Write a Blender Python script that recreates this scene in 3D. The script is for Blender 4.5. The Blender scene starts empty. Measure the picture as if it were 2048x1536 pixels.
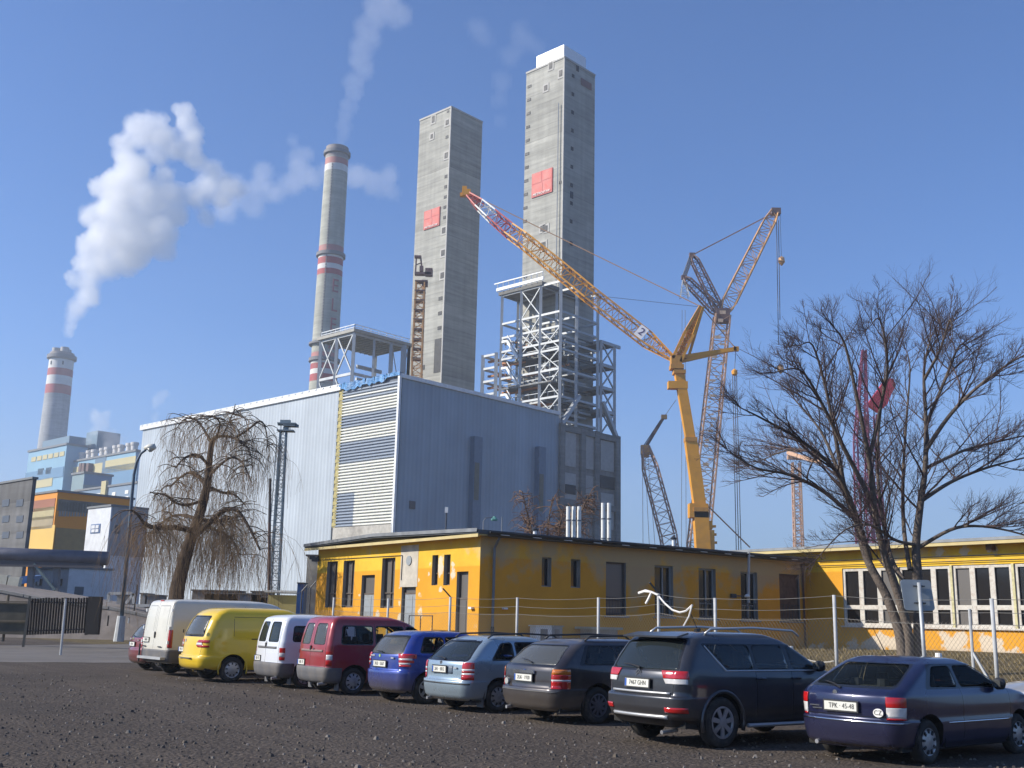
import bpy, bmesh, math, random
from math import sin, cos, tan, radians, degrees, atan2, hypot, pi, sqrt
from mathutils import Vector, Matrix
random.seed(7)
S = bpy.context.scene
COL = S.collection

# ---------------------------------------------------------------- camera
FPX, PITCH, ROLL, EYE = 2160.0, radians(12.5), radians(1.3), 1.7
FW = Vector((0, cos(PITCH), sin(PITCH)))
_u0 = Vector((0, -sin(PITCH), cos(PITCH)))
RT = cos(ROLL)*Vector((1, 0, 0)) + sin(ROLL)*_u0
UP = -sin(ROLL)*Vector((1, 0, 0)) + cos(ROLL)*_u0
CAM = Vector((0, 0, EYE))
cd = bpy.data.cameras.new('camera'); cam = bpy.data.objects.new('camera', cd); COL.objects.link(cam)
cd.sensor_width = 36; cd.lens = 36*FPX/2048; cd.clip_start = 0.1; cd.clip_end = 12000
cam.matrix_world = Matrix((( RT.x, UP.x, -FW.x, 0), (RT.y, UP.y, -FW.y, 0), (RT.z, UP.z, -FW.z, EYE), (0, 0, 0, 1)))
S.camera = cam

# ---------------------------------------------------------------- light
SUN_AZ, SUN_EL = 262.0, 31.0          # degrees, azimuth clockwise from +Y
w = bpy.data.worlds.new('World'); S.world = w; w.use_nodes = True
nt = w.node_tree; bg = nt.nodes['Background']
sky = nt.nodes.new('ShaderNodeTexSky'); sky.sky_type = 'NISHITA'; sky.sun_disc = False
sky.sun_elevation = radians(SUN_EL); sky.sun_rotation = radians(SUN_AZ)
sky.altitude = 300; sky.air_density = 1.0; sky.dust_density = 0.6; sky.ozone_density = 6.0
tc_ = nt.nodes.new('ShaderNodeTexCoord'); sx_ = nt.nodes.new('ShaderNodeSeparateXYZ'); nt.links.new(tc_.outputs['Generated'], sx_.inputs[0])
tint = nt.nodes.new('ShaderNodeMix'); tint.data_type = 'RGBA'; tint.blend_type = 'MULTIPLY'; tint.inputs[0].default_value = 1; nt.links.new(sky.outputs[0], tint.inputs[6]); tint.inputs[7].default_value = (0.69, 0.94, 1.22, 1)
hz_ = nt.nodes.new('ShaderNodeMapRange'); hz_.inputs[1].default_value = 0.0; hz_.inputs[2].default_value = 0.26; hz_.inputs[3].default_value = .62; hz_.inputs[4].default_value = 0.0; hz_.interpolation_type = 'SMOOTHSTEP'; nt.links.new(sx_.outputs[2], hz_.inputs[0])
hm_ = nt.nodes.new('ShaderNodeMix'); hm_.data_type = 'RGBA'; nt.links.new(hz_.outputs[0], hm_.inputs[0]); nt.links.new(tint.outputs[2], hm_.inputs[6]); hm_.inputs[7].default_value = (1.4, 2.2, 3.5, 1)   # hazy grey-blue low sky
nt.links.new(hm_.outputs[2], bg.inputs[0]); bg.inputs[1].default_value = 0.1
sl = bpy.data.lights.new('sun', 'SUN'); sl.energy = 5.0; sl.angle = radians(0.5); sl.color = (1.0, 0.93, 0.82)
so = bpy.data.objects.new('sun', sl); COL.objects.link(so)
sdir = Vector((sin(radians(SUN_AZ))*cos(radians(SUN_EL)), cos(radians(SUN_AZ))*cos(radians(SUN_EL)), sin(radians(SUN_EL))))
so.rotation_euler = sdir.to_track_quat('Z', 'Y').to_euler()
S.view_settings.view_transform = 'Standard'; S.view_settings.look = 'None'
S.view_settings.exposure = 0.45; S.view_settings.gamma = 1.0
S.cycles.max_bounces = 6; S.cycles.volume_bounces = 5; S.cycles.transparent_max_bounces = 16
S.cycles.volume_step_rate = 2.0

# ---------------------------------------------------------------- geometry helpers
def ray(px, py): return FW*FPX + RT*(px-1024) - UP*(py-768)
def gnd(px, py, z=0.0):
    d = ray(px, py); return CAM + d*((z-EYE)/d.z)
def atY(px, py, Y):
    d = ray(px, py); return CAM + d*(Y/d.y)
def A2(az): return Vector((sin(radians(az)), cos(radians(az)), 0))
def plane_hit(px, py, P0, u):
    """point of the vertical plane through P0 along u that lies at photo point px,py -> (t along u, z)"""
    n = Vector((-u.y, u.x, 0)); d = ray(px, py)
    k = n.dot(Vector((P0.x, P0.y, EYE))-CAM)/n.dot(d); p = CAM + d*k
    return (p.x-P0.x)*u.x+(p.y-P0.y)*u.y, p.z

# ---------------------------------------------------------------- objects
ORG = {}
def tag(o, label=None, cat=None, group=None, kind=None):
    if label: o['label'] = label
    if cat: o['category'] = cat
    if group: o['group'] = group
    if kind: o['kind'] = kind
    return o
def thing(name, label, cat, loc=(0, 0, 0), rz=0.0, group=None):
    o = bpy.data.objects.new(name, None); COL.objects.link(o); o.empty_display_size = 0.3
    o.location = loc; o.rotation_euler = (0, 0, rz); ORG[o.name] = Vector(loc)
    return tag(o, label, cat, group)
class MB:
    def __init__(s): s.v = []; s.f = []; s.m = []; s.cur = 0; s.g = []
    def add(s, vs, fs):
        b = len(s.v); s.g.append((b, len(s.f))); s.v += [tuple(v) for v in vs]
        for f in fs: s.f.append(tuple(i+b for i in f)); s.m.append(s.cur)
    def box(s, c, d, ax=None):
        """centre c, full size d, optional axes (x,y,z vectors)"""
        c = Vector(c); X, Y, Z = ax if ax else (Vector((1, 0, 0)), Vector((0, 1, 0)), Vector((0, 0, 1)))
        vs = [c+X*(i*d[0]/2)+Y*(j*d[1]/2)+Z*(k*d[2]/2) for i in (-1, 1) for j in (-1, 1) for k in (-1, 1)]
        s.add(vs, [(0, 1, 3, 2), (4, 6, 7, 5), (0, 4, 5, 1), (2, 3, 7, 6), (0, 2, 6, 4), (1, 5, 7, 3)])
    def bar(s, p, q, w, h=None, n=4, cap=True):
        p = Vector(p); q = Vector(q); d = q-p
        if d.length < 1e-6: return
        h = h or w; d.normalize()
        a = Vector((0, 0, 1)) if abs(d.z) < .95 else Vector((1, 0, 0))
        X = d.cross(a).normalized(); Y = X.cross(d).normalized()
        if n == 4: off = [X*(i*w/2)+Y*(j*h/2) for i, j in ((-1, -1), (1, -1), (1, 1), (-1, 1))]
        else: off = [X*(cos(2*pi*i/n)*w/2)+Y*(sin(2*pi*i/n)*h/2) for i in range(n)]
        k = len(off)
        fs = [(i, (i+1) % k, k+(i+1) % k, k+i) for i in range(k)]
        if cap: fs += [tuple(range(k))[::-1], tuple(range(k, 2*k))]
        s.add([p+o for o in off]+[q+o for o in off], fs)
    def tube(s, pts, rs, n=6, cap=True):
        """smooth tube along pts with radii rs"""
        if not hasattr(rs, '__len__'): rs = [rs]*len(pts)
        pts = [Vector(p) for p in pts]; vs = []; fs = []; X = None
        for i, p in enumerate(pts):
            d = (pts[min(i+1, len(pts)-1)]-pts[max(i-1, 0)])
            if d.length < 1e-9: d = Vector((0, 0, 1))
            d.normalize()
            if X is None:
                a = Vector((0, 0, 1)) if abs(d.z) < .9 else Vector((1, 0, 0)); X = d.cross(a).normalized()
            else:
                X = (X-d*X.dot(d)); X = X.normalized() if X.length > 1e-6 else d.orthogonal().normalized()
            Y = d.cross(X)
            vs += [p+X*(cos(2*pi*j/n)*rs[i])+Y*(sin(2*pi*j/n)*rs[i]) for j in range(n)]
        for i in range(len(pts)-1):
            for j in range(n): fs.append((i*n+j, i*n+(j+1) % n, (i+1)*n+(j+1) % n, (i+1)*n+j))
        if cap: fs += [tuple(range(n))[::-1], tuple(range((len(pts)-1)*n, len(pts)*n))]
        s.add(vs, fs)
    def lathe(s, c, prof, n=32, axis='z', mats=None):
        """prof: list of (r, h) along axis from c"""
        c = Vector(c); vs = []; s.g.append((len(s.v), len(s.f)))
        for r, h in prof:
            for j in range(n):
                a = 2*pi*j/n
                vs.append(c+(Vector((r*cos(a), r*sin(a), h)) if axis == 'z' else Vector((r*cos(a), h, r*sin(a)))))
        b = len(s.v); s.v += [tuple(v) for v in vs]
        for i in range(len(prof)-1):
            for j in range(n):
                s.f.append((b+i*n+j, b+i*n+(j+1) % n, b+(i+1)*n+(j+1) % n, b+(i+1)*n+j)); s.m.append(mats[i] if mats else s.cur)
    def prism(s, poly, ext):
        """poly: list of 3D points, extruded by vector ext"""
        poly = [Vector(p) for p in poly]; ext = Vector(ext); k = len(poly)
        s.add(poly+[p+ext for p in poly], [tuple(range(k))[::-1], tuple(range(k, 2*k))]+[(i, (i+1) % k, k+(i+1) % k, k+i) for i in range(k)])
    def split(s, name, mat, parent, **k):
        """every added solid becomes a part of its own"""
        out = []; g = s.g+[(len(s.v), len(s.f))]
        for i in range(len(s.g)):
            o = MB(); (v0, f0), (v1, f1) = g[i], g[i+1]
            o.v = s.v[v0:v1]; o.f = [tuple(j-v0 for j in f) for f in s.f[f0:f1]]; o.m = s.m[f0:f1]
            out.append(o.build(name, mat, parent, **k))
        return out
    def build(s, name, mat, parent=None, smooth=False, local=False, bevel=0):
        me = bpy.data.meshes.new(name); off = Vector((0, 0, 0))
        if parent is not None and not local:
            r = parent
            while r.parent: r = r.parent
            off = ORG.get(r.name, Vector((0, 0, 0)))
        me.from_pydata([(v[0]-off.x, v[1]-off.y, v[2]-off.z) for v in s.v], [], s.f); me.validate()
        for m in (mat if isinstance(mat, (list, tuple)) else [mat]): me.materials.append(m)
        if len(me.polygons) == len(s.m): me.polygons.foreach_set('material_index', s.m)
        if smooth: me.polygons.foreach_set('use_smooth', [True]*len(me.polygons))
        bm = bmesh.new(); bm.from_mesh(me); bmesh.ops.recalc_face_normals(bm, faces=bm.faces)
        if bevel: bmesh.ops.bevel(bm, geom=list(bm.edges), offset=bevel, segments=1, affect='EDGES')
        bm.to_mesh(me); bm.free()
        o = bpy.data.objects.new(name, me); COL.objects.link(o)
        if parent is not None: o.parent = parent
        return o
def text(name, body, size, loc, X, Y, mat, parent, extrude=.002, align='CENTER', xs=1.0):
    """lettering standing on the plane spanned by X (reading direction) and Y (up), converted to a mesh"""
    cu = bpy.data.curves.new(name, 'FONT'); cu.body = body; cu.size = size; cu.align_x = align; cu.align_y = 'CENTER'; cu.extrude = extrude
    cu.space_character = 1.05
    t = bpy.data.objects.new('tmp', cu); COL.objects.link(t); dg = bpy.context.evaluated_depsgraph_get()
    me = bpy.data.meshes.new_from_object(t.evaluated_get(dg)); bpy.data.objects.remove(t)
    X = Vector(X).normalized(); Y = Vector(Y).normalized(); Z = X.cross(Y)
    M = Matrix(((X.x*xs, Y.x, Z.x, loc[0]), (X.y*xs, Y.y, Z.y, loc[1]), (X.z*xs, Y.z, Z.z, loc[2]), (0, 0, 0, 1)))
    me.transform(M); me.materials.clear(); me.materials.append(mat)
    o = bpy.data.objects.new(name, me); COL.objects.link(o); o.parent = parent
    return o

# ---------------------------------------------------------------- materials
MATS = {}
def M(name, col, rough=.6, metal=0., var=.12, scale=1.5, bump=0., bscale=40., coat=0., spec=.5, alpha=1., dirt=None, dscale=.6, damt=.5):
    """procedural principled: colour modulated by two noises, optional dirt colour and bump"""
    if name in MATS: return MATS[name]
    m = bpy.data.materials.new(name); m.use_nodes = True; n = m.node_tree.nodes; l = m.node_tree.links
    b = n['Principled BSDF']; tc = n.new('ShaderNodeTexCoord')
    nz = n.new('ShaderNodeTexNoise'); nz.inputs['Scale'].default_value = scale; nz.inputs['Detail'].default_value = 6
    l.new(tc.outputs['Object'], nz.inputs['Vector'])
    mr = n.new('ShaderNodeMapRange'); mr.inputs[1].default_value = .3; mr.inputs[2].default_value = .7
    mr.inputs[3].default_value = 1-var; mr.inputs[4].default_value = 1+var; l.new(nz.outputs[0], mr.inputs[0])
    mx = n.new('ShaderNodeVectorMath'); mx.operation = 'SCALE'; mx.inputs[0].default_value = col[:3]; l.new(mr.outputs[0], mx.inputs['Scale'])
    out = mx.outputs[0]
    if dirt:
        n2 = n.new('ShaderNodeTexNoise'); n2.inputs['Scale'].default_value = dscale; n2.inputs['Detail'].default_value = 8; n2.inputs['Roughness'].default_value = .65
        l.new(tc.outputs['Object'], n2.inputs['Vector'])
        r2 = n.new('ShaderNodeMapRange'); r2.inputs[1].default_value = .48; r2.inputs[2].default_value = .66; r2.inputs[4].default_value = damt
        l.new(n2.outputs[0], r2.inputs[0]); mm = n.new('ShaderNodeMix'); mm.data_type = 'RGBA'
        l.new(r2.outputs[0], mm.inputs[0]); l.new(out, mm.inputs[6]); mm.inputs[7].default_value = (*dirt, 1); out = mm.outputs[2]
    l.new(out, b.inputs['Base Color'])
    rr = n.new('ShaderNodeMapRange'); rr.inputs[1].default_value = .3; rr.inputs[2].default_value = .7
    rr.inputs[3].default_value = max(.02, rough-.06); rr.inputs[4].default_value = min(1, rough+.08); l.new(nz.outputs[0], rr.inputs[0]); l.new(rr.outputs[0], b.inputs['Roughness'])
    b.inputs['Metallic'].default_value = metal; b.inputs['Specular IOR Level'].default_value = spec
    b.inputs['Coat Weight'].default_value = coat; b.inputs['Coat Roughness'].default_value = .06
    if bump:
        n3 = n.new('ShaderNodeTexNoise'); n3.inputs['Scale'].default_value = bscale; n3.inputs['Detail'].default_value = 4
        l.new(tc.outputs['Object'], n3.inputs['Vector']); bp = n.new('ShaderNodeBump'); bp.inputs['Strength'].default_value = bump
        bp.inputs['Distance'].default_value = .5/bscale*2; l.new(n3.outputs[0], bp.inputs['Height']); l.new(bp.outputs[0], b.inputs['Normal'])
    MATS[name] = m; return m
def glassmat(name, col=(.02, .03, .035), rough=.03, trans=.0, alpha=1.0):
    if name in MATS: return MATS[name]
    m = bpy.data.materials.new(name); m.use_nodes = True; n = m.node_tree.nodes; l = m.node_tree.links
    b = n['Principled BSDF']; b.inputs['Base Color'].default_value = (*col, 1); b.inputs['Roughness'].default_value = rough
    b.inputs['Specular IOR Level'].default_value = .6
    if alpha < 1:
        tr = n.new('ShaderNodeBsdfTransparent'); tr.inputs[0].default_value = (.74, .80, .78, 1)
        lw = n.new('ShaderNodeFresnel'); lw.inputs[0].default_value = 1.5
        ad = n.new('ShaderNodeMath'); ad.operation = 'ADD'; ad.inputs[1].default_value = alpha; ad.use_clamp = True
        mx = n.new('ShaderNodeMixShader'); l.new(lw.outputs[0], ad.inputs[0]); l.new(ad.outputs[0], mx.inputs[0])
        l.new(tr.outputs[0], mx.inputs[1]); l.new(b.outputs[0], mx.inputs[2]); l.new(mx.outputs[0], n['Material Output'].inputs[0])
    MATS[name] = m; return m
# ---------------------------------------------------------------- ground
def smooth(a, b, x):
    t = max(0., min(1., (x-a)/(b-a))); return t*t*(3-2*t)
def gh(x, y):
    """ground height: flat lot, grass bank rising behind the chain-link fence"""
    q = .8*x+.6*y; p = -.6*x+.8*y
    h = .45*smooth(19.5, 22.5, q)+.45*smooth(23, 38, q)
    h *= 1-smooth(30, 42, p)
    h *= 1-smooth(90, 140, hypot(x, y))
    return h
def ground_mat():
    m = bpy.data.materials.new('gravel_lot'); m.use_nodes = True; n = m.node_tree.nodes; l = m.node_tree.links; b = n['Principled BSDF']
    g = n.new('ShaderNodeNewGeometry'); P = g.outputs['Position']
    def noise(sc, det=6, ro=.6):
        t = n.new('ShaderNodeTexNoise'); t.inputs['Scale'].default_value = sc; t.inputs['Detail'].default_value = det; t.inputs['Roughness'].default_value = ro
        l.new(P, t.inputs['Vector']); return t.outputs[0]
    def mrange(v, a, b_, c, d):
        t = n.new('ShaderNodeMapRange'); 
        for i, x in enumerate((a, b_, c, d)): t.inputs[i+1].default_value = x
        l.new(v, t.inputs[0]); return t.outputs[0]
    def mix(f, a, b_):
        t = n.new('ShaderNodeMix'); t.data_type = 'RGBA'
        l.new(f, t.inputs[0])
        for i, x in ((6, a), (7, b_)):
            if isinstance(x, tuple): t.inputs[i].default_value = (*x, 1)
            else: l.new(x, t.inputs[i])
        return t.outputs[2]
    vo = n.new('ShaderNodeTexVoronoi'); vo.inputs['Scale'].default_value = 16; l.new(P, vo.inputs['Vector'])
    vo2 = n.new('ShaderNodeTexVoronoi'); vo2.inputs['Scale'].default_value = 34; l.new(P, vo2.inputs['Vector'])
    stone = n.new('ShaderNodeSeparateColor'); l.new(vo.outputs['Color'], stone.inputs[0])
    stone2 = n.new('ShaderNodeSeparateColor'); l.new(vo2.outputs['Color'], stone2.inputs[0])
    c = mix(mrange(stone.outputs[0], .35, .95, 0, 1), (.056, .044, .036), (.125, .10, .08))
    c2 = mix(mrange(stone2.outputs[1], .5, .95, 0, 1), (.050, .040, .032), (.130, .106, .086))
    c = mix(mrange(noise(1.3), .4, .6, 0, 1), c, c2)
    c = mix(mrange(noise(.22, 4), .42, .62, 0, .7), c, (.062, .049, .040))
    c = mix(mrange(noise(5, 5), .62, .72, 0, .6), c, (.13, .11, .09))
    # compacted wheel lanes running along the row of cars
    mp = n.new('ShaderNodeMapping'); mp.inputs['Rotation'].default_value = (0, 0, radians(53.5)); l.new(P, mp.inputs[0])
    ms = n.new('ShaderNodeMapping'); ms.inputs['Scale'].default_value = (.05, .55, 1); l.new(mp.outputs[0], ms.inputs[0])
    nl_ = n.new('ShaderNodeTexNoise'); nl_.inputs['Scale'].default_value = 1.4; nl_.inputs['Detail'].default_value = 5; nl_.inputs['Distortion'].default_value = .5; l.new(ms.outputs[0], nl_.inputs['Vector'])
    c = mix(mrange(nl_.outputs[0], .50, .62, 0, .6), c, (.10, .08, .063)); c = mix(mrange(noise(.12, 3), .55, .62, 0, .5), c, (.045, .037, .032))
    # dry grass and bare earth beyond the lot
    dp = n.new('ShaderNodeVectorMath'); dp.operation = 'DOT_PRODUCT'; dp.inputs[1].default_value = (.8, .6, 0); l.new(P, dp.inputs[0])
    ad = n.new('ShaderNodeMath'); ad.operation = 'ADD'; l.new(dp.outputs['Value'], ad.inputs[0]); l.new(mrange(noise(.8), 0, 1, -2, 2), ad.inputs[1])
    grass = mix(mrange(noise(1.6, 8), .4, .62, 0, 1), (.10, .075, .035), (.185, .14, .065))
    grass = mix(mrange(noise(9, 5), .45, .6, 0, .7), grass, (.06, .045, .022))
    c = mix(mrange(ad.outputs[0], 18.6, 20.2, 0, 1), c, grass)
    l.new(c, b.inputs['Base Color']); b.inputs['Roughness'].default_value = .95; b.inputs['Specular IOR Level'].default_value = .2
    h = n.new('ShaderNodeMath'); h.operation = 'MULTIPLY_ADD'; h.inputs[1].default_value = -1.0; l.new(vo.outputs['Distance'], h.inputs[0]); l.new(noise(30, 4), h.inputs[2])
    bp = n.new('ShaderNodeBump'); bp.inputs['Strength'].default_value = .9; bp.inputs['Distance'].default_value = .03; l.new(h.outputs[0], bp.inputs['Height']); l.new(bp.outputs[0], b.inputs['Normal'])
    return m
def axis_coords(lo, hi, near_lo, near_hi, step):
    c = []; x = near_lo
    while x <= near_hi: c.append(x); x += step
    s = step; x = near_hi
    while x < hi: s *= 1.35; x += s; c.append(min(x, hi))
    s = step; x = near_lo
    while x > lo: s *= 1.35; x -= s; c.insert(0, max(x, lo))
    return c
xs = axis_coords(-6000, 6000, -60, 60, 1.0); ys = axis_coords(-3000, 9000, -8, 110, 1.0)
g = MB(); nx = len(xs)
g.v = [(x, y, gh(x, y)) for y in ys for x in xs]
for j in range(len(ys)-1):
    for i in range(nx-1): g.f.append((j*nx+i, j*nx+i+1, (j+1)*nx+i+1, (j+1)*nx+i)); g.m.append(0)
tag(g.build('ground', ground_mat(), smooth=True), kind='structure')
# worn asphalt path running past the left end of the lot
m_path = M('old_asphalt', (.125, .112, .10), .9, var=.25, scale=.7, bump=.3, bscale=25, dirt=(.07, .06, .05), dscale=.35)
p = MB()
a, b2, c, d = gnd(-260, 1322), gnd(300, 1326), gnd(300, 1288), gnd(-260, 1293)
K = 14; vs = []
for i in range(K+1):
    t = i/K
    for q in range(3):
        s_ = q/2; u_ = a.lerp(b2, t).lerp(d.lerp(c, t), s_); vs.append((u_.x, u_.y+random.uniform(-.25, .25)*(q != 1), .004))
p.add(vs, [(i*3+q, (i+1)*3+q, (i+1)*3+q+1, i*3+q+1) for i in range(K) for q in range(2)])
tag(p.build('path', m_path), kind='structure')
# loose stones on the lot
st = MB(); rnd = random.Random(3)
for k in range(7000):
    Y = 6+26*rnd.random()**1.6; X = (rnd.random()*1.1-.55)*Y*1.0
    if .8*X+.6*Y > 15: continue
    r = rnd.uniform(.010, .030)*(1 if rnd.random() < .95 else 1.7); a0 = rnd.random()*6.3
    c_ = Vector((X, Y, r*.25)); st.cur = rnd.choice((0, 0, 1, 2))
    pts = [c_+Vector((cos(a0+i*pi/2.5)*r*rnd.uniform(.7, 1.2), sin(a0+i*pi/2.5)*r*rnd.uniform(.7, 1.2), -r*.25)) for i in range(5)]
    top = [c_+(q-c_)*.55+Vector((0, 0, r*rnd.uniform(.6, .9))) for q in pts]
    st.add(pts+top, [(5, 6, 7, 8, 9)]+[(i, (i+1) % 5, 5+(i+1) % 5, 5+i) for i in range(5)])
tag(st.build('gravel', [M('stone_dark', (.062, .052, .046), .9, var=.3, scale=20), M('stone_brown', (.10, .08, .06), .9, var=.3, scale=20), M('stone_light', (.17, .15, .13), .9, var=.3, scale=20)]), kind='stuff')
# dry grass tufts on the bank
gr = MB()
for k in range(9000):
    q = rnd.uniform(19.6, 40); p_ = rnd.uniform(-16, 30)
    X = .8*q-.6*p_; Y = .6*q+.8*p_
    if Y < 10 or X > .62*Y: continue
    z = gh(X, Y); h = rnd.uniform(.05, .16)*(1.6 if rnd.random() < .1 else 1); gr.cur = rnd.choice((0, 0, 1))
    for i in range(3):
        a0 = rnd.random()*6.3; dx, dy = cos(a0), sin(a0); w_ = .012
        b0 = Vector((X+dx*.03, Y+dy*.03, z-.01)); tp = Vector((X+dx*h*.9, Y+dy*h*.9, z+h))
        gr.add([b0+Vector((-dy*w_, dx*w_, 0)), b0-Vector((-dy*w_, dx*w_, 0)), tp], [(0, 1, 2)])
tag(gr.build('dry_grass', [M('straw', (.24, .18, .08), .9, var=.3, scale=3), M('straw_dark', (.13, .10, .045), .9, var=.3, scale=3)]), kind='stuff')
# ---------------------------------------------------------------- the power station (all its blocks share two axes)
UA, UB = A2(42.85), A2(-47.15)           # right-hand faces run along UA, left-hand faces along UB
ZZ = Vector((0, 0, 1))
def corner_at(px, py, D):
    d = ray(px, py); h = hypot(d.x, d.y); return Vector((d.x/h*D, d.y/h*D, 0)), EYE+d.z/h*D
HC, HZ = corner_at(800, 752, 190.0)      # near corner of the great hall
def AB(a, b, z=0.): return HC+UA*a+UB*b+ZZ*z
def onA(px, py, b=0.): return plane_hit(px, py, AB(0, b), UA)     # (a, z) on the face b = const
def onB(px, py, a=0.): return plane_hit(px, py, AB(a, 0), UB)     # (b, z) on the face a = const
AX = (UA, UB, ZZ)
def stripes(name, base, rib, period, along, rough=.45, metal=.0, width=.5, depth=.25, dirt=None):
    """ribbed metal sheet: ribs across the world direction `along`"""
    if name in MATS: return MATS[name]
    m = bpy.data.materials.new(name); m.use_nodes = True; n = m.node_tree.nodes; l = m.node_tree.links; b = n['Principled BSDF']
    g = n.new('ShaderNodeNewGeometry'); dp = n.new('ShaderNodeVectorMath'); dp.operation = 'DOT_PRODUCT'; dp.inputs[1].default_value = tuple(along); l.new(g.outputs['Position'], dp.inputs[0])
    mu = n.new('ShaderNodeMath'); mu.operation = 'MULTIPLY'; mu.inputs[1].default_value = 1/period; l.new(dp.outputs['Value'], mu.inputs[0])
    fr = n.new('ShaderNodeMath'); fr.operation = 'FRACT'; l.new(mu.outputs[0], fr.inputs[0])
    st = n.new('ShaderNodeMapRange'); st.interpolation_type = 'SMOOTHSTEP'; st.inputs[1].default_value = width-.12; st.inputs[2].default_value = width+.12; l.new(fr.outputs[0], st.inputs[0])
    fl = n.new('ShaderNodeMath'); fl.operation = 'FLOOR'; l.new(mu.outputs[0], fl.inputs[0]); wn = n.new('ShaderNodeTexWhiteNoise'); wn.noise_dimensions = '1D'; l.new(fl.outputs[0], wn.inputs['W'])
    nz = n.new('ShaderNodeTexNoise'); nz.inputs['Scale'].default_value = .12; nz.inputs['Detail'].default_value = 8; l.new(g.outputs['Position'], nz.inputs['Vector'])
    mx = n.new('ShaderNodeMix'); mx.data_type = 'RGBA'; l.new(st.outputs[0], mx.inputs[0]); mx.inputs[6].default_value = (*base, 1); mx.inputs[7].default_value = (*rib, 1)
    v1 = n.new('ShaderNodeMapRange'); v1.inputs[3].default_value = .94; v1.inputs[4].default_value = 1.06; l.new(wn.outputs[0], v1.inputs[0])
    v2 = n.new('ShaderNodeMapRange'); v2.inputs[1].default_value = .3; v2.inputs[2].default_value = .7; v2.inputs[3].default_value = .88; v2.inputs[4].default_value = 1.1; l.new(nz.outputs[0], v2.inputs[0])
    mm = n.new('ShaderNodeMath'); mm.operation = 'MULTIPLY'; l.new(v1.outputs[0], mm.inputs[0]); l.new(v2.outputs[0], mm.inputs[1])
    sc = n.new('ShaderNodeVectorMath'); sc.operation = 'SCALE'; l.new(mx.outputs[2], sc.inputs[0]); l.new(mm.outputs[0], sc.inputs['Scale']); l.new(sc.outputs[0], b.inputs['Base Color'])
    b.inputs['Roughness'].default_value = rough; b.inputs['Metallic'].default_value = metal
    bp = n.new('ShaderNodeBump'); bp.inputs['Strength'].default_value = depth; bp.inputs['Distance'].default_value = .15; l.new(st.outputs[0], bp.inputs['Height']); l.new(bp.outputs[0], b.inputs['Normal'])
    MATS[name] = m; return m
def concrete(name, col, lift=3.0, seams=.25, streak=.5):
    """board-marked concrete cast in lifts: each lift and panel its own grey, fine joints and rain streaks"""
    if name in MATS: return MATS[name]
    m = bpy.data.materials.new(name); m.use_nodes = True; n = m.node_tree.nodes; l = m.node_tree.links; b = n['Principled BSDF']
    g = n.new('ShaderNodeNewGeometry'); sp = n.new('ShaderNodeSeparateXYZ'); l.new(g.outputs['Position'], sp.inputs[0])
    def math(op, a, b_=None):
        t = n.new('ShaderNodeMath'); t.operation = op
        for i, x in enumerate((a, b_)):
            if x is None: continue
            if isinstance(x, (int, float)): t.inputs[i].default_value = x
            else: l.new(x, t.inputs[i])
        return t.outputs[0]
    def mr(v, a, b_, c, d):
        t = n.new('ShaderNodeMapRange')
        for i, x in enumerate((a, b_, c, d)): t.inputs[i+1].default_value = x
        l.new(v, t.inputs[0]); return t.outputs[0]
    nzw = n.new('ShaderNodeTexNoise'); nzw.inputs['Scale'].default_value = .15; l.new(g.outputs['Position'], nzw.inputs['Vector'])
    zl = math('DIVIDE', math('ADD', sp.outputs[2], mr(nzw.outputs[0], 0, 1, -.25, .25)), lift); fl = math('FLOOR', zl); fr = math('FRACT', zl)
    wn = n.new('ShaderNodeTexWhiteNoise'); wn.noise_dimensions = '1D'; l.new(fl, wn.inputs['W'])
    wn2 = n.new('ShaderNodeTexWhiteNoise'); wn2.noise_dimensions = '1D'; l.new(math('FLOOR', math('MULTIPLY', zl, 3.0)), wn2.inputs['W'])
    seam = mr(fr, 0, .09, 1-seams, 1)
    mp = n.new('ShaderNodeMapping'); mp.inputs['Scale'].default_value = (1.1, 1.1, .035); l.new(g.outputs['Position'], mp.inputs[0])
    ns = n.new('ShaderNodeTexNoise'); ns.inputs['Scale'].default_value = .8; ns.inputs['Detail'].default_value = 6; l.new(mp.outputs[0], ns.inputs['Vector'])
    nb = n.new('ShaderNodeTexNoise'); nb.inputs['Scale'].default_value = .25; nb.inputs['Detail'].default_value = 9; nb.inputs['Roughness'].default_value = .65; l.new(g.outputs['Position'], nb.inputs['Vector'])
    mp2 = n.new('ShaderNodeMapping'); mp2.inputs['Scale'].default_value = (.12, .12, 1.6); l.new(g.outputs['Position'], mp2.inputs[0])
    nh = n.new('ShaderNodeTexNoise'); nh.inputs['Scale'].default_value = 1.; nh.inputs['Detail'].default_value = 5; l.new(mp2.outputs[0], nh.inputs['Vector'])
    v = math('MULTIPLY', mr(wn.outputs[0], 0, 1, .90, 1.08), mr(wn2.outputs[0], 0, 1, .95, 1.05)); v = math('MULTIPLY', v, seam)
    v = math('MULTIPLY', v, mr(ns.outputs[0], .35, .7, 1+.08*streak, 1-.22*streak)); v = math('MULTIPLY', v, mr(nb.outputs[0], .3, .7, .86, 1.12)); v = math('MULTIPLY', v, mr(nh.outputs[0], .35, .65, .88, 1.1))
    sc = n.new('ShaderNodeVectorMath'); sc.operation = 'SCALE'; sc.inputs[0].default_value = col; l.new(v, sc.inputs['Scale']); l.new(sc.outputs[0], b.inputs['Base Color'])
    b.inputs['Roughness'].default_value = .9; b.inputs['Specular IOR Level'].default_value = .25
    MATS[name] = m; return m
m_conc = concrete('cast_concrete', (.37, .365, .325)); m_block = concrete('block_concrete', (.30, .29, .265), 4.5, .15, .8)
m_sheet = stripes('pale_ribbed_sheet', (.44, .49, .53), (.385, .43, .47), 1.0, UB, .4)
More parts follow.
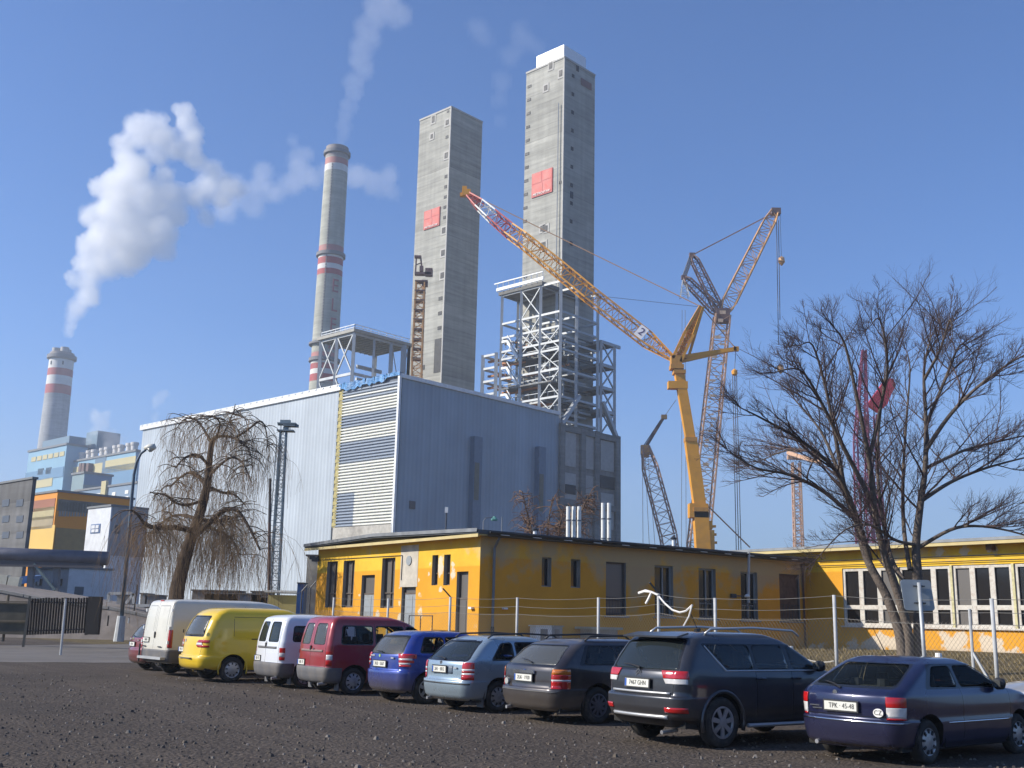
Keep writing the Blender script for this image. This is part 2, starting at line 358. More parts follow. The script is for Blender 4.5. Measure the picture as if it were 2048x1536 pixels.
m_sheetb = stripes('blue_grey_ribbed_sheet', (.265, .335, .405), (.24, .305, .375), 1.0, UA, .45)
m_trimw = M('white_trim', (.72, .74, .74), .45); m_dark = M('dark_opening', (.012, .013, .015), .6, var=.3); m_steel = M('galvanised_steel', (.40, .42, .43), .5, metal=.2, var=.15, scale=.4)
m_steelf = M('floor_grating', (.17, .18, .18), .7, var=.3, scale=.5, dirt=(.16, .09, .05), dscale=.4); m_tarp = M('blue_tarpaulin', (.05, .22, .48), .5, var=.4, scale=1.2, bump=.5, bscale=4)
m_insul = M('yellow_insulation', (.42, .36, .15), .9, var=.3, scale=1.2); m_cream = M('cream_sheet', (.74, .74, .66), .45, var=.06); m_slate = M('slate_sheet', (.26, .31, .38), .5, var=.08); m_groove = M('dark_groove', (.14, .16, .19), .8)
m_redp = M('red_panel', (.46, .075, .07), .6, var=.15, scale=.8); m_redp2 = M('red_panel_light', (.52, .11, .09), .6, var=.12, scale=.8); m_white = M('white_letter', (.8, .79, .76), .6, var=.03)
m_roofgrey = M('grey_roof', (.17, .18, .19), .8)

# the great hall
hall = thing('turbine_hall', 'huge windowless hall with pale ribbed side, striped end panel and blue-grey long wall', 'industrial hall', AB(0, 0))
aE = onA(1118, 828)[0]; bS = onB(684, 775)[0]; bF = onB(283, 855)[0]
o = MB(); o.box(AB(aE/2, (bS+bF)/2, HZ/2), (aE, bF-bS-1.6, HZ), AX); o.build('pale_wall', [m_sheet], hall)
o = MB(); o.add([AB(.6, 0, 0), AB(aE, 0, 0), AB(aE, 0, HZ), AB(.6, 0, HZ)], [(0, 1, 2, 3)]); o.add([AB(aE, 0, 0), AB(aE, bS, 0), AB(aE, bS, HZ), AB(aE, 0, HZ)], [(0, 1, 2, 3)]); o.build('long_wall', m_sheetb, hall)
o = MB(); o.box(AB(aE/2, bF/2, HZ+.15), (aE-.4, bF-.4, .3), AX); o.build('roof', m_roofgrey, hall)
# striped end: real horizontal ribs
z0 = onB(740, 1050)[1]; n_r = 46; dz = (HZ-.6-z0)/n_r
o = MB(); o.box(AB(.35, bS/2, HZ/2), (.3, bS, HZ-.2), AX); o.build('backing_wall', m_groove, hall)
crm = MB(); slt = MB()
bP = onB(708, 1000)[0]
for i in range(n_r):
    z = z0+i*dz; f_ = i/n_r
    grey = (.895 < f_ < .97 and i % 2 == 0) or (.70 < f_ < .80) or (.44 < f_ < .60) or f_ > .975
    def rib(mb, b0, b1):
        mb.add([AB(.20, b0, z+dz*.06), AB(-.05, b0, z+dz*.2), AB(-.05, b0, z+dz*.62), AB(.20, b0, z+dz*.76), AB(.20, b1, z+dz*.06), AB(-.05, b1, z+dz*.2), AB(-.05, b1, z+dz*.62), AB(.20, b1, z+dz*.76)],
               [(0, 1, 5, 4), (1, 2, 6, 5), (2, 3, 7, 6), (0, 3, 2, 1), (4, 5, 6, 7)])
    if f_ < .22: rib(crm, .3, bP); rib(slt, bP, bS-.2)
    else: rib(slt if grey else crm, .3, bS-.2)
crm.build('cream_ribs', m_cream, hall); slt.build('slate_ribs', m_slate, hall)
o = MB(); rr = random.Random(5)
for i in range(40):
    z = z0+(HZ-z0)*i/40; wv = .5 if i % 2 else 1.2
    o.box(AB(.1, bS+.1+wv/2-.6, z+.5), (.3, wv, (HZ-z0)/40*.95), AX)
o.box(AB(.15, bS+.15, (HZ+z0)/2), (.2, .9, HZ-z0), AX)
o.build('insulation_edge', m_insul, hall)
o = MB(); o.box(AB(.0, bS/2, z0/2), (.5, bS, z0-.2), AX); o.build('base_wall', M('patched_base', (.45, .43, .38), .85, var=.15, dirt=(.25, .23, .2), dscale=.25, damt=.8), hall)
o = MB(); o.box(AB(0, 0, HZ/2), (.5, .5, HZ), AX); o.build('corner_trim', m_trimw, hall)
o = MB(); o.box(AB(aE/2, -.1, HZ+.1), (aE, .5, .7), AX); o.box(AB(-.15, (bS+bF)/2, HZ+.1), (.5, bF-bS, 1.2), AX)
for i in range(34): o.box(AB(-.45, bS+1+(bF-bS-2)*i/33, HZ+.5), (.12, .5, .25), AX)
o.build('roof_edge_trim', m_trimw, hall)
o = MB(); pts = []
for i in range(26):
    b = -.2+(bS+.6)*i/25; pts.append((b, HZ+rr.uniform(.5, .9), HZ-rr.uniform(.2, .9) if i > 5 else HZ+.1))
for i in range(25):
    (b0, t0, l0), (b1, t1, l1) = pts[i], pts[i+1]
    o.add([AB(-.35, b0, l0), AB(-.35, b1, l1), AB(-.3+rr.uniform(-.2, .2), b1, t1), AB(-.3+rr.uniform(-.2, .2), b0, t0), AB(1, b1, t1+.1), AB(1, b0, t0+.1)], [(0, 1, 2, 3), (3, 2, 4, 5)])
o.build('tarpaulin', m_tarp, hall)
for (px0, px1, yt, ym) in ((937, 953, 872, 925), (1068, 1082, 893, 948)):
    a0, a1 = onA(px0, 1000)[0], onA(px1, 1000)[0]; zt = onA(px0, yt)[1]; zm = onA(px0, ym)[1]
    o = MB(); o.box(AB((a0+a1)/2, -.6, zt/2), (a1-a0, 1.2, zt), AX); d_ = o.build('air_duct', M('duct_blue', (.13, .18, .25), .5, var=.1), hall)
    o = MB(); o.box(AB((a0+a1)/2-.3, -1.25, (zm+onA(px0, ym+75)[1])/2), (1.2, .1, zm-onA(px0, ym+75)[1]), AX); o.build('grille', M('duct_olive', (.16, .16, .13), .8), d_)
ga, gz = onA(824, 1010); o = MB(); o.box(AB(ga, -.1, gz), (1.3, .2, 1.4), AX); o.build('wall_vent', M('vent_brown', (.10, .10, .11), .8), hall)

# concrete substructure carrying the steel
aX = onA(1235, 872)[0]; zC = onA(1118, 846)[1]
blk = thing('concrete_substructure', 'bare concrete block with infill panels under the tall steel framework', 'concrete building', AB(aE, 0))
o = MB(); o.box(AB((aE+aX)/2+.3, 17, zC/2), (aX-aE-.6, 33.8, zC), AX); o.build('wall', concrete('dark_infill', (.27, .265, .25), 6, .1, .8), blk)
o = MB()
cols = [onA(x, 950)[0] for x in (1121, 1163, 1191, 1233)]
for a in cols: o.box(AB(a, -.05, zC/2), (1.5, 1.1, zC), AX)
for a in [aX]: 
    for b in (6, 14, 22): o.box(AB(a, b, zC/2), (1.1, 1.5, zC), AX)
for z in (zC-.8, zC*.62, zC*.30):
    o.box(AB((aE+aX)/2, -.02, z), (aX-aE, .9, 1.3), AX)
o.build('frame', concrete('frame_concrete', (.21, .215, .21), 6, .1, .5), blk)
o = MB()
for (x0, x1, y0, y1) in ((1126, 1151, 862, 935), (1126, 1151, 944, 1020), (1201, 1227, 880, 945), (1201, 1227, 985, 1060), (1168, 1187, 870, 940), (1168, 1187, 950, 1000)):
    a0, za = onA(x0, y0); a1, zb = onA(x1, y1); o.box(AB((a0+a1)/2, .08, (za+zb)/2), (a1-a0, .3, za-zb), AX)
o.split('infill_panel', M('pale_render', (.40, .40, .385), .85, var=.1, dirt=(.3, .3, .3), dscale=.15), blk)
for (x0, x1, y0, y1) in ((1199, 1228, 950, 980), (1170, 1180, 990, 1020), (1130, 1150, 968, 990)):
    a0, za = onA(x0, y0); a1, zb = onA(x1, y1); o = MB(); o.box(AB((a0+a1)/2, -.12, (za+zb)/2), (a1-a0, .14, za-zb), AX); o.build('opening', m_dark, blk)

# steel frameworks
def steelwork(root, cols_a, cols_b, levels, top, braces_a, braces_b, w_=.62, wb=.30, dense=None, seed=1, front_top=None):
    """columns on the grid cols_a x cols_b; beams at levels; diagonal braces on the two visible faces"""
    rn = random.Random(seed); o = MB()
    for i, a in enumerate(cols_a):
        for j, b in enumerate(cols_b): o.bar(AB(a, b, zC*.9), AB(a, b, top), w_, w_)
    o.split('column', m_steel, root)
    o = MB()
    for z in levels:
        for b in cols_b: o.bar(AB(cols_a[0], b, z), AB(cols_a[-1], b, z), wb, wb*1.5)
        for a in cols_a: o.bar(AB(a, cols_b[0], z), AB(a, cols_b[-1], z), wb, wb*1.5)
    o.split('beam', m_steel, root)
    o = MB()
    for (j, k) in braces_b:       # face a = cols_a[0], bay j, level k
        b0, b1 = cols_b[j], cols_b[j+1]; z0_, z1_ = levels[k], levels[k+1]
        o.bar(AB(cols_a[0], b0, z0_), AB(cols_a[0], b1, z1_), wb*.7); o.bar(AB(cols_a[0], b1, z0_), AB(cols_a[0], b0, z1_), wb*.7)
    for (j, k) in braces_a:       # face b = cols_b[0]
        a0, a1 = cols_a[j], cols_a[j+1]; z0_, z1_ = levels[k], levels[k+1]
        o.bar(AB(a0, cols_b[0], z0_), AB(a1, cols_b[0], z1_), wb*.7); o.bar(AB(a1, cols_b[0], z0_), AB(a0, cols_b[0], z1_), wb*.7)
    o.split('brace', m_steel, root)
    return root
bst = thing('boiler_steelwork', 'tall white steel framework crowded with platforms and stairs at foot of the taller tower', 'steel framework', AB(aE, 0, zC))
a0 = aE+1.2
bc = [0.9]+[onB(x, 700, a0)[0] for x in (1080, 1041, 1002)]
zr = onB(1080, 566, a0)[1]; zl = [zC+1]+[onB(1118, y, a0)[1] for y in (792, 737, 697, 652)]+[onB(1080, y, a0)[1] for y in (628, 600)]
ac = [a0]+[onA(x, 760, .9)[0] for x in (1152, 1195)]; a_far = onA(1229, 760, .9)[0]
zlow = onA(1195, 683, .9)[1]
steelwork(bst, ac, bc, zl[:5]+[zr-14, zr-7.5, zr-.8], zr, [], [(0, 0), (0, 1), (0, 2), (0, 3), (1, 5), (1, 3), (2, 3), (1, 6)])
o = MB()   # roof slab and edge
o.box(AB((ac[0]+ac[-1])/2+1, (bc[1]+bc[3])/2, zr-.3), (ac[-1]-ac[0]+3, bc[3]-bc[1]+1.5, .8), AX)
o.build('roof_slab', M('slab_underside', (.16, .155, .14), .85, var=.2), bst)
o = MB(); o.box(AB(ac[0]-.6, (bc[1]+bc[3])/2, zr+.7), (.3, bc[3]-bc[1]+2.5, .7), AX); o.bar(AB(ac[0]-.6, bc[1]-1, zr+2.2), AB(ac[0]-.6, bc[3]+2, zr+2.2), .25)
for i in range(9): o.bar(AB(ac[0]-.6, bc[1]-1+(bc[3]-bc[1]+2)*i/8, zr), AB(ac[0]-.6, bc[1]-1+(bc[3]-bc[1]+2)*i/8, zr+2.2), .2)
o.build('roof_railing', m_trimw, bst)
rn = random.Random(11); plat = MB(); rust = MB(); pipes = MB(); rails = MB(); dk = MB()
for k, z in enumerate([zC+3.2*i for i in range(int((zr-zC-7)/3.2))]):
    lo = z < zlow+2; b1_ = bc[3]-.6; n_s = 6
    for q in range(4 if lo else 3):
        aa = rn.uniform(ac[0]+1, ac[-1]-4); bb0 = rn.uniform(bc[0] if lo else bc[1]+.5, bc[2]); bb1 = rn.uniform(bb0+4, b1_+.5)
        if bb1 > b1_: bb1 = b1_
        plat.box(AB(aa+1.5, (bb0+bb1)/2, z+rn.uniform(-.8, .8)), (rn.uniform(3, 8), max(2, bb1-bb0), .3), AX)
    for q in range(6):
        aa = rn.uniform(ac[0]+.5, ac[0]+6); zz_ = z+rn.uniform(-1, 1.5); bb0 = rn.uniform(bc[0], bc[3]-4); bb1 = min(bc[3]-.5, bb0+rn.uniform(3, 9))
        (rust if rn.random() < .3 else rails).box(AB(aa, (bb0+bb1)/2, zz_), (.3, bb1-bb0, rn.uniform(.25, .5)), AX)
        aa0 = rn.uniform(ac[0], ac[-1]-5); bb = rn.choice((bc[0]+rn.uniform(.5, 3), bc[1]+rn.uniform(0, 3)))
        if z > zlow: bb = max(bb, bc[1])
        (dk if rn.random() < .5 else rails).bar(AB(aa0, bb, zz_), AB(min(ac[-1], aa0+rn.uniform(4, 12)), bb, zz_), rn.uniform(.2, .5))
    for q in range(5):
        aa, bb = rn.uniform(ac[0]+1, ac[-1]), rn.uniform(bc[1] if not lo else bc[0]+1, bc[3]-1)
        h_ = rn.uniform(2, 7); pipes.bar(AB(aa, bb, z), AB(aa, bb, min(z+h_, zr-2)), rn.uniform(.25, .7), n=6)
    for i in range(10):
        b = bc[0]+(bc[3]-bc[0]-1)*i/9
        if not lo and b < bc[1]: continue
        rails.bar(AB(ac[0]+.4, b, z), AB(ac[0]+.4, b, z+1.1), .12)
    rails.bar(AB(ac[0]+.4, bc[0] if lo else bc[1], z+1.1), AB(ac[0]+.4, bc[3], z+1.1), .14)
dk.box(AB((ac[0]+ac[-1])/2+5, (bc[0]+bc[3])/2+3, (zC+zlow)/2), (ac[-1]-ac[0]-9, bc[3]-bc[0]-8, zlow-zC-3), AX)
plat.split('platform', m_steelf, bst); rust.split('primed_beam', M('red_primer', (.40, .17, .07), .7, var=.2), bst)
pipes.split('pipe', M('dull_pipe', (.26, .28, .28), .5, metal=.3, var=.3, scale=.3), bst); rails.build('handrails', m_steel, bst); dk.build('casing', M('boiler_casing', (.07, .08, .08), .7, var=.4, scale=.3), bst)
o = MB()      # stair flights on the left face
for k in range(4):
    zt = zl[4]-1-k*(zl[2]-zl[1])*1.02; bA, bB = bc[3]-2.2, bc[2]+.5
    o.bar(AB(ac[0]-.3, bA, zt), AB(ac[0]-.3, bB, zt-4.4), .4, .6); o.bar(AB(ac[0]-.3, bA, zt+1.3), AB(ac[0]-.3, bB, zt-3.1), .2, .2)
    o.bar(AB(ac[0]-.3, bA+1.6, zt), AB(ac[0]-.3, bA, zt), .4, .5)
o.split('stair_flight', m_trimw, bst)
# lower stepped bays left and right of the main frame
lw = thing('low_steel_bay', 'low open steel bay with rusty stacked beams left of the tall steel framework', 'steel framework', AB(a0, bc[3]+4, HZ))
bL = onB(966, 720, a0)[0]; zL = onB(966, 711, a0)[1]
o = MB()
for b in (bc[3]+1.4, bL):
    for a in (a0, a0+9): o.bar(AB(a, b, HZ-6), AB(a, b, zL), .8)
o.split('column', m_steel, lw)
o = MB(); rs_ = MB()
for k in range(6):
    z = zL-.3-k*3.0; o.bar(AB(a0, bc[3]+1.4, z), AB(a0, bL, z), .35, .5); o.bar(AB(a0, bL, z), AB(a0+9, bL, z), .35, .5)
    for q in range(3): rs_.box(AB(a0+1.5+q*2.4, (bc[3]+1.4+bL)/2, z-1.2+rn.uniform(-.3, .3)), (.6, bL-bc[3]-2.2, .45), AX)
o.split('beam', m_steel, lw); rs_.split('stacked_beam', MATS['red_primer'], lw)
rw = thing('side_steel_bay', 'open braced steel bay on the right flank of the tall steel framework', 'steel framework', AB(a_far, 1, zC))
zR = onA(1229, 692, .9)[1]; o = MB(); bw = (.9, 9., 18.)
for a in (ac[-1]+1.2, a_far):
    for b in bw: o.bar(AB(a, b, zC-.2), AB(a, b, zR), .6)
o.split('column', m_steel, rw); o = MB(); zz = [zC+(zR-zC)*i/4 for i in range(5)]
for z in zz[1:]:
    for b in bw: o.bar(AB(ac[-1]+1.2, b, z), AB(a_far+(2 if z == zz[-1] else 0), b, z), .45, .7)
    for a in (ac[-1]+1.2, a_far): o.bar(AB(a, .9, z), AB(a, 18, z), .45, .7)
o.split('beam', m_steel, rw); o = MB()
for k in range(4):
    o.bar(AB(ac[-1]+1.2, .9, zz[k]), AB(a_far, .9, zz[k+1]), .28); o.bar(AB(a_far, .9, zz[k]), AB(ac[-1]+1.2, .9, zz[k+1]), .28)
o.bar(AB(ac[-1]+1.2, .4, zC+7), AB(a_far, .4, zC), .8)
o.bar(AB(ac[0], .2, zC), AB((ac[0]+ac[1])/2+3, .2, zC+7), .8)
o.split('brace', m_steel, rw); o = MB()
for z in zz[1:]: o.box(AB((ac[-1]+a_far)/2+.6, 9.4, z+.4), (a_far-ac[-1]-1.6, 15, .2), AX)
o.split('platform', m_steelf, rw)
# smaller frame behind the striped corner of the hall
sf = thing('penthouse_steelwork', 'pale steel frame with flat slab roof rising behind blue tarpaulin on the hall', 'steel framework', AB(20, 40, HZ))
aS = 22.0; fb = [onB(x, 720, aS)[0] for x in (706, 672, 640)]; zf = onB(706, 664, aS)[1]
fa = [aS]+[onA(x, 700, fb[0])[0] for x in (748, 782, 818)]
o = MB()
for b in fb:
    for a in (fa[0], fa[-1]): o.bar(AB(a, b, HZ-.5), AB(a, b, zf), .7)
for a in fa[1:]: o.bar(AB(a, fb[0], HZ-.5), AB(a, fb[0], zf), .7 if a != fa[1] else .5)
o.bar(AB(fa[-1]-1.6, fb[0], HZ-.5), AB(fa[-1]-1.6, fb[0], zf), 1.2)
o.split('column', m_steel, sf); o = MB(); zm = HZ+(zf-HZ)*.52
for z in (zm, zm-4, zf-.4):
    for b in fb[::2]: o.bar(AB(fa[0], b, z), AB(fa[-1], b, z), .35, .6)
    o.bar(AB(fa[0], fb[0], z), AB(fa[0], fb[-1], z), .35, .6)
for k in range(5): o.bar(AB(fa[0]+6, fb[1], HZ+2+k*3), AB(fa[-1]-3, fb[1], HZ+2+k*3), .5, .8)
o.split('beam', m_steel, sf); o = MB()
for j in (0, 1):
    o.bar(AB(fa[0], fb[j], zm), AB(fa[0], fb[j+1], zf), .3); o.bar(AB(fa[0], fb[j+1], zm), AB(fa[0], fb[j], zf), .3)
    o.bar(AB(fa[0], fb[j], HZ), AB(fa[0], fb[j+1], zm), .3)
o.bar(AB(fa[2], fb[0], HZ), AB(fa[3], fb[0], zf), .2); o.bar(AB(fa[3], fb[0], HZ), AB(fa[2], fb[0], zf), .2)
o.split('brace', m_steel, sf)
o = MB(); o.box(AB((fa[0]+fa[-1])/2, (fb[0]+fb[-1])/2, zf+.2), (fa[-1]-fa[0]+1.5, fb[-1]-fb[0]+1.5, .7), AX)
for i in range(12): o.box(AB(fa[0]+(fa[-1]-fa[0])*(i+.5)/12, (fb[0]+fb[-1])/2, zf-.5), (.3, fb[-1]-fb[0], .7), AX)
o.build('roof_slab', M('pale_slab', (.36, .35, .31), .85), sf)
o = MB()
for (p_, q_) in (((fa[0], fb[-1]), (fa[0], fb[0])), ((fa[0], fb[0]), (fa[-1], fb[0]))):
    o.bar(AB(*p_, zf+1.7), AB(*q_, zf+1.7), .15); o.bar(AB(*p_, zf+1.1), AB(*q_, zf+1.1), .12)
    for i in range(8): 
        t = i/7; x = p_[0]+(q_[0]-p_[0])*t; y = p_[1]+(q_[1]-p_[1])*t; o.bar(AB(x, y, zf+.5), AB(x, y, zf+1.7), .14)
o.build('roof_railing', m_trimw, sf)
o = MB(); o.box(AB(fa[2]+4, fb[0]+6, HZ+5), (5, 6, 10), AX); o.box(AB(fa[1]+3, fb[0]+4, HZ+1.6), (8, 5, 3.4), AX); o.box(AB(fa[2]-2, fb[0]+3, HZ+4), (2, 4, 8), AX)
o.split('machine_room', M('room_grey', (.25, .255, .24), .7, var=.2), sf)

# the two stair towers
def tower(name, label, pc, D, pl, pr_, openings, redrect, extra):
    C0, zt = corner_at(pc[0], pc[1], D); t = thing(name, label, 'concrete tower', C0)
    def T(a, b, z): return C0+UA*a+UB*b+ZZ*z
    wa = plane_hit(pr_[0], pr_[1], C0, UA)[0]; wb_ = plane_hit(pl[0], pl[1], C0, UB)[0]
    o = MB(); o.box(T(wa/2, wb_/2, zt/2), (wa, wb_, zt), AX); o.build('shaft', m_conc, t)
    o = MB(); o.box(T(wa/2, -.06, zt-.25), (wa+.1, .2, .5), AX); o.box(T(-.06, wb_/2, zt-.25), (.2, wb_+.1, .5), AX); o.box(T(-.04, -.04, zt/2-.3), (.35, .35, zt-.6), AX)
    o.build('edge_strip', M('fresh_edge', (.42, .41, .38), .8), t)
    for (px, py, side, w_, h_, fr) in openings:
        if side == 'l':
            b, z = plane_hit(px, py, C0, UB); c = lambda d, _b=b, _z=z: T(-d, _b, _z); sz = lambda w, h, d: (d, w, h)
        else:
            a, z = plane_hit(px, py, C0, UA); c = lambda d, _a=a, _z=z: T(_a, -d, _z); sz = lambda w, h, d: (w, d, h)
        if fr:
            o = MB(); o.box(c(.05), sz(w_+.9, h_+.9, .12), AX); f = o.build('window', M('fresh_edge', (0, 0, 0)), t)
            o = MB(); o.box(c(.10), sz(w_, h_, .14), AX); o.build('opening', m_dark, f)
        else:
            o = MB(); o.box(c(.02), sz(w_, h_, .14), AX); o.build('opening', m_dark, t)
    (xa, ya), (xb, yb) = redrect
    b0, zA = plane_hit(xa, ya, C0, UB); b1, zB = plane_hit(xb, yb, C0, UB)      # left-bottom, right-top
    w_ = b0-b1; h_ = zB-zA; bcn = (b0+b1)/2; zc = (zA+zB)/2
    o = MB(); o.box(T(-.12, bcn, zc), (.2, w_, h_), AX); pn = o.build('red_panel', m_redp, t)
    o = MB()
    for (x_, y_, sx, sy) in ((-.25, .26, .44, .42), (.25, .28, .44, .38), (-.22, -.22, .5, .44), (.26, -.2, .4, .48)):
        o.box(T(-.23, bcn-x_*w_, zc+y_*h_), (.06, sx*w_, sy*h_), AX)
    o.build('panel_sheets', m_redp2, pn)
    tx = text('lettering', 'METROSTAV', h_*.13, T(-.34, bcn, zA+h_*.085)-C0, -UB, ZZ, m_white, pn, .03, xs=w_*.92/(h_*.13*6.6))
    extra(t, T, wa, wb_, zt)
    return t
def fit(n_, x, y, X, Y, side, w_=.9, h_=.9, fr=False, skip=()):
    return [(x+(X-x)*i/(n_-1), y+(Y-y)*i/(n_-1), side, w_, h_, fr) for i in range(n_) if i not in skip]
op2 = fit(12, 1059, 173, 1049, 470, 'l', 1.2, .7) + [(1102, 132, 'l', 1., 1.6, True), (1122, 147, 'l', 1., 1.6, True), (1092, 176, 'l', 1., 1.3, True), (1085, 457, 'l', 1.1, 1.3, True), (1092, 457, 'l', 1.1, 1.3, True), (1087, 492, 'l', 1.4, 1.8, True), (1121, 365, 'l', .7, .7, False)]
op2 += fit(9, 1146, 152, 1142, 443, 'r', .9, .9) + [(1143, 390, 'r', 1.1, 1.6, False), (1142, 487, 'r', 1, 1, False), (1141, 542, 'r', .8, .8, False), (1155, 136, 'r', .9, 1.8, False), (1051, 553, 'l', 1, .8, False)]
def ex2(t, T, wa, wb_, zt):
    o = MB(); o.box(T(wa*.42+.5, wb_*.42+.5, zt+2.0), (wa*.72, wb_*.72, 4.0), AX); o.build('top_cabin', M('white_cladding', (.72, .76, .80), .4, var=.05), t)
    o = MB(); o.bar(T(-.5, 1.2, zt-12), T(-.5, 1.2, zt*.3), .18); o.build('downpipe', m_steel, t)
    o = MB(); o.box(T(wa*.7, -.1, zt-4), (wa*.35, .1, 1.8), AX); o.build('stain_patch', M('red_stain', (.2, .12, .12), .9), t)
t2 = tower('concrete_tower', 'taller bare concrete tower with white top cabin and a red square on its sunlit side', (1129, 112), 233.0, (1053, 140), (1190, 150), op2, ((1064, 397), (1106, 335)), ex2)
op1 = [(867, 239, 'l', 1., 1.8, True), (864, 273, 'l', .8, 1.2, True)]+[(896, 223, 'l', .8, .6, False), (895, 245, 'l', 1.1, 1.3, True), (894, 274, 'l', .9, .8, False), (893, 311, 'l', 1.1, 1.5, True)]
op1 += fit(5, 892, 353, 889, 435, 'l', .9, .8) + fit(3, 888, 461, 885, 551, 'l', 1.2, 1.5, True) + fit(3, 881, 597, 879, 656, 'l', 1.3, .9) + [(876, 711, 'l', 2.6, 8.5, False), (846, 735, 'l', 1.2, 1.2, False)]
def ex1(t, T, wa, wb_, zt): pass
t1 = tower('concrete_tower', 'shorter bare concrete tower, without a top cabin, red square on its sunlit side', (903, 212), 255.0, (840, 237), (965, 243), op1, ((848, 461), (881, 413)), ex1)

# chimneys
def chimney(name, label, px, yb_, ytop, wtop, D, bands, cat='chimney', flues=0, wbot=None, mats=None):
    P, zt = corner_at(px, ytop, D); k = D/cos(0)/FPX*1.0
    rt = wtop/2*hypot(D, zt)/FPX*.985; rb = (wbot or wtop)/2*hypot(D, 0)/FPX
    t = thing(name, label, cat, P); prof = []; mt = []
    zs = sorted(set([0, zt]+[z for b_ in bands for z in b_[:2]]))
    R = lambda z: rb+(rt-rb)*z/zt
    for i, z in enumerate(zs):
        prof.append((R(z), z))
        if i < len(zs)-1:
            zm_ = (z+zs[i+1])/2; mi = 0
            for b_ in bands:
                if b_[0] <= zm_ <= b_[1]: mi = b_[2]
            mt.append(mi)
    o = MB(); o.lathe(P, prof, 48, mats=mt); o.build('shaft', mats, t, smooth=True)
    return t, P, zt, R
def zat(P, py, px=None):
    D = hypot(P.x, P.y); lo, hi = 0., 400.
    for _ in range(40):
        m_ = (lo+hi)/2; q = Vector((P.x, P.y, m_))-CAM; y = 768-FPX*q.dot(UP)/q.dot(FW)
        if y > py: lo = m_
        else: hi = m_
    return lo
m_chim = concrete('chimney_concrete', (.40, .40, .34), 6, .08, .5); m_cred = M('chimney_red', (.36, .07, .07), .7, var=.15, scale=.3); m_cpink = M('chimney_pale_red', (.40, .17, .15), .7, var=.15, scale=.3); m_cwhite = M('chimney_white', (.60, .59, .56), .7, var=.1, scale=.3); m_ring = M('platform_dark', (.16, .16, .17), .7); m_ctop = M('soot_grey', (.26, .23, .22), .8, var=.2)
P_, zt_ = corner_at(675, 297, 440.0)
B = [(zat(P_, 320), zat(P_, 297), 4), (zat(P_, 334), zat(P_, 322), 3), (zat(P_, 347), zat(P_, 334), 2), (zat(P_, 510), zat(P_, 496), 3), (zat(P_, 520), zat(P_, 510), 2), (zat(P_, 533), zat(P_, 520), 1), (zat(P_, 543), zat(P_, 533), 2), (zat(P_, 554), zat(P_, 543), 1),
     (zat(P_, 721), zat(P_, 709), 3), (zat(P_, 730), zat(P_, 721), 2), (zat(P_, 742), zat(P_, 731), 1), (zat(P_, 752), zat(P_, 742), 2), (zat(P_, 766), zat(P_, 752), 1)]
B = [(b_[0], b_[1], {0: 0, 1: 1, 2: 2, 3: 3, 4: 4}[b_[2]]) for b_ in B]
ch, P_, zt_, R_ = chimney('striped_chimney', 'tall slender concrete chimney with red and white bands left of the towers', 675, 0, 297, 44, 440., B, wbot=62, mats=[m_chim, m_cred, m_cwhite, m_cpink, m_ctop])
o = MB()
for y in (309, 512, 722): 
    z = zat(P_, y); o.lathe(P_, [(R_(z), z-.9), (R_(z)+.9, z-.7), (R_(z)+.9, z+.7), (R_(z), z+.9)], 40)
z = zat(P_, 690); o.lathe(P_, [(R_(z), z-.5), (R_(z)+1.3, z-.5), (R_(z)+1.3, z+.4), (R_(z), z+.4)], 40)
o.split('gallery', m_ring, ch)
o = MB(); az0 = 185.0
for i in range(95):
    z = 70+i*(zt_-78)/95; r = R_(z)+.05; dv = A2(190); o.box(P_+dv*r+ZZ*z, (.5, .3, .9), (A2(280), dv, ZZ))
o.build('ladder', m_ring, ch)  # dark panel behind the plate paints the shade inside its recess
dv = A2(142); sd = A2(52)
for i, (chh, y0, y1) in enumerate((('E', 565, 592), ('L', 604, 630), ('E', 642, 668), ('K', 680, 705))):
    zA, zB = zat(P_, y1), zat(P_, y0); h_ = zB-zA; r = R_((zA+zB)/2)+.12
    text('lettering', chh, h_*1.4, Vector((0, 0, (zA+zB)/2))+dv*r, sd, ZZ, M('faded_red', (.30, .10, .11), .8), ch, .12, xs=.8)
m_cc2 = concrete('far_chimney_grey', (.36, .37, .38), 8, .05, .5)
P3, z3 = corner_at(125, 707, 800.0)
B = [(zat(P3, 722), zat(P3, 707), 4), (zat(P3, 754), zat(P3, 740), 1), (zat(P3, 740), zat(P3, 722), 2), (zat(P3, 772), zat(P3, 754), 2), (zat(P3, 790), zat(P3, 772), 1)]
fc, P3, z3, R3 = chimney('far_chimney', 'thick distant chimney with two red bands and a steaming rim, far left', 125, 0, 707, 43, 800., B, wbot=58, mats=[m_cc2, m_cred, m_cwhite, m_cpink, m_ctop])
o = MB(); z = zat(P3, 716); o.lathe(P3, [(R3(z), z-1.5), (R3(z)+1.7, z-1.2), (R3(z)+1.7, z+1.2), (R3(z), z+1.5)], 40); o.split('gallery', m_ring, fc)
o = MB()
for k in range(3):
    c = P3+A2(120*k+20)*4.2; o.lathe(c, [(2.9, z3-2), (2.9, z3+3.5), (2.3, z3+3.5), (2.3, z3-2)], 20)
o.split('flue', M('flue_grey', (.35, .34, .33), .6), fc)
o = MB()
for k in range(2):
    dv = A2(150+k*60); o.box(P3+dv*R3(z3*.93)+ZZ*zat(P3, 730), (.9, .4, 2.5), (dv.cross(ZZ), dv, ZZ))
o.split('hatch', m_dark, fc)

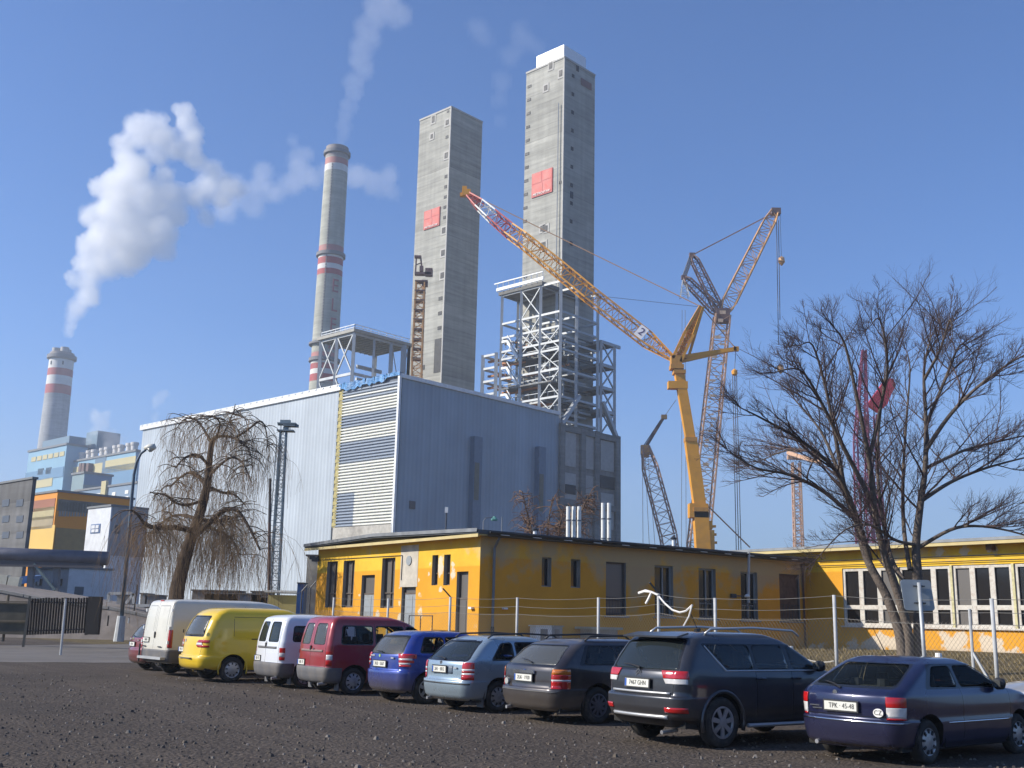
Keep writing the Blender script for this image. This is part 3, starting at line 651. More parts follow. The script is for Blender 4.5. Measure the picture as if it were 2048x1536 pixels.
# ---------------------------------------------------------------- older plant at the left
def block(name, label, cat, pxc, ytop, D, pxl, pxr, mat, zb=0., parts=()):
    C0, zt = corner_at(pxc, ytop, D); t = thing(name, label, cat, C0+ZZ*zb)
    wb_ = plane_hit(pxl, ytop+40, C0, UB)[0]; wa = plane_hit(pxr, ytop+40, C0, UA)[0]
    o = MB(); o.box(C0+UA*wa/2+UB*wb_/2+ZZ*((zt+zb)/2), (wa, wb_, zt-zb), AX); o.build('wall', mat, t)
    o = MB(); o.box(C0+UA*wa/2+UB*wb_/2+ZZ*(zt+D*.0006), (wa+D*.002, wb_+D*.002, D*.0018), AX); o.build('roof', m_roofgrey, t)
    def face(side, x0, y0, x1, y1, m_, nm='window', d=None, parent=t):
        d = d or D*.0004
        if side == 'l':
            b0, za = plane_hit(x0, y0, C0, UB); b1, zb_ = plane_hit(x1, y1, C0, UB)
            o = MB(); o.box(C0+UB*(b0+b1)/2-UA*(d/2)+ZZ*((za+zb_)/2), (d, abs(b1-b0), abs(za-zb_)), AX)
        else:
            a0_, za = plane_hit(x0, y0, C0, UA); a1_, zb_ = plane_hit(x1, y1, C0, UA)
            o = MB(); o.box(C0+UA*(a0_+a1_)/2-UB*(d/2)+ZZ*((za+zb_)/2), (abs(a1_-a0_), d, abs(za-zb_)), AX)
        return o.build(nm, m_, parent)
    return t, C0, zt, wa, wb_, face
m_lblue = M('light_blue_sheet', (.20, .37, .50), .6, var=.12, scale=.03); m_mblue = M('mid_blue_sheet', (.10, .22, .36), .6, var=.12, scale=.03); m_yband = M('pale_yellow_band', (.48, .42, .22), .6, var=.12, scale=.03)
m_orange = M('orange_sheet', (.70, .27, .015), .6, var=.1, scale=.1); m_yell = M('yellow_sheet', (.72, .47, .11), .6, var=.1, scale=.1); m_brick = M('red_brown_sheet', (.30, .12, .07), .7, var=.15, scale=.2); m_beige = M('beige_glazing', (.36, .29, .17), .5, var=.2, scale=.3)
m_wwall = M('white_wall', (.62, .64, .66), .8, var=.08, dirt=(.4, .4, .4), dscale=.2, damt=.5); m_gwall = concrete('grey_wall', (.16, .16, .16), 3, .2, 1)
t, C0, zt, wa, wb_, face = block('boiler_house', 'light blue boiler house with a row of pale windows below the far thick chimney', 'industrial building', 134, 889, 660., 55, 172, m_lblue)
for i in range(6): face('l', 64+i*11.3, 915-i*2.2, 72+i*11.3, 922.5-i*2.2, m_yband)
for i in range(2): face('l', 77+i*16, 938-i*2, 86+i*16, 949-i*2, M('blue_dark_win', (.04, .07, .1), .3))
face('l', 56, 963, 104, 972, m_yband, 'band'); face('l', 52, 946, 126, 953, m_mblue, 'band')
C1 = C0+UA*2+UB*2; o = MB(); o.box(C1+UA*6+UB*(wb_*.4)+ZZ*(zt+3), (10, wb_*.7, 6), AX); o.box(C1+UA*22+UB*4+ZZ*(zt+5), (14, 14, 11), AX); o.split('rooftop_plant', M('roof_plant_blue', (.12, .2, .27), .6), t)
t, C0, zt, wa, wb_, face = block('bunker_bay', 'blue bay with a yellow band and small white roof vents at far left', 'industrial building', 272, 902, 600., 119, 277, m_lblue)
face('l', 121, 939, 147, 946, m_yband, 'band'); face('l', 205, 923, 270, 938, m_yband, 'band'); face('l', 119, 950, 270, 985, m_mblue, 'band'); face('l', 147, 935, 204, 946, m_yband, 'band')
face('l', 192, 913, 208, 960, M('shadow_blue', (.09, .16, .24), .6), 'recess_shadow')  # shadow of a recess, painted as a flat dark blue panel
for i in range(9):
    b = plane_hit(150+i*13+(3 if i % 2 else 0), 905, C0, UB)[0]; o = MB(); o.lathe(C0+UB*b+UA*4, [(1.8, zt), (1.8, zt+4.5), (2.2, zt+4.5), (2.2, zt+6), (0.1, zt+6.4)], 12); o.build('roof_vent', M('vent_white', (.6, .58, .55), .6), t)
for x0 in (168, 174, 183): face('l', x0, 928, x0+3, 944, M('machinery_brown', (.12, .07, .06), .7), 'machinery', 3)
t, C0, zt, wa, wb_, face = block('conveyor_house', 'dark blue box building in front of the yellow-banded bay', 'industrial building', 169, 946, 520., 141, 221, M('teal_grey_sheet', (.19, .27, .29), .6, var=.1, scale=.05))
face('r', 169, 947, 221, 975, m_mblue, 'side_cladding')
t, C0, zt, wa, wb_, face = block('low_blue_hall', 'low blue-grey hall with small white windows behind orange building', 'industrial building', 275, 966, 430., 148, 279, M('slate_blue_sheet', (.17, .25, .35), .6, var=.1, scale=.05))
for (x, y) in ((197, 990), (228, 988), (254, 984), (254, 996)): face('l', x-3, y-3, x+3, y+3, m_white)
face('l', 208, 963, 214, 994, m_yband, 'pipe', 1.)
t, C0, zt, wa, wb_, face = block('orange_building', 'bright orange and yellow clad office block at far left', 'building', 115.7, 983, 175., 58, 265, m_orange)
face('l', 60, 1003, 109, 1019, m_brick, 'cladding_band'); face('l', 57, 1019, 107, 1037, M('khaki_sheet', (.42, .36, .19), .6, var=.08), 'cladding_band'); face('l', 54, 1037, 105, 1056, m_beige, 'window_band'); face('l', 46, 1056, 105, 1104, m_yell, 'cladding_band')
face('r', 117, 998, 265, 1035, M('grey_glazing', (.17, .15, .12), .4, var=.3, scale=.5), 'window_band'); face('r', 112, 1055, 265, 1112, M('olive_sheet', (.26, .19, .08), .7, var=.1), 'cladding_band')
for i in range(12): face('r', 120+i*5.6, 1003+i*.5, 121+i*5.6, 1033, M('mullion_pale', (.25, .25, .22), .5), 'mullion')
t, C0, zt, wa, wb_, face = block('white_annex', 'narrow white rendered building with a blue-framed window, behind the weeping willow', 'building', 223, 1012, 145., 173, 292, m_wwall)
wf = face('l', 183, 1049, 200, 1066, M('blue_frame', (.10, .16, .30), .5)); face('l', 184.5, 1051, 191, 1057, m_wwall, 'pane', .12, wf); face('l', 193, 1050.5, 198.5, 1056.5, m_wwall, 'pane', .12, wf); face('l', 184.5, 1059, 190.5, 1064.5, m_wwall, 'pane', .12, wf); face('l', 192.5, 1058.5, 198, 1064, m_wwall, 'pane', .12, wf)
face('r', 226, 1012, 288, 1115, M('shade_grey_wall', (.34, .33, .33), .8, var=.1), 'side_shade'); face('r', 230, 1050, 238, 1068, MATS['blue_dark_win'])  # shaded side of the white wall, its shade painted as a darker grey sheet
t, C0, zt, wa, wb_, face = block('grey_warehouse', 'dark grey weathered building at the very left edge', 'building', 66, 957, 112., -160, 69, m_gwall)
for i in range(4):
    for j in range(3): face('l', -50+i*28, 1000+j*32, -38+i*28, 1012+j*32, M('dim_window', (.08, .09, .11), .4), 'window')
t, C0, zt, wa, wb_, face = block('white_cottage', 'small white house with two windows behind the pipe bridge', 'house', 139, 1136, 122., 60, 222, m_wwall)
for (x0, x1) in ((73, 84), (114, 124)):
    wf = face('l', x0, 1158, x1, 1171, M('brown_frame', (.10, .08, .07), .6)); face('l', (x0+x1)/2-.7, 1158, (x0+x1)/2+.7, 1171, m_wwall, 'mullion', .12, wf)
face('r', 150, 1173, 166, 1190, MATS['blue_dark_win'], 'door')
# ---------------------------------------------------------------- cranes
def lattice(root, name, pts, widths, mats, side=Vector((1, 0, 0)), chord=.22, brace=.11, step=1.0, seg_mats=None, ctype='x'):
    """square lattice boom along a polyline of world points; chords run the length, zig-zag bracing between"""
    o = MB(); n_ = len(pts)-1
    for i in range(n_):
        p, q = Vector(pts[i]), Vector(pts[i+1]); d = q-p; L = d.length; d.normalize()
        X = (side-d*side.dot(d)).normalized(); Y = d.cross(X); w0, w1 = widths[i], widths[i+1]
        k = max(1, int(L/((w0+w1)/2*step)+.5)); cor = [(-1, -1), (1, -1), (1, 1), (-1, 1)]
        o.cur = seg_mats[i] if seg_mats else 0
        P = lambda t, c: p+d*(L*t)+X*(c[0]*(w0+(w1-w0)*t)/2)+Y*(c[1]*(w0+(w1-w0)*t)/2)
        for c in cor: o.bar(P(0, c), P(1, c), chord)
        for s_ in range(k):
            t0, t1 = s_/k, (s_+1)/k
            for j in range(4):
                a, b = cor[j], cor[(j+1) % 4]
                if s_ % 2: a, b = b, a
                o.bar(P(t0, a), P(t1, b), brace, cap=False); o.bar(P(t0, a), P(t0, b), brace, cap=False)
    return o.build(name, mats, root)
def cable(root, p, q, r=.05, sag=0., mat=None, name='cable', n=8):
    o = MB(); p = Vector(p); q = Vector(q)
    pts = [p.lerp(q, i/n)-ZZ*(sag*4*(i/n)*(1-i/n)) for i in range(n+1)] if sag else [p, q]
    o.tube(pts, r, 4); return o.build(name, mat or m_cable, root)
m_cable = M('steel_cable', (.06, .06, .07), .6, var=.1); m_pend = M('pendant_orange', (.42, .25, .14), .6, var=.1)
m_cy = M('crane_yellow', (.72, .33, .025), .42, var=.08, scale=.5, dirt=(.35, .18, .05), dscale=.4, damt=.4); m_cyd = M('crane_dark_yellow', (.50, .24, .04), .5, var=.1)
m_cr = M('crane_red', (.42, .05, .04), .5, var=.1); m_cw = M('crane_white', (.62, .62, .60), .5, var=.08); m_cblk = M('crane_black', (.03, .03, .035), .6)
m_cor = M('crane_orange', (.60, .32, .12), .5, var=.15, scale=.5); m_cpur = M('crane_magenta', (.25, .06, .12), .5, var=.15); m_corp = M('crane_pale_orange', (.55, .33, .20), .6, var=.12)
# telescopic crane with luffing lattice jib
Y0 = 185.0
tc = thing('telescopic_crane', 'yellow telescopic crane with long red, white and yellow lattice jib reaching over to the towers', 'crane', atY(1412, 1262, Y0))
Hd = atY(1352, 722, Y0); Bs = atY(1414, 1230, Y0); bl = [atY(1414, 1225, Y0), atY(1400, 1020, Y0), atY(1381, 880, Y0), atY(1358, 745, Y0)]
o = MB()
for (p, q, w_) in ((bl[0], bl[1], 2.2), (bl[1], bl[2], 1.85), (bl[2], bl[3], 1.5)): o.bar(p, q, w_, w_*1.1)
bm_ = o.build('telescopic_boom', m_cy, tc)
o = MB()
for q, w_ in ((bl[1], 2.5), (bl[2], 2.1), (bl[3], 2.1)): o.box(q, (w_, w_, .7))
o.box(atY(1353, 735, Y0), (2.3, 2.2, .8)); o.box(atY(1352, 722, Y0), (1.9, 2.0, 1.6))
o.split('boom_collar', m_cyd, tc)
o = MB(); o.box(atY(1355, 771, Y0), (3.4, 1.6, 1.3)); o.split('winch', m_cy, tc)
o = MB()   # ribs and ladder at the boom foot
for i in range(9): o.box(bl[0].lerp(bl[1], .2+i*.08)+Vector((1.8, 0, 0)), (1.4, .6, .4))
o.box(bl[0].lerp(bl[1], .45)+Vector((1.2, -.3, 0)), (1.1, 1.1, 12)); o.box(atY(1396, 1022, Y0), (3.2, 2.2, 2.4)); o.box(atY(1406, 1050, Y0), (3, 1.6, 1.4)); o.build('boom_foot_gear', m_cy, tc)
J = [(1345, 717), (1296, 680), (1180, 590), (1120, 540), (1048, 482), (1020, 462), (985, 432), (960, 410), (935, 388)]
Yj = lambda i: Y0+2+i*1.5
Jp = [atY(x, y, Yj(i)) for i, (x, y) in enumerate(J)]
lattice(tc, 'luffing_jib', Jp, [.8, 2.4, 2.5, 2.5, 2.4, 2.3, 2.1, 1.8, .7], [m_cy, m_cr, m_cw, m_cyd], side=Vector((0, 1, 0)), seg_mats=[0, 3, 0, 0, 0, 1, 2, 1], chord=.27, brace=.10, step=.62)
o = MB(); c = atY(933, 386, Yj(8)); o.box(c, (1.6, 1.2, 1.3)); o.box(atY(929, 381, Yj(8)), (.9, .9, 1.6)); o.box(atY(926, 390, Yj(8)), (1.2, .8, .7)); o.build('jib_head', m_cy, tc)
# fore and aft masts
F1 = atY(1403, 614, Y0); F2 = atY(1472, 698, Y0)
lattice(tc, 'mast', [Hd, Hd.lerp(F1, .5), F1], [1.5, 1.5, .5], m_cy, side=Vector((0, 1, 0)), chord=.5, brace=.15)
o = MB(); o.bar(Hd+Vector((2.0, 0, 0)), F1+Vector((.3, 0, 0)), .45); o.bar(Hd, F1, .8); o.split('mast_beam', m_cy, tc)
o = MB(); o.bar(Hd+Vector((.5, 0, .6)), F2, .7); o.bar(Hd+Vector((.5, 0, -.2)), F2, .5); o.box(F2, (.9, .7, .8)); o.build('aft_mast', m_cy, tc)
for a, b, m_ in ((F1, Jp[-1]+Vector((0, 0, .3)), m_pend), (F1, F2, m_pend), (F1, Jp[2], m_cable)): cable(tc, a, b, .09 if m_ is m_pend else .04, .0, m_, 'pendant')
cable(tc, F2, atY(1469, 740, Y0), .05)
o = MB(); bx = atY(1469, 742, Y0); o.lathe(bx+ZZ*-.6, [(.1, -.3), (.5, 0), (.55, .6), (.1, 1.0)], 10); o.build('hook_ball', m_cy, tc)
for dx in (-.35, 0, .35): cable(tc, bx+Vector((dx, 0, -.5)), Vector((bx.x+dx*1.2, bx.y, 3)), .07, 0, m_cable, 'hoist_rope')
cable(tc, atY(1414, 1010, Y0), atY(1500, 1095, Y0), .12, 0, m_pend, 'pendant')
o = MB(); c0 = atY(1420, 1262, Y0)
o.box((c0.x, c0.y, 1.9), (3, 16, 1.2)); o.box((c0.x-.2, c0.y+4, 3.6), (3, 6, 2.4)); o.build('carrier', m_cy, tc)
o = MB()
for i in range(6):
    for s_ in (-1.3, 1.3): o.tube([(c0.x+s_-.3, c0.y-6.5+i*2.4, .8), (c0.x+s_+.3, c0.y-6.5+i*2.4, .8)], .8, 14)
o.split('tyre', m_cblk, tc)
N2 = Jp[1].lerp(Jp[2], .13); o = MB()
dj = (Jp[2]-Jp[1]).normalized(); uj = Vector((-dj.z, 0, dj.x)); uj = uj if uj.z > 0 else -uj
o.box(N2+Vector((0, -1.45, 0)), (1.7, .08, 2.3), (-dj, Vector((0, 1, 0)), uj)); sg = o.build('number_board', M('board_white', (.8, .8, .82), .5, var=.03), tc)
text('lettering', '2', 2.0, N2+Vector((0, -1.52, 0))-ORG[tc.name], -dj, uj, M('board_purple', (.06, .04, .14), .6), sg, .02)
# crawler lattice crane behind
Yc = 262.0
cc = thing('crawler_crane', 'giant pale orange lattice crane forking into jib and two back masts behind the yellow one', 'crane', atY(1380, 1262, Yc))
K = atY(1444, 632, Yc)
lattice(cc, 'main_boom', [atY(1384, 1240, Yc), atY(1397, 1085, Yc), K], [2.2, 4.6, 3.6], [m_corp], side=Vector((0, 1, 0)), chord=.38, brace=.15, step=.75)
o = MB()
for i in range(36):
    t = .02+i*.028; p = atY(1393, 1085, Yc).lerp(K, t); p = p+Vector((random.uniform(-1.2, 1.0), -2.2, random.uniform(-.4, .4))); o.box(p, (random.uniform(.5, 1.5), .1, random.uniform(.3, .9)))
o.split('boom_plate', M('pale_plate', (.62, .45, .30), .4, var=.25), cc)
T = atY(1548, 425, Yc+4)
lattice(cc, 'luffing_jib', [K, K.lerp(T, .12), K.lerp(T, .9), T], [1.4, 3.4, 2.9, 1.8], [m_cor], side=Vector((0, 1, 0)), chord=.34, brace=.13, step=.8)
M1 = atY(1384, 510, Yc); M2 = atY(1368, 555, Yc); m_cdk = M('crane_brown', (.16, .10, .09), .6, var=.2)
lattice(cc, 'back_mast', [K, K.lerp(M1, .2), K.lerp(M1, .9), M1], [1, 2.2, 1.8, .6], [m_cdk], side=Vector((0, 1, 0)), chord=.32, brace=.13)
lattice(cc, 'back_mast', [K, K.lerp(M2, .2), K.lerp(M2, .9), M2], [1, 2.4, 1.8, .6], [m_cdk], side=Vector((0, 1, 0)), chord=.34, brace=.13)
o = MB(); o.box(K, (3.5, 3, 3.4)); o.box(T+Vector((.4, 0, .2)), (2.4, 2, 1.6)); o.box(M1, (1.4, 1, 1)); o.box(M2, (1.4, 1, 1)); o.split('sheave_head', m_cdk, cc)
for dx in (-.5, -.2, .1, .4): cable(cc, M1+Vector((dx, 0, 0)), M2+Vector((dx, 0, 0)), .12, 0, m_cable, 'luffing_rope')
for d_ in (.0, .5): cable(cc, M1+Vector((0, d_, 0)), T+Vector((0, d_, 0)), .09, 0, m_pend if d_ else m_cdk, 'pendant')
for dx in (-.2, 1.3): cable(cc, atY(1365+dx*4, 620, Yc), atY(1364+dx*7, 1240, Yc), .06, 0, m_cable, 'back_stay')
lattice(cc, 'spreader', [M2+Vector((0, 0, -.5)), atY(1369, 596, Yc)], [.6, 2.2], [m_cw], side=Vector((0, 1, 0)), chord=.15, brace=.08)
for (x0, x1, y1) in ((1553, 1557, 690), (1557, 1560, 640)): cable(cc, atY(x0, 440, Yc+4), atY(x1, y1, Yc+4), .1, 0, m_cable, 'hoist_rope')
o = MB()
for (x, y) in ((1563, 522), (1561, 738)): o.lathe(atY(x, y, Yc+4), [(.1, -1.3), (.9, -.3), (.8, .8), (.1, 1.3)], 10)
o.split('hook_block', m_cor, cc); cable(cc, T+Vector((1.6, 0, 0)), atY(1563, 518, Yc+4), .05)
o = MB(); b0 = atY(1375, 1262, Yc); 
for s_ in (-3.5, 3.5): o.box((b0.x+s_, b0.y, .9), (1.5, 10, 1.8))
o.split('crawler_track', m_cblk, cc); o = MB(); o.box((b0.x, b0.y+2, 3.2), (5, 11, 2.6)); o.build('superstructure', m_cor, cc)
# small lattice crane left of the yellow one
Ys = 230.0
sc_ = thing('derrick_crane', 'short leaning red-brown lattice crane with a cable mast, left of the yellow crane', 'crane', atY(1352, 1262, Ys))
h_ = atY(1291, 893, Ys)
lattice(sc_, 'main_boom', [atY(1362, 1240, Ys), atY(1336, 1070, Ys), atY(1300, 935, Ys), h_], [2.4, 3.2, 3.0, 1.4], [M('crane_rust', (.46, .28, .20), .6, var=.2)], side=Vector((0, 1, 0)), chord=.30, brace=.12, step=.8)
tp = atY(1328, 834, Ys); o = MB(); o.bar(h_, tp, .5); o.build('mast', m_cdk, sc_)
for dx in (-.5, 0, .4): cable(sc_, h_+Vector((dx, 0, 0)), tp+Vector((dx*.6, 0, 0)), .1, 0, m_cable, 'luffing_rope')
o = MB(); o.box(tp, (1.2, 1, .9)); o.box(atY(1290, 900, Ys), (1.8, 1.4, 2)); o.box(atY(1290, 912, Ys), (1.6, 1.4, .5)); o.split('sheave_head', m_cor, sc_)
for x0, x1 in ((1285, 1287), (1290, 1306), (1296, 1322)): cable(sc_, atY(x0, 915, Ys), atY(x1, 1240, Ys), .05, 0, m_pend, 'hoist_rope')
cable(sc_, tp, atY(1352, 800, Ys), .05, 0, m_pend, 'pendant')
# slim tower crane standing against the shorter tower
Yt = 228.0; z0_ = HZ-4
tw = thing('tower_crane', 'slim orange tower crane standing against the shorter concrete tower', 'crane', atY(831, 1240, Yt))
q0, q1, q2 = atY(830, 1100, Yt), atY(834, 720, Yt), atY(841, 566, Yt)
lattice(tw, 'mast', [q0, q1, q2], [2.1, 2.1, 1.9], [m_cor], side=Vector((1, 0, 0)), chord=.3, brace=.15, step=.75)
o = MB()
for i in range(9): o.box(q1.lerp(q2, i/8)+ZZ*.2, (2.3, 2.3, .25))
o.split('mast_platform', m_cdk, tw)
o = MB(); o.box(atY(846, 548, Yt), (3.6, 1.6, .5)); o.box(atY(843, 538, Yt), (.8, 1.0, 1.2)); o.box(atY(836, 514, Yt), (1.5, 1.0, .5)); o.bar(atY(831, 546, Yt), atY(833, 512, Yt), .3); o.bar(atY(845, 546, Yt), atY(841, 512, Yt), .35); o.bar(atY(831, 530, Yt), atY(844, 525, Yt), .2); o.box(atY(858, 545, Yt), (1.6, 1.6, 1.6)); o.box(atY(850, 567, Yt), (1.2, 1.4, 1.3)); o.build('slewing_head', m_cdk, tw)
# behind the big tree
td = thing('distant_tower_crane', 'faint pale orange tower crane far behind the bare tree', 'crane', atY(1602, 1262, 420))
lattice(td, 'mast', [atY(1602, 1240, 420), atY(1592, 925, 420)], [3.2, 2.8], [m_corp], chord=.5, brace=.25, step=.8)
o = MB(); o.box(atY(1590, 915, 420), (6, 2, 1.6)); o.bar(atY(1575, 905, 420), atY(1640, 925, 400), .9, 1.4); o.bar(atY(1575, 905, 420), atY(1608, 900, 420), .8, 1.0); o.build('jib', m_corp, td)
pc = thing('magenta_crane', 'magenta red lattice crane with a raised solid tip, seen through the tree', 'crane', atY(1740, 1262, 210))
lattice(pc, 'boom', [atY(1745, 1240, 210), atY(1735, 1050, 210), atY(1722, 880, 210), atY(1728, 700, 210)], [3.6, 3.6, 2.2, .6], [m_cpur], side=Vector((1, 0, 0)), chord=.30, brace=.13, step=.8)
lattice(pc, 'boom', [atY(1765, 1240, 213), atY(1748, 1000, 213), atY(1742, 830, 213)], [2.6, 2.6, 1.6], [m_cpur], side=Vector((1, 0, 0)), chord=.28, brace=.12, step=.8)
o = MB(); a_, b_ = atY(1746, 816, 212), atY(1782, 764, 212); dd = (b_-a_).normalized(); nn = Vector((-dd.z, 0, dd.x))
prof = [a_-nn*1.4, a_.lerp(b_, .35)-nn*1.9, a_.lerp(b_, .7)-nn*1.4, b_-nn*1.2, b_+dd*.9, b_+nn*1.2, a_.lerp(b_, .6)+nn*1.2, a_+nn*1.3]
o.prism(prof, (0, 1.2, 0)); o.build('boom_tip', M('tip_red', (.50, .03, .06), .45, var=.1), pc)
# ---------------------------------------------------------------- yellow works buildings
U1, U2 = A2(52.5), A2(-37.3)              # along the long wall / along the short facade
W0 = atY(958, 1200, 46.0); W0.z = 0
ZB = .85                                   # floor level on the bank
def plaster(name, low, up, zsplit, grey, peel, zpeel0, zpeel1, seed=0., grey_amt=.5, grey_xr=None, spots=()):
    """two-tone yellow limewash with grey repair patches and pale peeling near the ground"""
    m = bpy.data.materials.new(name); m.use_nodes = True; n = m.node_tree.nodes; l = m.node_tree.links; b = n['Principled BSDF']
    g = n.new('ShaderNodeNewGeometry'); sp = n.new('ShaderNodeSeparateXYZ'); l.new(g.outputs['Position'], sp.inputs[0])
    of = n.new('ShaderNodeVectorMath'); of.operation = 'ADD'; of.inputs[1].default_value = (seed, seed*2, 0); l.new(g.outputs['Position'], of.inputs[0])
    def noise(sc, det=6, ro=.6):
        t = n.new('ShaderNodeTexNoise'); t.inputs['Scale'].default_value = sc; t.inputs['Detail'].default_value = det; t.inputs['Roughness'].default_value = ro
        l.new(of.outputs[0], t.inputs['Vector']); return t.outputs[0]
    def mr(v, a, b_, c, d):
        t = n.new('ShaderNodeMapRange')
        for i, x in enumerate((a, b_, c, d)): t.inputs[i+1].default_value = x
        l.new(v, t.inputs[0]); return t.outputs[0]
    def math(op, a, b_):
        t = n.new('ShaderNodeMath'); t.operation = op
        for i, x in enumerate((a, b_)):
            if isinstance(x, (int, float)): t.inputs[i].default_value = x
            else: l.new(x, t.inputs[i])
        return t.outputs[0]
    def mix(f, a, b_):
        t = n.new('ShaderNodeMix'); t.data_type = 'RGBA'; l.new(f, t.inputs[0])
        for i, x in ((6, a), (7, b_)):
            if isinstance(x, tuple): t.inputs[i].default_value = (*x, 1)
            else: l.new(x, t.inputs[i])
        return t.outputs[2]
    z = sp.outputs[2]; zn = math('ADD', z, mr(noise(.9, 7), 0, 1, -.5, .5))
    c = mix(mr(z, zsplit-.03, zsplit+.03, 0, 1), low, up)
    dk = tuple(x*.78 for x in low); c = mix(mr(noise(.5, 8, .7), .4, .7, 0, .55), c, dk)
    # grey repairs: ragged areas towards the top and around openings
    gm = math('ADD', noise(.28, 7, .62), mr(zn, zsplit-1.6, zsplit+.5, -.07, .045)); 
    if grey_xr:
        dp = n.new('ShaderNodeVectorMath'); dp.operation = 'DOT_PRODUCT'; dp.inputs[1].default_value = tuple(U1); sb = n.new('ShaderNodeVectorMath'); sb.operation = 'SUBTRACT'; sb.inputs[1].default_value = tuple(W0); l.new(g.outputs['Position'], sb.inputs[0]); l.new(sb.outputs[0], dp.inputs[0])
        gm = math('ADD', gm, mr(dp.outputs['Value'], grey_xr[0], grey_xr[1], -.05, .07))
    c = mix(mr(gm, .57-grey_amt*.11, .665-grey_amt*.11, 0, .75), c, grey)
    pm = math('ADD', noise(1.5, 9, .72), mr(zn, zpeel0, zpeel1, .14, -.16))
    for (pt, rad) in spots:
        vd = n.new('ShaderNodeVectorMath'); vd.operation = 'DISTANCE'; vd.inputs[1].default_value = tuple(pt); l.new(g.outputs['Position'], vd.inputs[0]); pm = math('ADD', pm, mr(vd.outputs['Value'], rad*.25, rad*1.35, .30, 0))
    c = mix(mr(pm, .56, .63, 0, .88), c, peel)
    c = mix(mr(z, ZB-.3, ZB+.25, .5, 0), c, (.13, .09, .04))
    l.new(c, b.inputs['Base Color']); b.inputs['Roughness'].default_value = .92; b.inputs['Specular IOR Level'].default_value = .2
    bp = n.new('ShaderNodeBump'); bp.inputs['Strength'].default_value = .35; bp.inputs['Distance'].default_value = .02; l.new(pm, bp.inputs['Height']); l.new(bp.outputs[0], b.inputs['Normal'])
    return m
PEEL = (.62, .57, .45); GREY = (.30, .27, .22)
def spot_px(lst, P0, u): return [(P0+u*plane_hit(x, y, P0, u)[0]+ZZ*plane_hit(x, y, P0, u)[1], r) for x, y, r in lst]
m_pl1 = plaster('yellow_limewash_front', (.70, .33, .03), (.74, .47, .05), 4.05, (.50, .42, .26), PEEL, .6, 2.0, 3., .15, None,
  spot_px([(882, 1125, .42), (882, 1147, .36), (906, 1127, .3), (860, 1128, .25), (905, 1150, .28), (858, 1148, .2), (880, 1180, .25), (799, 1175, .22), (799, 1205, .25), (838, 1160, .2), (839, 1190, .28), (840, 1225, .35), (800, 1235, .25), (719, 1190, .16), (718, 1225, .2), (755, 1225, .35)], W0, U2))
m_pl2 = plaster('yellow_limewash_long', (.72, .33, .035), (.72, .40, .06), 4.45, (.42, .34, .22), (.45, .35, .2), .1, 1.2, 9., .55, (2, 14))
Q0 = W0+U1*plane_hit(1611, 1150, W0, U1)[0]; U3 = A2(143.0)
m_pl3 = plaster('yellow_limewash_wing', (.68, .32, .03), (.76, .49, .05), 4.75, (.42, .38, .30), (.60, .54, .44), .75, 1.7, 17., .25, None, spot_px([(1760, 1274, .5), (1738, 1286, .4), (1790, 1282, .45), (1905, 1285, .5), (1880, 1264, .4), (1925, 1270, .4), (1985, 1290, .5), (1962, 1272, .4), (1930, 1100, .5), (1880, 1102, .4), (1990, 1100, .4)], Q0, U3))
m_reveal = M('reveal_grey', (.30, .28, .25), .85, var=.15); m_frame_b = M('old_brown_frame', (.10, .075, .06), .7, var=.2, scale=4); m_frame_w = M('flaking_white_frame', (.55, .52, .46), .7, var=.1, scale=3, dirt=(.35, .26, .2), dscale=5, damt=.6)
m_winD = glassmat('dark_window_glass', (.018, .017, .018), .12); m_winG = glassmat('dusty_window_glass', (.12, .11, .10), .35); m_doorg = M('grey_door_paint', (.27, .30, .32), .6, var=.08, scale=2, dirt=(.18, .17, .15), dscale=2)
m_eave = M('eave_boards', (.52, .42, .20), .8, var=.1); m_fascia = M('zinc_fascia', (.20, .21, .22), .55, metal=.4, var=.2); m_felt = M('roofing_felt', (.09, .10, .11), .9, var=.2); m_gutter = M('dark_gutter', (.045, .05, .06), .5, metal=.3, var=.2)
def wall(parent, name, P0, u, L, z0, z1, holes, mat, depth=.28, extra=None):
    """a wall sheet with real openings and reveals; holes are (t0, t1, z0, z1)"""
    nrm = Vector((u.y, -u.x, 0)); 
    if nrm.dot(Vector((0, -1, 0))) < 0: nrm = -nrm         # faces the camera side
    ts = sorted(set([0, L]+[h[0] for h in holes]+[h[1] for h in holes])); zs = sorted(set([z0, z1]+[h[2] for h in holes]+[h[3] for h in holes]))
    o = MB()
    for i in range(len(ts)-1):
        for j in range(len(zs)-1):
            tm, zm = (ts[i]+ts[i+1])/2, (zs[j]+zs[j+1])/2
            if any(h[0] < tm < h[1] and h[2] < zm < h[3] for h in holes): continue
            o.add([P0+u*ts[i]+ZZ*zs[j], P0+u*ts[i+1]+ZZ*zs[j], P0+u*ts[i+1]+ZZ*zs[j+1], P0+u*ts[i]+ZZ*zs[j+1]], [(0, 1, 2, 3)])
    o.cur = 1
    for (a, b, c, d) in holes:
        q = [P0+u*a+ZZ*c, P0+u*b+ZZ*c, P0+u*b+ZZ*d, P0+u*a+ZZ*d]; r = [p-nrm*depth for p in q]
        o.add(q+r, [(i, (i+1) % 4, 4+(i+1) % 4, 4+i) for i in range(4)])
    return o.build(name, [mat, m_reveal], parent), nrm
def hole_px(P0, u, x0, x1, yt, yb_):
    t0, zt = plane_hit(x0, yt, P0, u); t1, _ = plane_hit(x1, yt, P0, u); zb = plane_hit((x0+x1)/2, yb_, P0, u)[1]
    return (min(t0, t1), max(t0, t1), zb, zt)
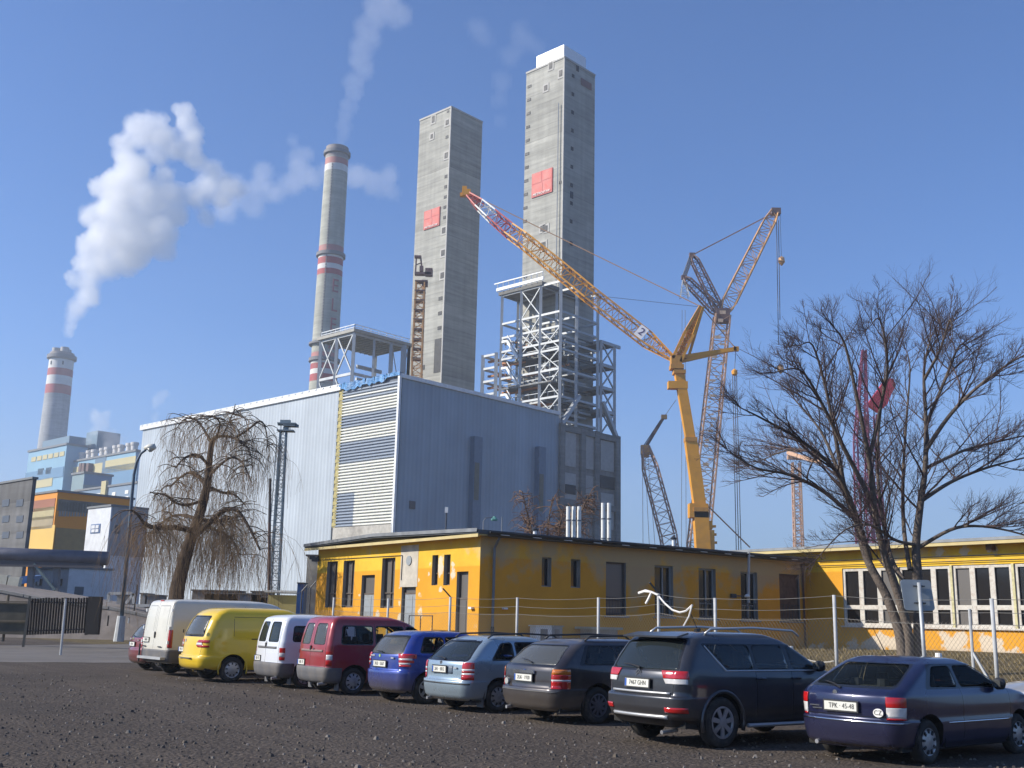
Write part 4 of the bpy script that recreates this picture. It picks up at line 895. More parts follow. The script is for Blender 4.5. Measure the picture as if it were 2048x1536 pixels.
def window(parent, P0, u, nrm, h, cols, rows, fr=.07, fm=None, gm=None, depth=.2, name='window', tilt=0):
    """frame bars standing in the opening, with one glass sheet behind"""
    a, b, c, d = h; o = MB(); ax = (u, nrm, ZZ); B = P0-nrm*depth
    def barh(z, t): o.box(B+u*(a+b)/2+ZZ*z, (b-a-.01, .07, t), ax)
    def barv(t, w_, za, zb): o.box(B+u*t+ZZ*(za+zb)/2, (w_, .06, zb-za), ax)
    barh(c+fr/2, fr); barh(d-fr/2, fr); barv(a+fr/2, fr, c+fr, d-fr); barv(b-fr/2, fr, c+fr, d-fr)
    for x in cols: barv(a+(b-a)*x, fr*.8, c+fr, d-fr)
    for y in rows: o.box(B+u*(a+b)/2+ZZ*(c+(d-c)*y)+nrm*.004, (b-a-2*fr-.01, .05, fr*.8), ax)
    f = o.build(name, fm or m_frame_b, parent)
    o = MB(); o.box(B-nrm*.05+u*(a+b)/2+ZZ*(c+d)/2, (b-a-.02, .012, d-c-.02), ax); o.build('pane', gm or m_winD, f)
    return f
# --- long building
lb = thing('yellow_workshop', 'long single-storey yellow building with peeling plaster, its narrow end sunlit, behind the car row', 'building', W0)
L1 = plane_hit(1611, 1150, W0, U1)[0]+1.0; L2 = plane_hit(634, 1150, W0, U2)[0]
EZ = plane_hit(962, 1071, W0, U1)[1]
wf = [(655, 676, 1123.5, 1215), (688, 710, 1121.7, 1215), (765, 791, 1116.5, 1216)]; ws = [(865, 877, 1110.5, 1170.5), (888.5, 901.5, 1109.5, 1170.5)]
dr = [(724, 750, 1150.5, 1262), (805, 833, 1147.5, 1264), (914, 937, 1143.5, 1262)]
Hf = [hole_px(W0, U2, *h) for h in wf]; Hs = [hole_px(W0, U2, *h) for h in ws]; Hd_ = [hole_px(W0, U2, *h) for h in dr]
Hd_ = [(a, b, ZB, d) for a, b, c, d in Hd_]
_, nf = wall(lb, 'end_wall', W0, U2, L2, 0., EZ, Hf+Hs+Hd_, m_pl1)
for h in Hf: window(lb, W0, U2, nf, h, [.5], [.3], .06, m_frame_b, m_winG)
for h in Hs: window(lb, W0, U2, nf, h, [], [.4], .05, m_frame_b, m_winG)
for i, h in enumerate(Hd_):
    a, b, c, d = h; zc = c+(d-c)*(.70 if i < 2 else .62); o = MB(); ax = (U2, nf, ZZ); B_ = W0-nf*.18
    o.box(B_+U2*(a+b)/2+ZZ*(c+zc)/2, (b-a-.1, .06, zc-c-.02), ax); o.box(B_+U2*((a+b)/2-.12)+ZZ*((c+zc)/2)+nf*.035, (.03, .02, (zc-c)*.9), ax)
    dd_ = o.build('door', m_doorg if i < 2 else m_winG, lb)
    o = MB(); o.box(B_+U2*(a+b)/2+ZZ*zc, (b-a-.02, .09, .07), ax); o.box(B_+U2*(a+.03)+ZZ*(c+d)/2, (.06, .09, d-c-.02), ax); o.box(B_+U2*(b-.03)+ZZ*(c+d)/2, (.06, .09, d-c-.02), ax); o.box(B_+U2*(a+b)/2+ZZ*(d-.03), (b-a-.14, .085, .06), ax); o.build('frame', m_frame_b, dd_)
    o = MB(); o.box(B_-nf*.02+U2*(a+b)/2+ZZ*(zc+d)/2, (b-a-.12, .012, d-zc-.06), ax); o.build('transom_pane', m_winG, dd_)
    o = MB(); o.box(B_+nf*.05+U2*(a+.12)+ZZ*(c+1.05), (.03, .04, .16), ax); o.build('handle', m_gutter, dd_)
wl = [(1084, 1103, 1114, 1173.5, 's'), (1142, 1161, 1118, 1175.5, 's'), (1212, 1252, 1123, 1231, 'b'), (1309, 1346, 1130, 1233, 'g'), (1397, 1431, 1136, 1237, 'g'), (1481, 1514, 1143, 1240, 'g'), (1558, 1598, 1147, 1242, 'd')]
Hl = [hole_px(W0, U1, *h[:4]) for h in wl]
_, nl = wall(lb, 'long_wall', W0, U1, L1, 0., EZ, Hl, m_pl2)
for h, w_ in zip(Hl, wl):
    k = w_[4]
    if k == 's': window(lb, W0, U1, nl, h, [], [], .05, m_reveal, m_winD)
    elif k == 'b': window(lb, W0, U1, nl, h, [], [.28], .07, m_frame_b, m_winG, .12)
    elif k == 'g': window(lb, W0, U1, nl, h, [.56], [.3], .08, M('grey_frame', (.30, .30, .29), .7), m_winD)
    else: window(lb, W0, U1, nl, h, [], [], .05, m_frame_b, M('brick_infill', (.13, .08, .06), .9, var=.3, scale=5), .1)
    if k != 's':
        a, b, c, d = h; o = MB(); o.box(W0+nl*.05+U1*(a+b)/2+ZZ*(c-.05), (b-a+.2, .14, .07), (U1, nl, ZZ)); o.build('sill', m_reveal, lb)
    if k in 'bgd':
        a, b, c, d = h; o = MB(); zt = c+(d-c)*.34
        for i in range(7): o.bar(W0-nl*.06+U1*(a+(b-a)*(i+.5)/7)+ZZ*c, W0-nl*.06+U1*(a+(b-a)*(i+.5)/7)+ZZ*zt, .022)
        for z in (c+.1, zt): o.bar(W0-nl*.06+U1*a+ZZ*z, W0-nl*.06+U1*b+ZZ*z, .025)
        o.build('window_grille', m_gutter, lb)
# back walls
o = MB(); q = [W0+U2*L2, W0+U2*L2+U1*L1, W0+U1*L1]
o.add([q[0], q[1], q[1]+ZZ*EZ, q[0]+ZZ*EZ], [(0, 1, 2, 3)]); o.add([q[1], q[2], q[2]+ZZ*EZ, q[1]+ZZ*EZ], [(0, 1, 2, 3)]); o.build('rear_wall', m_pl2, lb)
# roof: very low gable over the short end
ov = .55; rb = L2*.55; RZ = plane_hit(780, 1066, W0-U1*ov, U2)[1]
def RP(t2, t1, z): return W0+U2*t2+U1*t1+ZZ*z
ta, tb, tc_ = -ov, rb, L2+ov
o = MB(); th = .16; e0 = EZ+.04
vs = [RP(ta, -ov, e0), RP(tb, -ov, RZ-th), RP(tc_, -ov, e0), RP(tc_, -ov, e0+th), RP(tb, -ov, RZ), RP(ta, -ov, e0+th)]
o.prism(vs, U1*(L1+ov)); o.build('roof', m_felt, lb)
o = MB(); o.prism([RP(ta+.02, -ov-.03, e0+th-.10), RP(tb, -ov-.03, RZ-.10), RP(tc_, -ov-.03, e0+th-.10), RP(tc_, -ov-.03, e0+th+.05), RP(tb, -ov-.03, RZ+.05), RP(ta, -ov-.03, e0+th+.05)], U1*-.03); o.build('verge_flashing', m_fascia, lb)
o = MB(); o.prism([RP(.1, .03, EZ+.02), RP(L2-.1, .03, EZ+.02), RP(rb, .03, RZ-th-.02)], U1*.1); o.build('gable', m_eave, lb)
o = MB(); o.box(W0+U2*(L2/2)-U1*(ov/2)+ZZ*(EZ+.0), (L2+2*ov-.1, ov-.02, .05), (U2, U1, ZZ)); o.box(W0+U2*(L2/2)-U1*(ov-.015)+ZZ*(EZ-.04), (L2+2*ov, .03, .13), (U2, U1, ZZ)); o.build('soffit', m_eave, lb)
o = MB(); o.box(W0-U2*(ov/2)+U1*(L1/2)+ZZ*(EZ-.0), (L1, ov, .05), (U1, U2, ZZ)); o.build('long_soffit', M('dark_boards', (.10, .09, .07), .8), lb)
o = MB()
gp = [(cos(a), sin(a)) for a in [pi+pi*i/6 for i in range(7)]]
for t0, t1 in ((0, L1),):
    o.prism([W0-U2*(ov+.07)+U2*(-x*.08)+ZZ*(EZ+.14+y*.09) for x, y in gp], U1*L1)
o.build('gutter', m_gutter, lb)
o = MB()
for i in range(13):
    t = .8+i*L1/13; o.box(W0-U2*(ov+.10)+U1*t+ZZ*(EZ+.03), (.45, .05, .03), (U1, U2, ZZ))
o.split('gutter_bracket', M('bracket_pale', (.55, .55, .52), .5), lb)
o = MB(); c = W0+U1*.65+nl*.12; o.tube([c+nl*.35+ZZ*(EZ-.05), c+ZZ*(EZ-.5), c+ZZ*(ZB+.7)], .06, 8); o.build('downpipe', m_fascia, lb)
o = MB(); o.tube([c+ZZ*(ZB+.7), c+ZZ*.3], .075, 8); o.build('downpipe_shoe', m_gutter, lb)
c1 = W0+U1*(L1-1.35)+nl*.1; o = MB(); o.tube([c1+ZZ*(EZ-.1), c1+ZZ*.5], .055, 8); o.build('downpipe', M('rust_pipe', (.12, .06, .04), .7), lb)
# small wall fittings
t_, z_ = plane_hit(819, 1121, W0, U2); o = MB(); o.tube([W0+U2*t_+ZZ*z_+nf*.0, W0+U2*t_+ZZ*z_+nf*.05], .22, 20); o.build('round_vent', m_doorg, lb)
o = MB(); o.box(W0+U2*t_+ZZ*(z_-.25)+nf*.006, (1.5, .01, 1.9), (U2, nf, ZZ)); o.build('render_patch', M('grey_render', (.47, .43, .36), .9, var=.2, scale=2), lb)
rn = random.Random(4)
t_, z_ = plane_hit(926, 1196, W0, U2)
o = MB(); t_, z_ = plane_hit(945, 1216, W0, U2); o.box(W0+U2*t_+ZZ*z_+nf*.08, (.22, .14, .08), (U2, nf, ZZ)); o.build('wall_lamp', m_white, lb)
t_, z_ = plane_hit(1007, 1217, W0, U1); o = MB(); o.box(W0+U1*t_+ZZ*z_+nl*.1, (.2, .16, .07), (U1, nl, ZZ)); o.build('wall_lamp', m_white, lb)
o = MB(); c = W0+U2*(L2-.1)+ZZ*(EZ-.55)+nf*.2; o.box(c, (.35, .25, .22)); o.bar(c, c-nf*.2+ZZ*.2, .05); o.box(c+U2*.35+ZZ*.1, (.28, .2, .18)); o.build('floodlight', m_gutter, lb)
ca, za_ = plane_hit(645, 1120, W0, U2); cb, zb_ = plane_hit(806, 1111, W0, U2)
cable(lb, W0+U2*ca+ZZ*za_+nf*.03, W0+U2*cb+ZZ*zb_+nf*.03, .018, 0, m_gutter, 'wall_cable'); cable(lb, W0+U2*cb+ZZ*zb_+nf*.03, W0+U2*(cb+.02)+ZZ*(ZB+2.7)+nf*.03, .018, 0, m_gutter, 'wall_cable')
o = MB(); ta_, z1_ = plane_hit(853, 1232, W0, U2); tb_, _ = plane_hit(900, 1232, W0, U2)
for t in (ta_, (ta_+tb_)/2, tb_): o.bar(W0+nf*.9+U2*t+ZZ*.5, W0+nf*.9+U2*t+ZZ*(z1_), .04)
o.bar(W0+nf*.9+U2*ta_+ZZ*z1_, W0+nf*.9+U2*tb_+ZZ*z1_, .04)
rl = thing('handrail', 'thin metal handrail in front of the sunlit yellow end wall', 'handrail', W0+nf*.9+U2*ta_); o.build('rail', m_gutter, rl)
for (x, y, w_) in ((1082, 1268, .9), (1108, 1269, .6)):
    t_, _ = plane_hit(x, 1268, W0+nl*.35, U1); o = MB(); c = W0+nl*.35+U1*t_+ZZ*(EYE-.5); ub = thing('utility_cabinet', 'pale open-fronted metal cabinet against the shaded yellow wall' if x < 1100 else 'grey metal cabinet beside the pale one against the shaded yellow wall', 'cabinet', c-ZZ*.45)
    o.box(c, (w_, .4, .8), (U1, nl, ZZ)); o.box(c+ZZ*.43, (w_+.1, .5, .05), (U1, nl, ZZ)); o.build('body', m_white if x < 1100 else m_doorg, ub); o = MB(); o.box(c+nl*.21, (w_*.42, .03, .6), (U1, nl, ZZ)); o.build('grille', m_fascia, ub)
t_, _ = plane_hit(1198, 1268, W0+nl*.6, U1); c = W0+nl*.6+U1*t_+ZZ*(EYE-.62); ub = thing('concrete_shaft', 'low square concrete shaft with slab lid by the shaded yellow wall', 'concrete box', c-ZZ*.5)
o = MB(); o.box(c, (1.5, .8, .9), (U1, nl, ZZ)); o.build('body', M('shaft_conc', (.36, .33, .28), .9, var=.15), ub); o = MB(); o.box(c+ZZ*.5, (1.9, 1.1, .1), (U1, nl, ZZ)); o.build('lid', M('shaft_lid', (.42, .40, .35), .9), ub)
# roof fixtures
def on_roof(px, py, D): 
    p = atY(px, py, D); return p
for (x0, n_, y0) in ((0, 0, 0),): pass
fl_ = (1136, 1147, 1158, 1206, 1218); 
for i, x in enumerate(fl_):
    b_, zb_ = plane_hit(x, 1078, W0+U2*5, U1); _, zt_2 = plane_hit(x, 1013 if i < 3 else 1006, W0+U2*5, U1); P = W0+U2*5+U1*b_
    fl = thing('flue_pipe', ['white flue pipe, outermost left of the cluster of three on the yellow roof', 'white flue pipe in the middle of the cluster of three on the yellow roof', 'white flue pipe, rightmost of the cluster of three on the yellow roof', 'white flue pipe, left one of the pair on the yellow roof', 'white flue pipe, right one of the pair on the yellow roof'][i], 'flue', P+ZZ*(EZ+.1), group='white flue pipes on the roof')
    o = MB(); o.tube([P+ZZ*(EZ+.1), P+ZZ*zt_2], .105, 12); o.build('pipe', M('flue_white', (.68, .68, .64), .45, var=.06, scale=3), fl)
    o = MB()
    for f_ in (.3, .68): zq = EZ+(zt_2-EZ)*f_; o.tube([P+ZZ*zq, P+ZZ*(zq+.07)], .125, 12)
    o.split('joint_collar', m_fascia, fl)
P = W0+U2*3.5+U1*plane_hit(892, 1058, W0+U2*3.5, U1)[0]
for (px, yt, kind) in ((893, 1020, 'pole'), (967, 1036, 'lamp'), (1004, 1034, 'rod'), (1070, 1058, 'cowl'), (1347, 1076, 'cowl')):
    t_, zt_3 = plane_hit(px, yt, W0+U2*2.5, U1); P = W0+U2*2.5+U1*t_
    lab = {'pole': ('roof_pole', 'thin dark pole with pale cap on roof against blue-grey hall', 'pole'), 'lamp': ('roof_lamp', 'curved gooseneck lamp on the corner of the yellow roof', 'lamp'), 'rod': ('lightning_rod', 'thin pale rod beside the gooseneck lamp on yellow roof', 'rod'), 'cowl': ('vent_cowl', 'short pale vent pipe on yellow roof, by the white flues' if px < 1200 else 'short pale vent pipe on yellow roof below the cranes', 'vent')}[kind]
    th_ = thing(lab[0], lab[1], lab[2], P+ZZ*(EZ+.2)); o = MB()
    if kind == 'pole': o.tube([P+ZZ*EZ, P+ZZ*zt_3], .035, 6); o.build('pole', m_gutter, th_); o = MB(); o.box(P+ZZ*zt_3, (.14, .14, .25)); o.build('cap', m_white, th_)
    elif kind == 'lamp':
        o.tube([P+ZZ*EZ, P+ZZ*(zt_3-.15), P+ZZ*zt_3+U1*.12, P+ZZ*(zt_3+.08)+U1*.5], .022, 6); o.build('arm', m_fascia, th_); o = MB(); o.lathe(P+ZZ*(zt_3-.02)+U1*.62, [(.15, -.05), (.16, 0), (.05, .14)], 12); o.build('lamp_shade', M('green_shade', (.12, .3, .25), .4), th_)
    elif kind == 'rod': o.tube([P+ZZ*EZ, P+ZZ*zt_3], .02, 6); o.build('rod', m_fascia, th_)
    else: o.tube([P+ZZ*EZ, P+ZZ*zt_3], .09, 10); o.build('pipe', m_trimw, th_); o = MB(); o.lathe(P+ZZ*zt_3, [(.14, -.08), (.16, 0), (.02, .1)], 12); o.build('cap', m_gutter, th_)
# --- right wing
Q0 = W0+U1*(L1-1.0); U3 = A2(143.0)
wg = thing('yellow_wing', 'sunlit yellow wing with large flaking white window bands, behind the big bare tree', 'building', Q0)
L3 = 24.0; WZ = plane_hit(1800, 1097, Q0, U3)[1]
bays = [(1684, 1793), (1797.5, 1899), (1904, 2022), (2028, 2160), (2168, 2320)]
Hw = [hole_px(Q0, U3, a, b, 1134, 1258) for a, b in bays]; zt_ = plane_hit(1790, 1134, Q0, U3)[1]; zb_ = plane_hit(1790, 1253, Q0, U3)[1]
Hw = [(a, b, zb_, zt_) for a, b, c, d in Hw]
_, nw = wall(wg, 'front_wall', Q0, U3, L3, 0., WZ, Hw, m_pl3)
for h in Hw:
    a, b, c, d = h; fr = .1; f = MB(); ax = (U3, nw, ZZ); B_ = Q0-nw*.1; wd = b-a
    f.box(B_+U3*(a+b)/2+ZZ*(c+fr/2), (wd-.01, .1, fr), ax); f.box(B_+U3*(a+b)/2+ZZ*(d-fr/2), (wd-.01, .1, fr), ax)
    for t in (a+fr/2, b-fr/2): f.box(B_+U3*t+ZZ*(c+d)/2, (fr, .1, d-c-2*fr), ax)
    for k in (1, 2): f.box(B_+U3*(a+wd*k/3)+ZZ*(c+d)/2, (.17, .09, d-c-2*fr), ax)
    zt3 = c+(d-c)*.32
    for k in range(3):
        w3 = wd/3; f.box(B_+U3*(a+w3*(k+.5))+ZZ*zt3, (w3-.2, .085, .12), ax)
        for (z0_, z1_) in ((c+fr, zt3-.06), (zt3+.06, d-fr)):
            for t in (a+w3*k+.11, a+w3*(k+1)-.11): f.box(B_+U3*t+ZZ*(z0_+z1_)/2+nw*.01, (.045, .07, z1_-z0_), ax)
            for z in (z0_+.025, z1_-.025): f.box(B_+U3*(a+w3*(k+.5))+ZZ*z+nw*.01, (w3-.27, .06, .05), ax)
    fo = f.build('window', m_frame_w, wg)
    for k in range(3):
        for (z0_, z1_) in ((c, zt3), (zt3, d)):
            o = MB(); w3 = wd/3; o.box(B_-nw*.06+U3*(a+w3*(k+.5))+ZZ*(z0_+z1_)/2, (w3-.02, .01, z1_-z0_-.02), ax); o.build('pane', m_winD if (k+int(a)) % 4 else m_winG, fo)
o = MB(); o.box(Q0+nw*.06+U3*((Hw[0][0]+Hw[-1][1])/2)+ZZ*(zb_-.04), (Hw[-1][1]-Hw[0][0]+.2, .16, .08), (U3, nw, ZZ)); o.build('sill', m_frame_w, wg)
for i in range(4):
    o = MB(); t = (Hw[i][1]+Hw[i+1][0])/2; o.box(Q0+nw*.015+U3*t+ZZ*(zb_+zt_)/2, (max(.12, Hw[i+1][0]-Hw[i][1]-.02), .03, zt_-zb_), (U3, nw, ZZ)); o.build('pilaster', M('lichen_yellow', (.50, .46, .26), .9, var=.25, scale=6), wg)
o = MB(); o.add([Q0+U3*L3, Q0+U3*L3-nw*12, Q0+U3*L3-nw*12+ZZ*WZ, Q0+U3*L3+ZZ*WZ], [(0, 1, 2, 3)]); o.add([Q0-U3*6-nw*12, Q0+U3*L3-nw*12, Q0+U3*L3-nw*12+ZZ*WZ, Q0-U3*6-nw*12+ZZ*WZ], [(0, 1, 2, 3)]); o.add([Q0-U3*6, Q0, Q0+ZZ*WZ, Q0-U3*6+ZZ*WZ], [(0, 1, 2, 3)]); o.build('rear_wall', m_pl3, wg)
o = MB(); o.box(Q0+U3*(L3/2-3)-nw*5.7+ZZ*(WZ+.14), (L3+7, 12.8, .2), (U3, nw, ZZ)); o.build('roof', m_felt, wg)
o = MB(); o.box(Q0+U3*(L3/2-3)+nw*.35+ZZ*(WZ+.02), (L3+6.8, .72, .04), (U3, nw, ZZ)); o.box(Q0+U3*(L3/2-3)+nw*.72+ZZ*(WZ+.05), (L3+6.9, .03, .16), (U3, nw, ZZ)); o.build('soffit', m_eave, wg)
o = MB(); o.box(Q0+U3*(L3/2-3)+nw*.75+ZZ*(WZ+.2), (L3+7, .03, .14), (U3, nw, ZZ)); o.build('fascia', m_fascia, wg)
for z in (zt_+.17, zt_+.42):
    t0 = .9; cable(wg, Q0+U3*t0+nw*.12+ZZ*z, Q0+U3*(L3-.5)+nw*.12+ZZ*z, .022, 0, m_gutter, 'wall_cable')
t_, z_ = plane_hit(1986, 1097, Q0, U3); o = MB(); o.box(Q0+U3*t_+ZZ*(z_+.1)+nw*.2, (.3, .35, .4), (U3, nw, ZZ)); o.build('vent_box', M('brown_box', (.09, .05, .03), .8), wg)
# white boom-like pipe leaning at the inner corner and a small lamp
t_, z_ = plane_hit(1490, 1100, W0+nl*.4, U1); t2_, z2_ = plane_hit(1497, 1205, W0+nl*.4, U1)
pp = thing('leaning_pipe', 'pale pipe leaning against the eave in front of the shaded windows', 'pipe', W0+nl*.4+U1*t2_)
o = MB(); o.tube([W0+nl*.65+U1*t_+ZZ*(EZ+.2), W0+nl*.4+U1*t2_+ZZ*z2_], .07, 8); o.build('pipe', M('pale_grey_pipe', (.42, .43, .44), .5), pp)
o = MB(); t3, z3_ = plane_hit(1483, 1192, W0+nl*.3, U1); c = W0+nl*.5+U1*t3+ZZ*z3_
wl_ = thing('street_light_head', 'small white lamp head on a bracket at the shaded yellow wall', 'lamp', c); o.lathe(c+U1*.2, [(.04, -.09), (.14, -.05), (.15, .03), (.04, .1)], 12); o.build('lamp_head', m_white, wl_); o = MB(); o.bar(c+U1*.15, c-nl*.5+U1*-.3, .05); o.box(c-nl*.42+U1*-.35, (.35, .1, .2), (U1, nl, ZZ)); o.build('bracket', m_gutter, wl_)
# ---------------------------------------------------------------- fence, posts, masts, left background
m_post = M('fence_post_pale', (.42, .43, .43), .7, var=.15, scale=4); m_wire = M('wire_zinc', (.23, .22, .20), .6, metal=.4); m_gal = M('galv_pole', (.38, .40, .41), .5, metal=.3, var=.15, scale=3)
F0 = Vector((.2, 37.5, 0)); UF = (Vector((10.35, 23.7, 0))-Vector((.2, 37.5, 0))).normalized()     # fence line, running towards the camera on the right
FPOSTS = [(668, 1195), (777, 1197), (901, 1194), (1035, 1195), (1197, 1195), (1317, 1187), (1430, 1196), (1668, 1190), (1983, 1197)]
ft = []
fence = thing('chain_link_fence', 'chain-link fence on pale posts with barbed wires between the cars and the yellow buildings', 'fence', F0)
for i, (px, py) in enumerate(FPOSTS):
    t, z = plane_hit(px, py, F0, UF); P = F0+UF*t; zg = gh(P.x, P.y); ft.append((t, z)); o = MB()
    o.tube([P+ZZ*(zg-.2), P+ZZ*z], .045, 8)
    o.build('post', m_post, fence, smooth=True)
    if i in (2, 5): o = MB(); o.bar(P+ZZ*z, P+ZZ*(z+.3)-Vector((.8, .6, 0))*.35, .04); o.build('barb_arm', m_gutter, fence)
tE = plane_hit(1945, 1240, F0, UF)[0]
P = F0+UF*(ft[-1][0]-.9); o = MB(); zz = plane_hit(1940, 1218, P, UF)
tt, z9 = plane_hit(1939, 1218, F0, UF); P = F0+UF*tt; o.tube([P+ZZ*.3, P+ZZ*z9], .035, 8); o.build('post', m_post, fence)
o = MB(); Pb = F0+UF*ft[-1][0]; o.bar(P+ZZ*(z9-.9), F0+UF*(tt+(ft[-1][0]-tt)*.85)+ZZ*.55, .045); o.build('strut', m_post, fence)
def zf_at(t):
    for i in range(len(ft)-1):
        if ft[i][0] <= t <= ft[i+1][0]:
            k = (t-ft[i][0])/(ft[i+1][0]-ft[i][0]); return ft[i][1]*(1-k)+ft[i+1][1]*k
    return ft[0][1] if t < ft[0][0] else ft[-1][1]
# wire mesh: two families of slanted wires cut into strips, between the car-park posts
mesh = MB(); t0, t1 = ft[0][0]-2, ft[-1][0]+6
st_ = .105
tA = ft[6][0]-1.0
def wire_seg(ta, za, tb, zb, r=.006): 
    p = F0+UF*ta; q = F0+UF*tb; p = Vector((p.x, p.y, za)); q = Vector((q.x, q.y, zb)); mesh.bar(p, q, r, r, 3, cap=False)
t = t0
while t < t1:
    P = F0+UF*t; zg = gh(P.x, P.y); ztop = zf_at(t)-.55
    if ztop-zg > .2:
        h = ztop-zg; wire_seg(t, zg, t+h*.8, ztop); wire_seg(t+h*.8, zg, t, ztop)
    t += st_
mesh.build('wire_mesh', M('mesh_wire', (.26, .23, .19), .7, metal=.2), fence)
o = MB()
for dz in (-.02, -.3, -.55):
    for i in range(len(ft)-1):
        a, b = ft[i], ft[i+1]; o.tube([F0+UF*(a[0]+(b[0]-a[0])*k/5)+ZZ*(a[1]+(b[1]-a[1])*k/5+dz-.05*4*(k/5)*(1-k/5)) for k in range(6)], .006, 4)
    o.tube([F0+UF*ft[-1][0]+ZZ*(ft[-1][1]+dz), F0+UF*(ft[-1][0]+6)+ZZ*(ft[-1][1]+dz-.1)], .006, 4)
o.split('strand_wire', m_wire, fence)
# torn white tape on the fence
tp = thing('torn_tape', 'torn white barrier tape hanging in a loop from a fence post', 'tape', F0+UF*ft[5][0]+ZZ*2)
def fpt(px, py, off=.06): t, z = plane_hit(px, py, F0-Vector((.8, .6, 0))*off, UF); return F0-Vector((.8, .6, 0))*off+UF*t+ZZ*z
o = MB(); o.tube([fpt(*p) for p in ((1318, 1193), (1330, 1207), (1345, 1220), (1360, 1225), (1372, 1222), (1385, 1210))], .028, 5)
o.tube([fpt(*p) for p in ((1384, 1210), (1378, 1232), (1366, 1254))], .028, 5); o.tube([fpt(*p) for p in ((1316, 1190), (1303, 1184), (1290, 1182), (1278, 1186))], [.03, .03, .05, .05], 5); o.tube([fpt(*p) for p in ((1303, 1185), (1297, 1198), (1292, 1207))], .04, 5)
o.build('tape', M('tape_white', (.72, .70, .66), .6, var=.15, scale=6), tp)
# back of a square road sign
Ps = gnd(1847, 1350, .25); Ps = atY(1852, 1345, 25.0); Ps.z = 0
sn = thing('road_sign', 'square sign seen from its grey back on a pole in front of the big tree', 'sign', Vector((Ps.x, Ps.y, gh(Ps.x, Ps.y))))
zt1 = atY(1838, 1165, 25.0); zc = atY(1838, 1190, 25.0)
o = MB(); o.tube([Vector((Ps.x, Ps.y, 0)), Vector((zt1.x, Ps.y, zt1.z))], .045, 10); o.build('pole', m_gal, sn, smooth=True)
hw = .345; c = Vector((zc.x, 25.08, zc.z)); o = MB(); r = .07; poly = []
for (sx, sz, a0) in ((1, 1, 0), (-1, 1, 90), (-1, -1, 180), (1, -1, 270)):
    for k in range(4): a = radians(a0+30*k); poly.append(c+Vector((sx*(hw-r)+cos(a)*r+.03*(-sz), 0, sz*(hw-r)+sin(a)*r)))
o.prism(poly, (0, .02, 0)); o.build('sign_plate', M('sign_back', (.30, .34, .37), .55, metal=.3, var=.1, scale=3), sn)
o = MB()
for dz in (.2, -.18): o.box(c+Vector((.03, -.03, dz)), (.26, .03, .03)); o.box(c+Vector((.03, -.06, dz)), (.11, .05, .05))
o.split('clamp', m_gutter, sn)
# orange and white posts with a rope
rp = [(1581, 1292, 26.0), (1877, 1306, 20.8)]
for i, (px, py, Y) in enumerate(rp):
    P = atY(px, py, Y); zg = gh(P.x, P.y); b_ = thing('marker_post', 'orange and white marker post beyond the bonnet of the grey off-roader' if i == 0 else 'small white post tip showing above the dark blue hatchback roof', 'post', Vector((P.x, P.y, zg)))
    o = MB(); o.tube([(P.x, P.y, zg-.1), (P.x, P.y, P.z-.14)], .06, 10); o.build('post', M('post_orange', (.60, .17, .07), .6, var=.15, scale=8), b_)
    o = MB(); o.tube([(P.x, P.y, P.z-.14), (P.x, P.y, P.z)], [.065, .06], 10); o.build('cap', m_white, b_)
    if i == 0: P0_ = Vector((P.x, P.y, P.z-.1))
P1_ = atY(1668, 1322, 24.5)
ro = MB(); ro.tube([P0_.lerp(P1_, k/8)-ZZ*.12*4*(k/8)*(1-k/8) for k in range(9)], .015, 5); P2_ = P0_+UF*-3.2+ZZ*.0; ro.tube([P0_.lerp(P2_, k/6)-ZZ*.15*4*(k/6)*(1-k/6) for k in range(7)], .015, 5)
tag(ro.build('rope', M('rope_pale', (.40, .37, .32), .8)), 'slack pale rope strung from the orange marker post', 'rope')
hp = MB(); rn = random.Random(8); c = atY(1628, 1326, 25.5); c.z = gh(c.x, c.y)
for i in range(260):
    a = rn.random()*6.3; R_0 = rn.random()**.6*.85; p = c+Vector((cos(a)*R_0, sin(a)*R_0*.6, .25*(1-R_0)*rn.random())); d = Vector((rn.uniform(-1, 1), rn.uniform(-1, 1), rn.uniform(-.2, .8))).normalized()*rn.uniform(.05, .14)
    hp.bar(p, p+d, .03, .03, 4)
tag(hp.build('debris', M('black_debris', (.02, .018, .016), .8, var=.3)), kind='stuff')
# street lamp with a concrete foot
Pl = atY(238, 1272, 72.0); Pl.z = 0
lp = thing('street_lamp', 'tall blue-grey street lamp with curved arm and white concrete foot left of the vans', 'street lamp', Pl)
def lpx(px, py): return atY(px, py, 72.0)
pts = [Vector((lpx(243, 1235).x, 72, lpx(243, 1235).z)), lpx(257, 1080), lpx(264, 990), lpx(268, 950), lpx(273, 925), lpx(282, 907), lpx(292, 900)]
o = MB(); o.tube(pts, [.13, .12, .11, .10, .09, .08, .07], 12); o.build('pole', M('lamp_blue', (.055, .09, .13), .5, var=.2, scale=3), lp, smooth=True)
o = MB(); o.tube([Vector((Pl.x, Pl.y, -.1)), lpx(243, 1232)], [.34, .26], 10); o.build('concrete_foot', M('foot_white', (.46, .47, .46), .85, var=.15, scale=3), lp)
hc = lpx(299, 897); o = MB(); o.tube([hc+Vector((-.35, 0, .0)), hc+Vector((-.04, 0, .10)), hc+Vector((.26, 0, .08)), hc+Vector((.37, 0, 0))], [.11, .21, .26, .13], 12); lh = o.build('lamp_head', M('lamp_shell', (.58, .57, .50), .5), lp, smooth=True)
o = MB(); o.tube([hc+Vector((.06, 0, -.02)), hc+Vector((.10, 0, -.22))], [.22, .11], 12); o.build('lamp_glass', glassmat('lamp_glass', (.35, .36, .34), .2), lh, smooth=True)
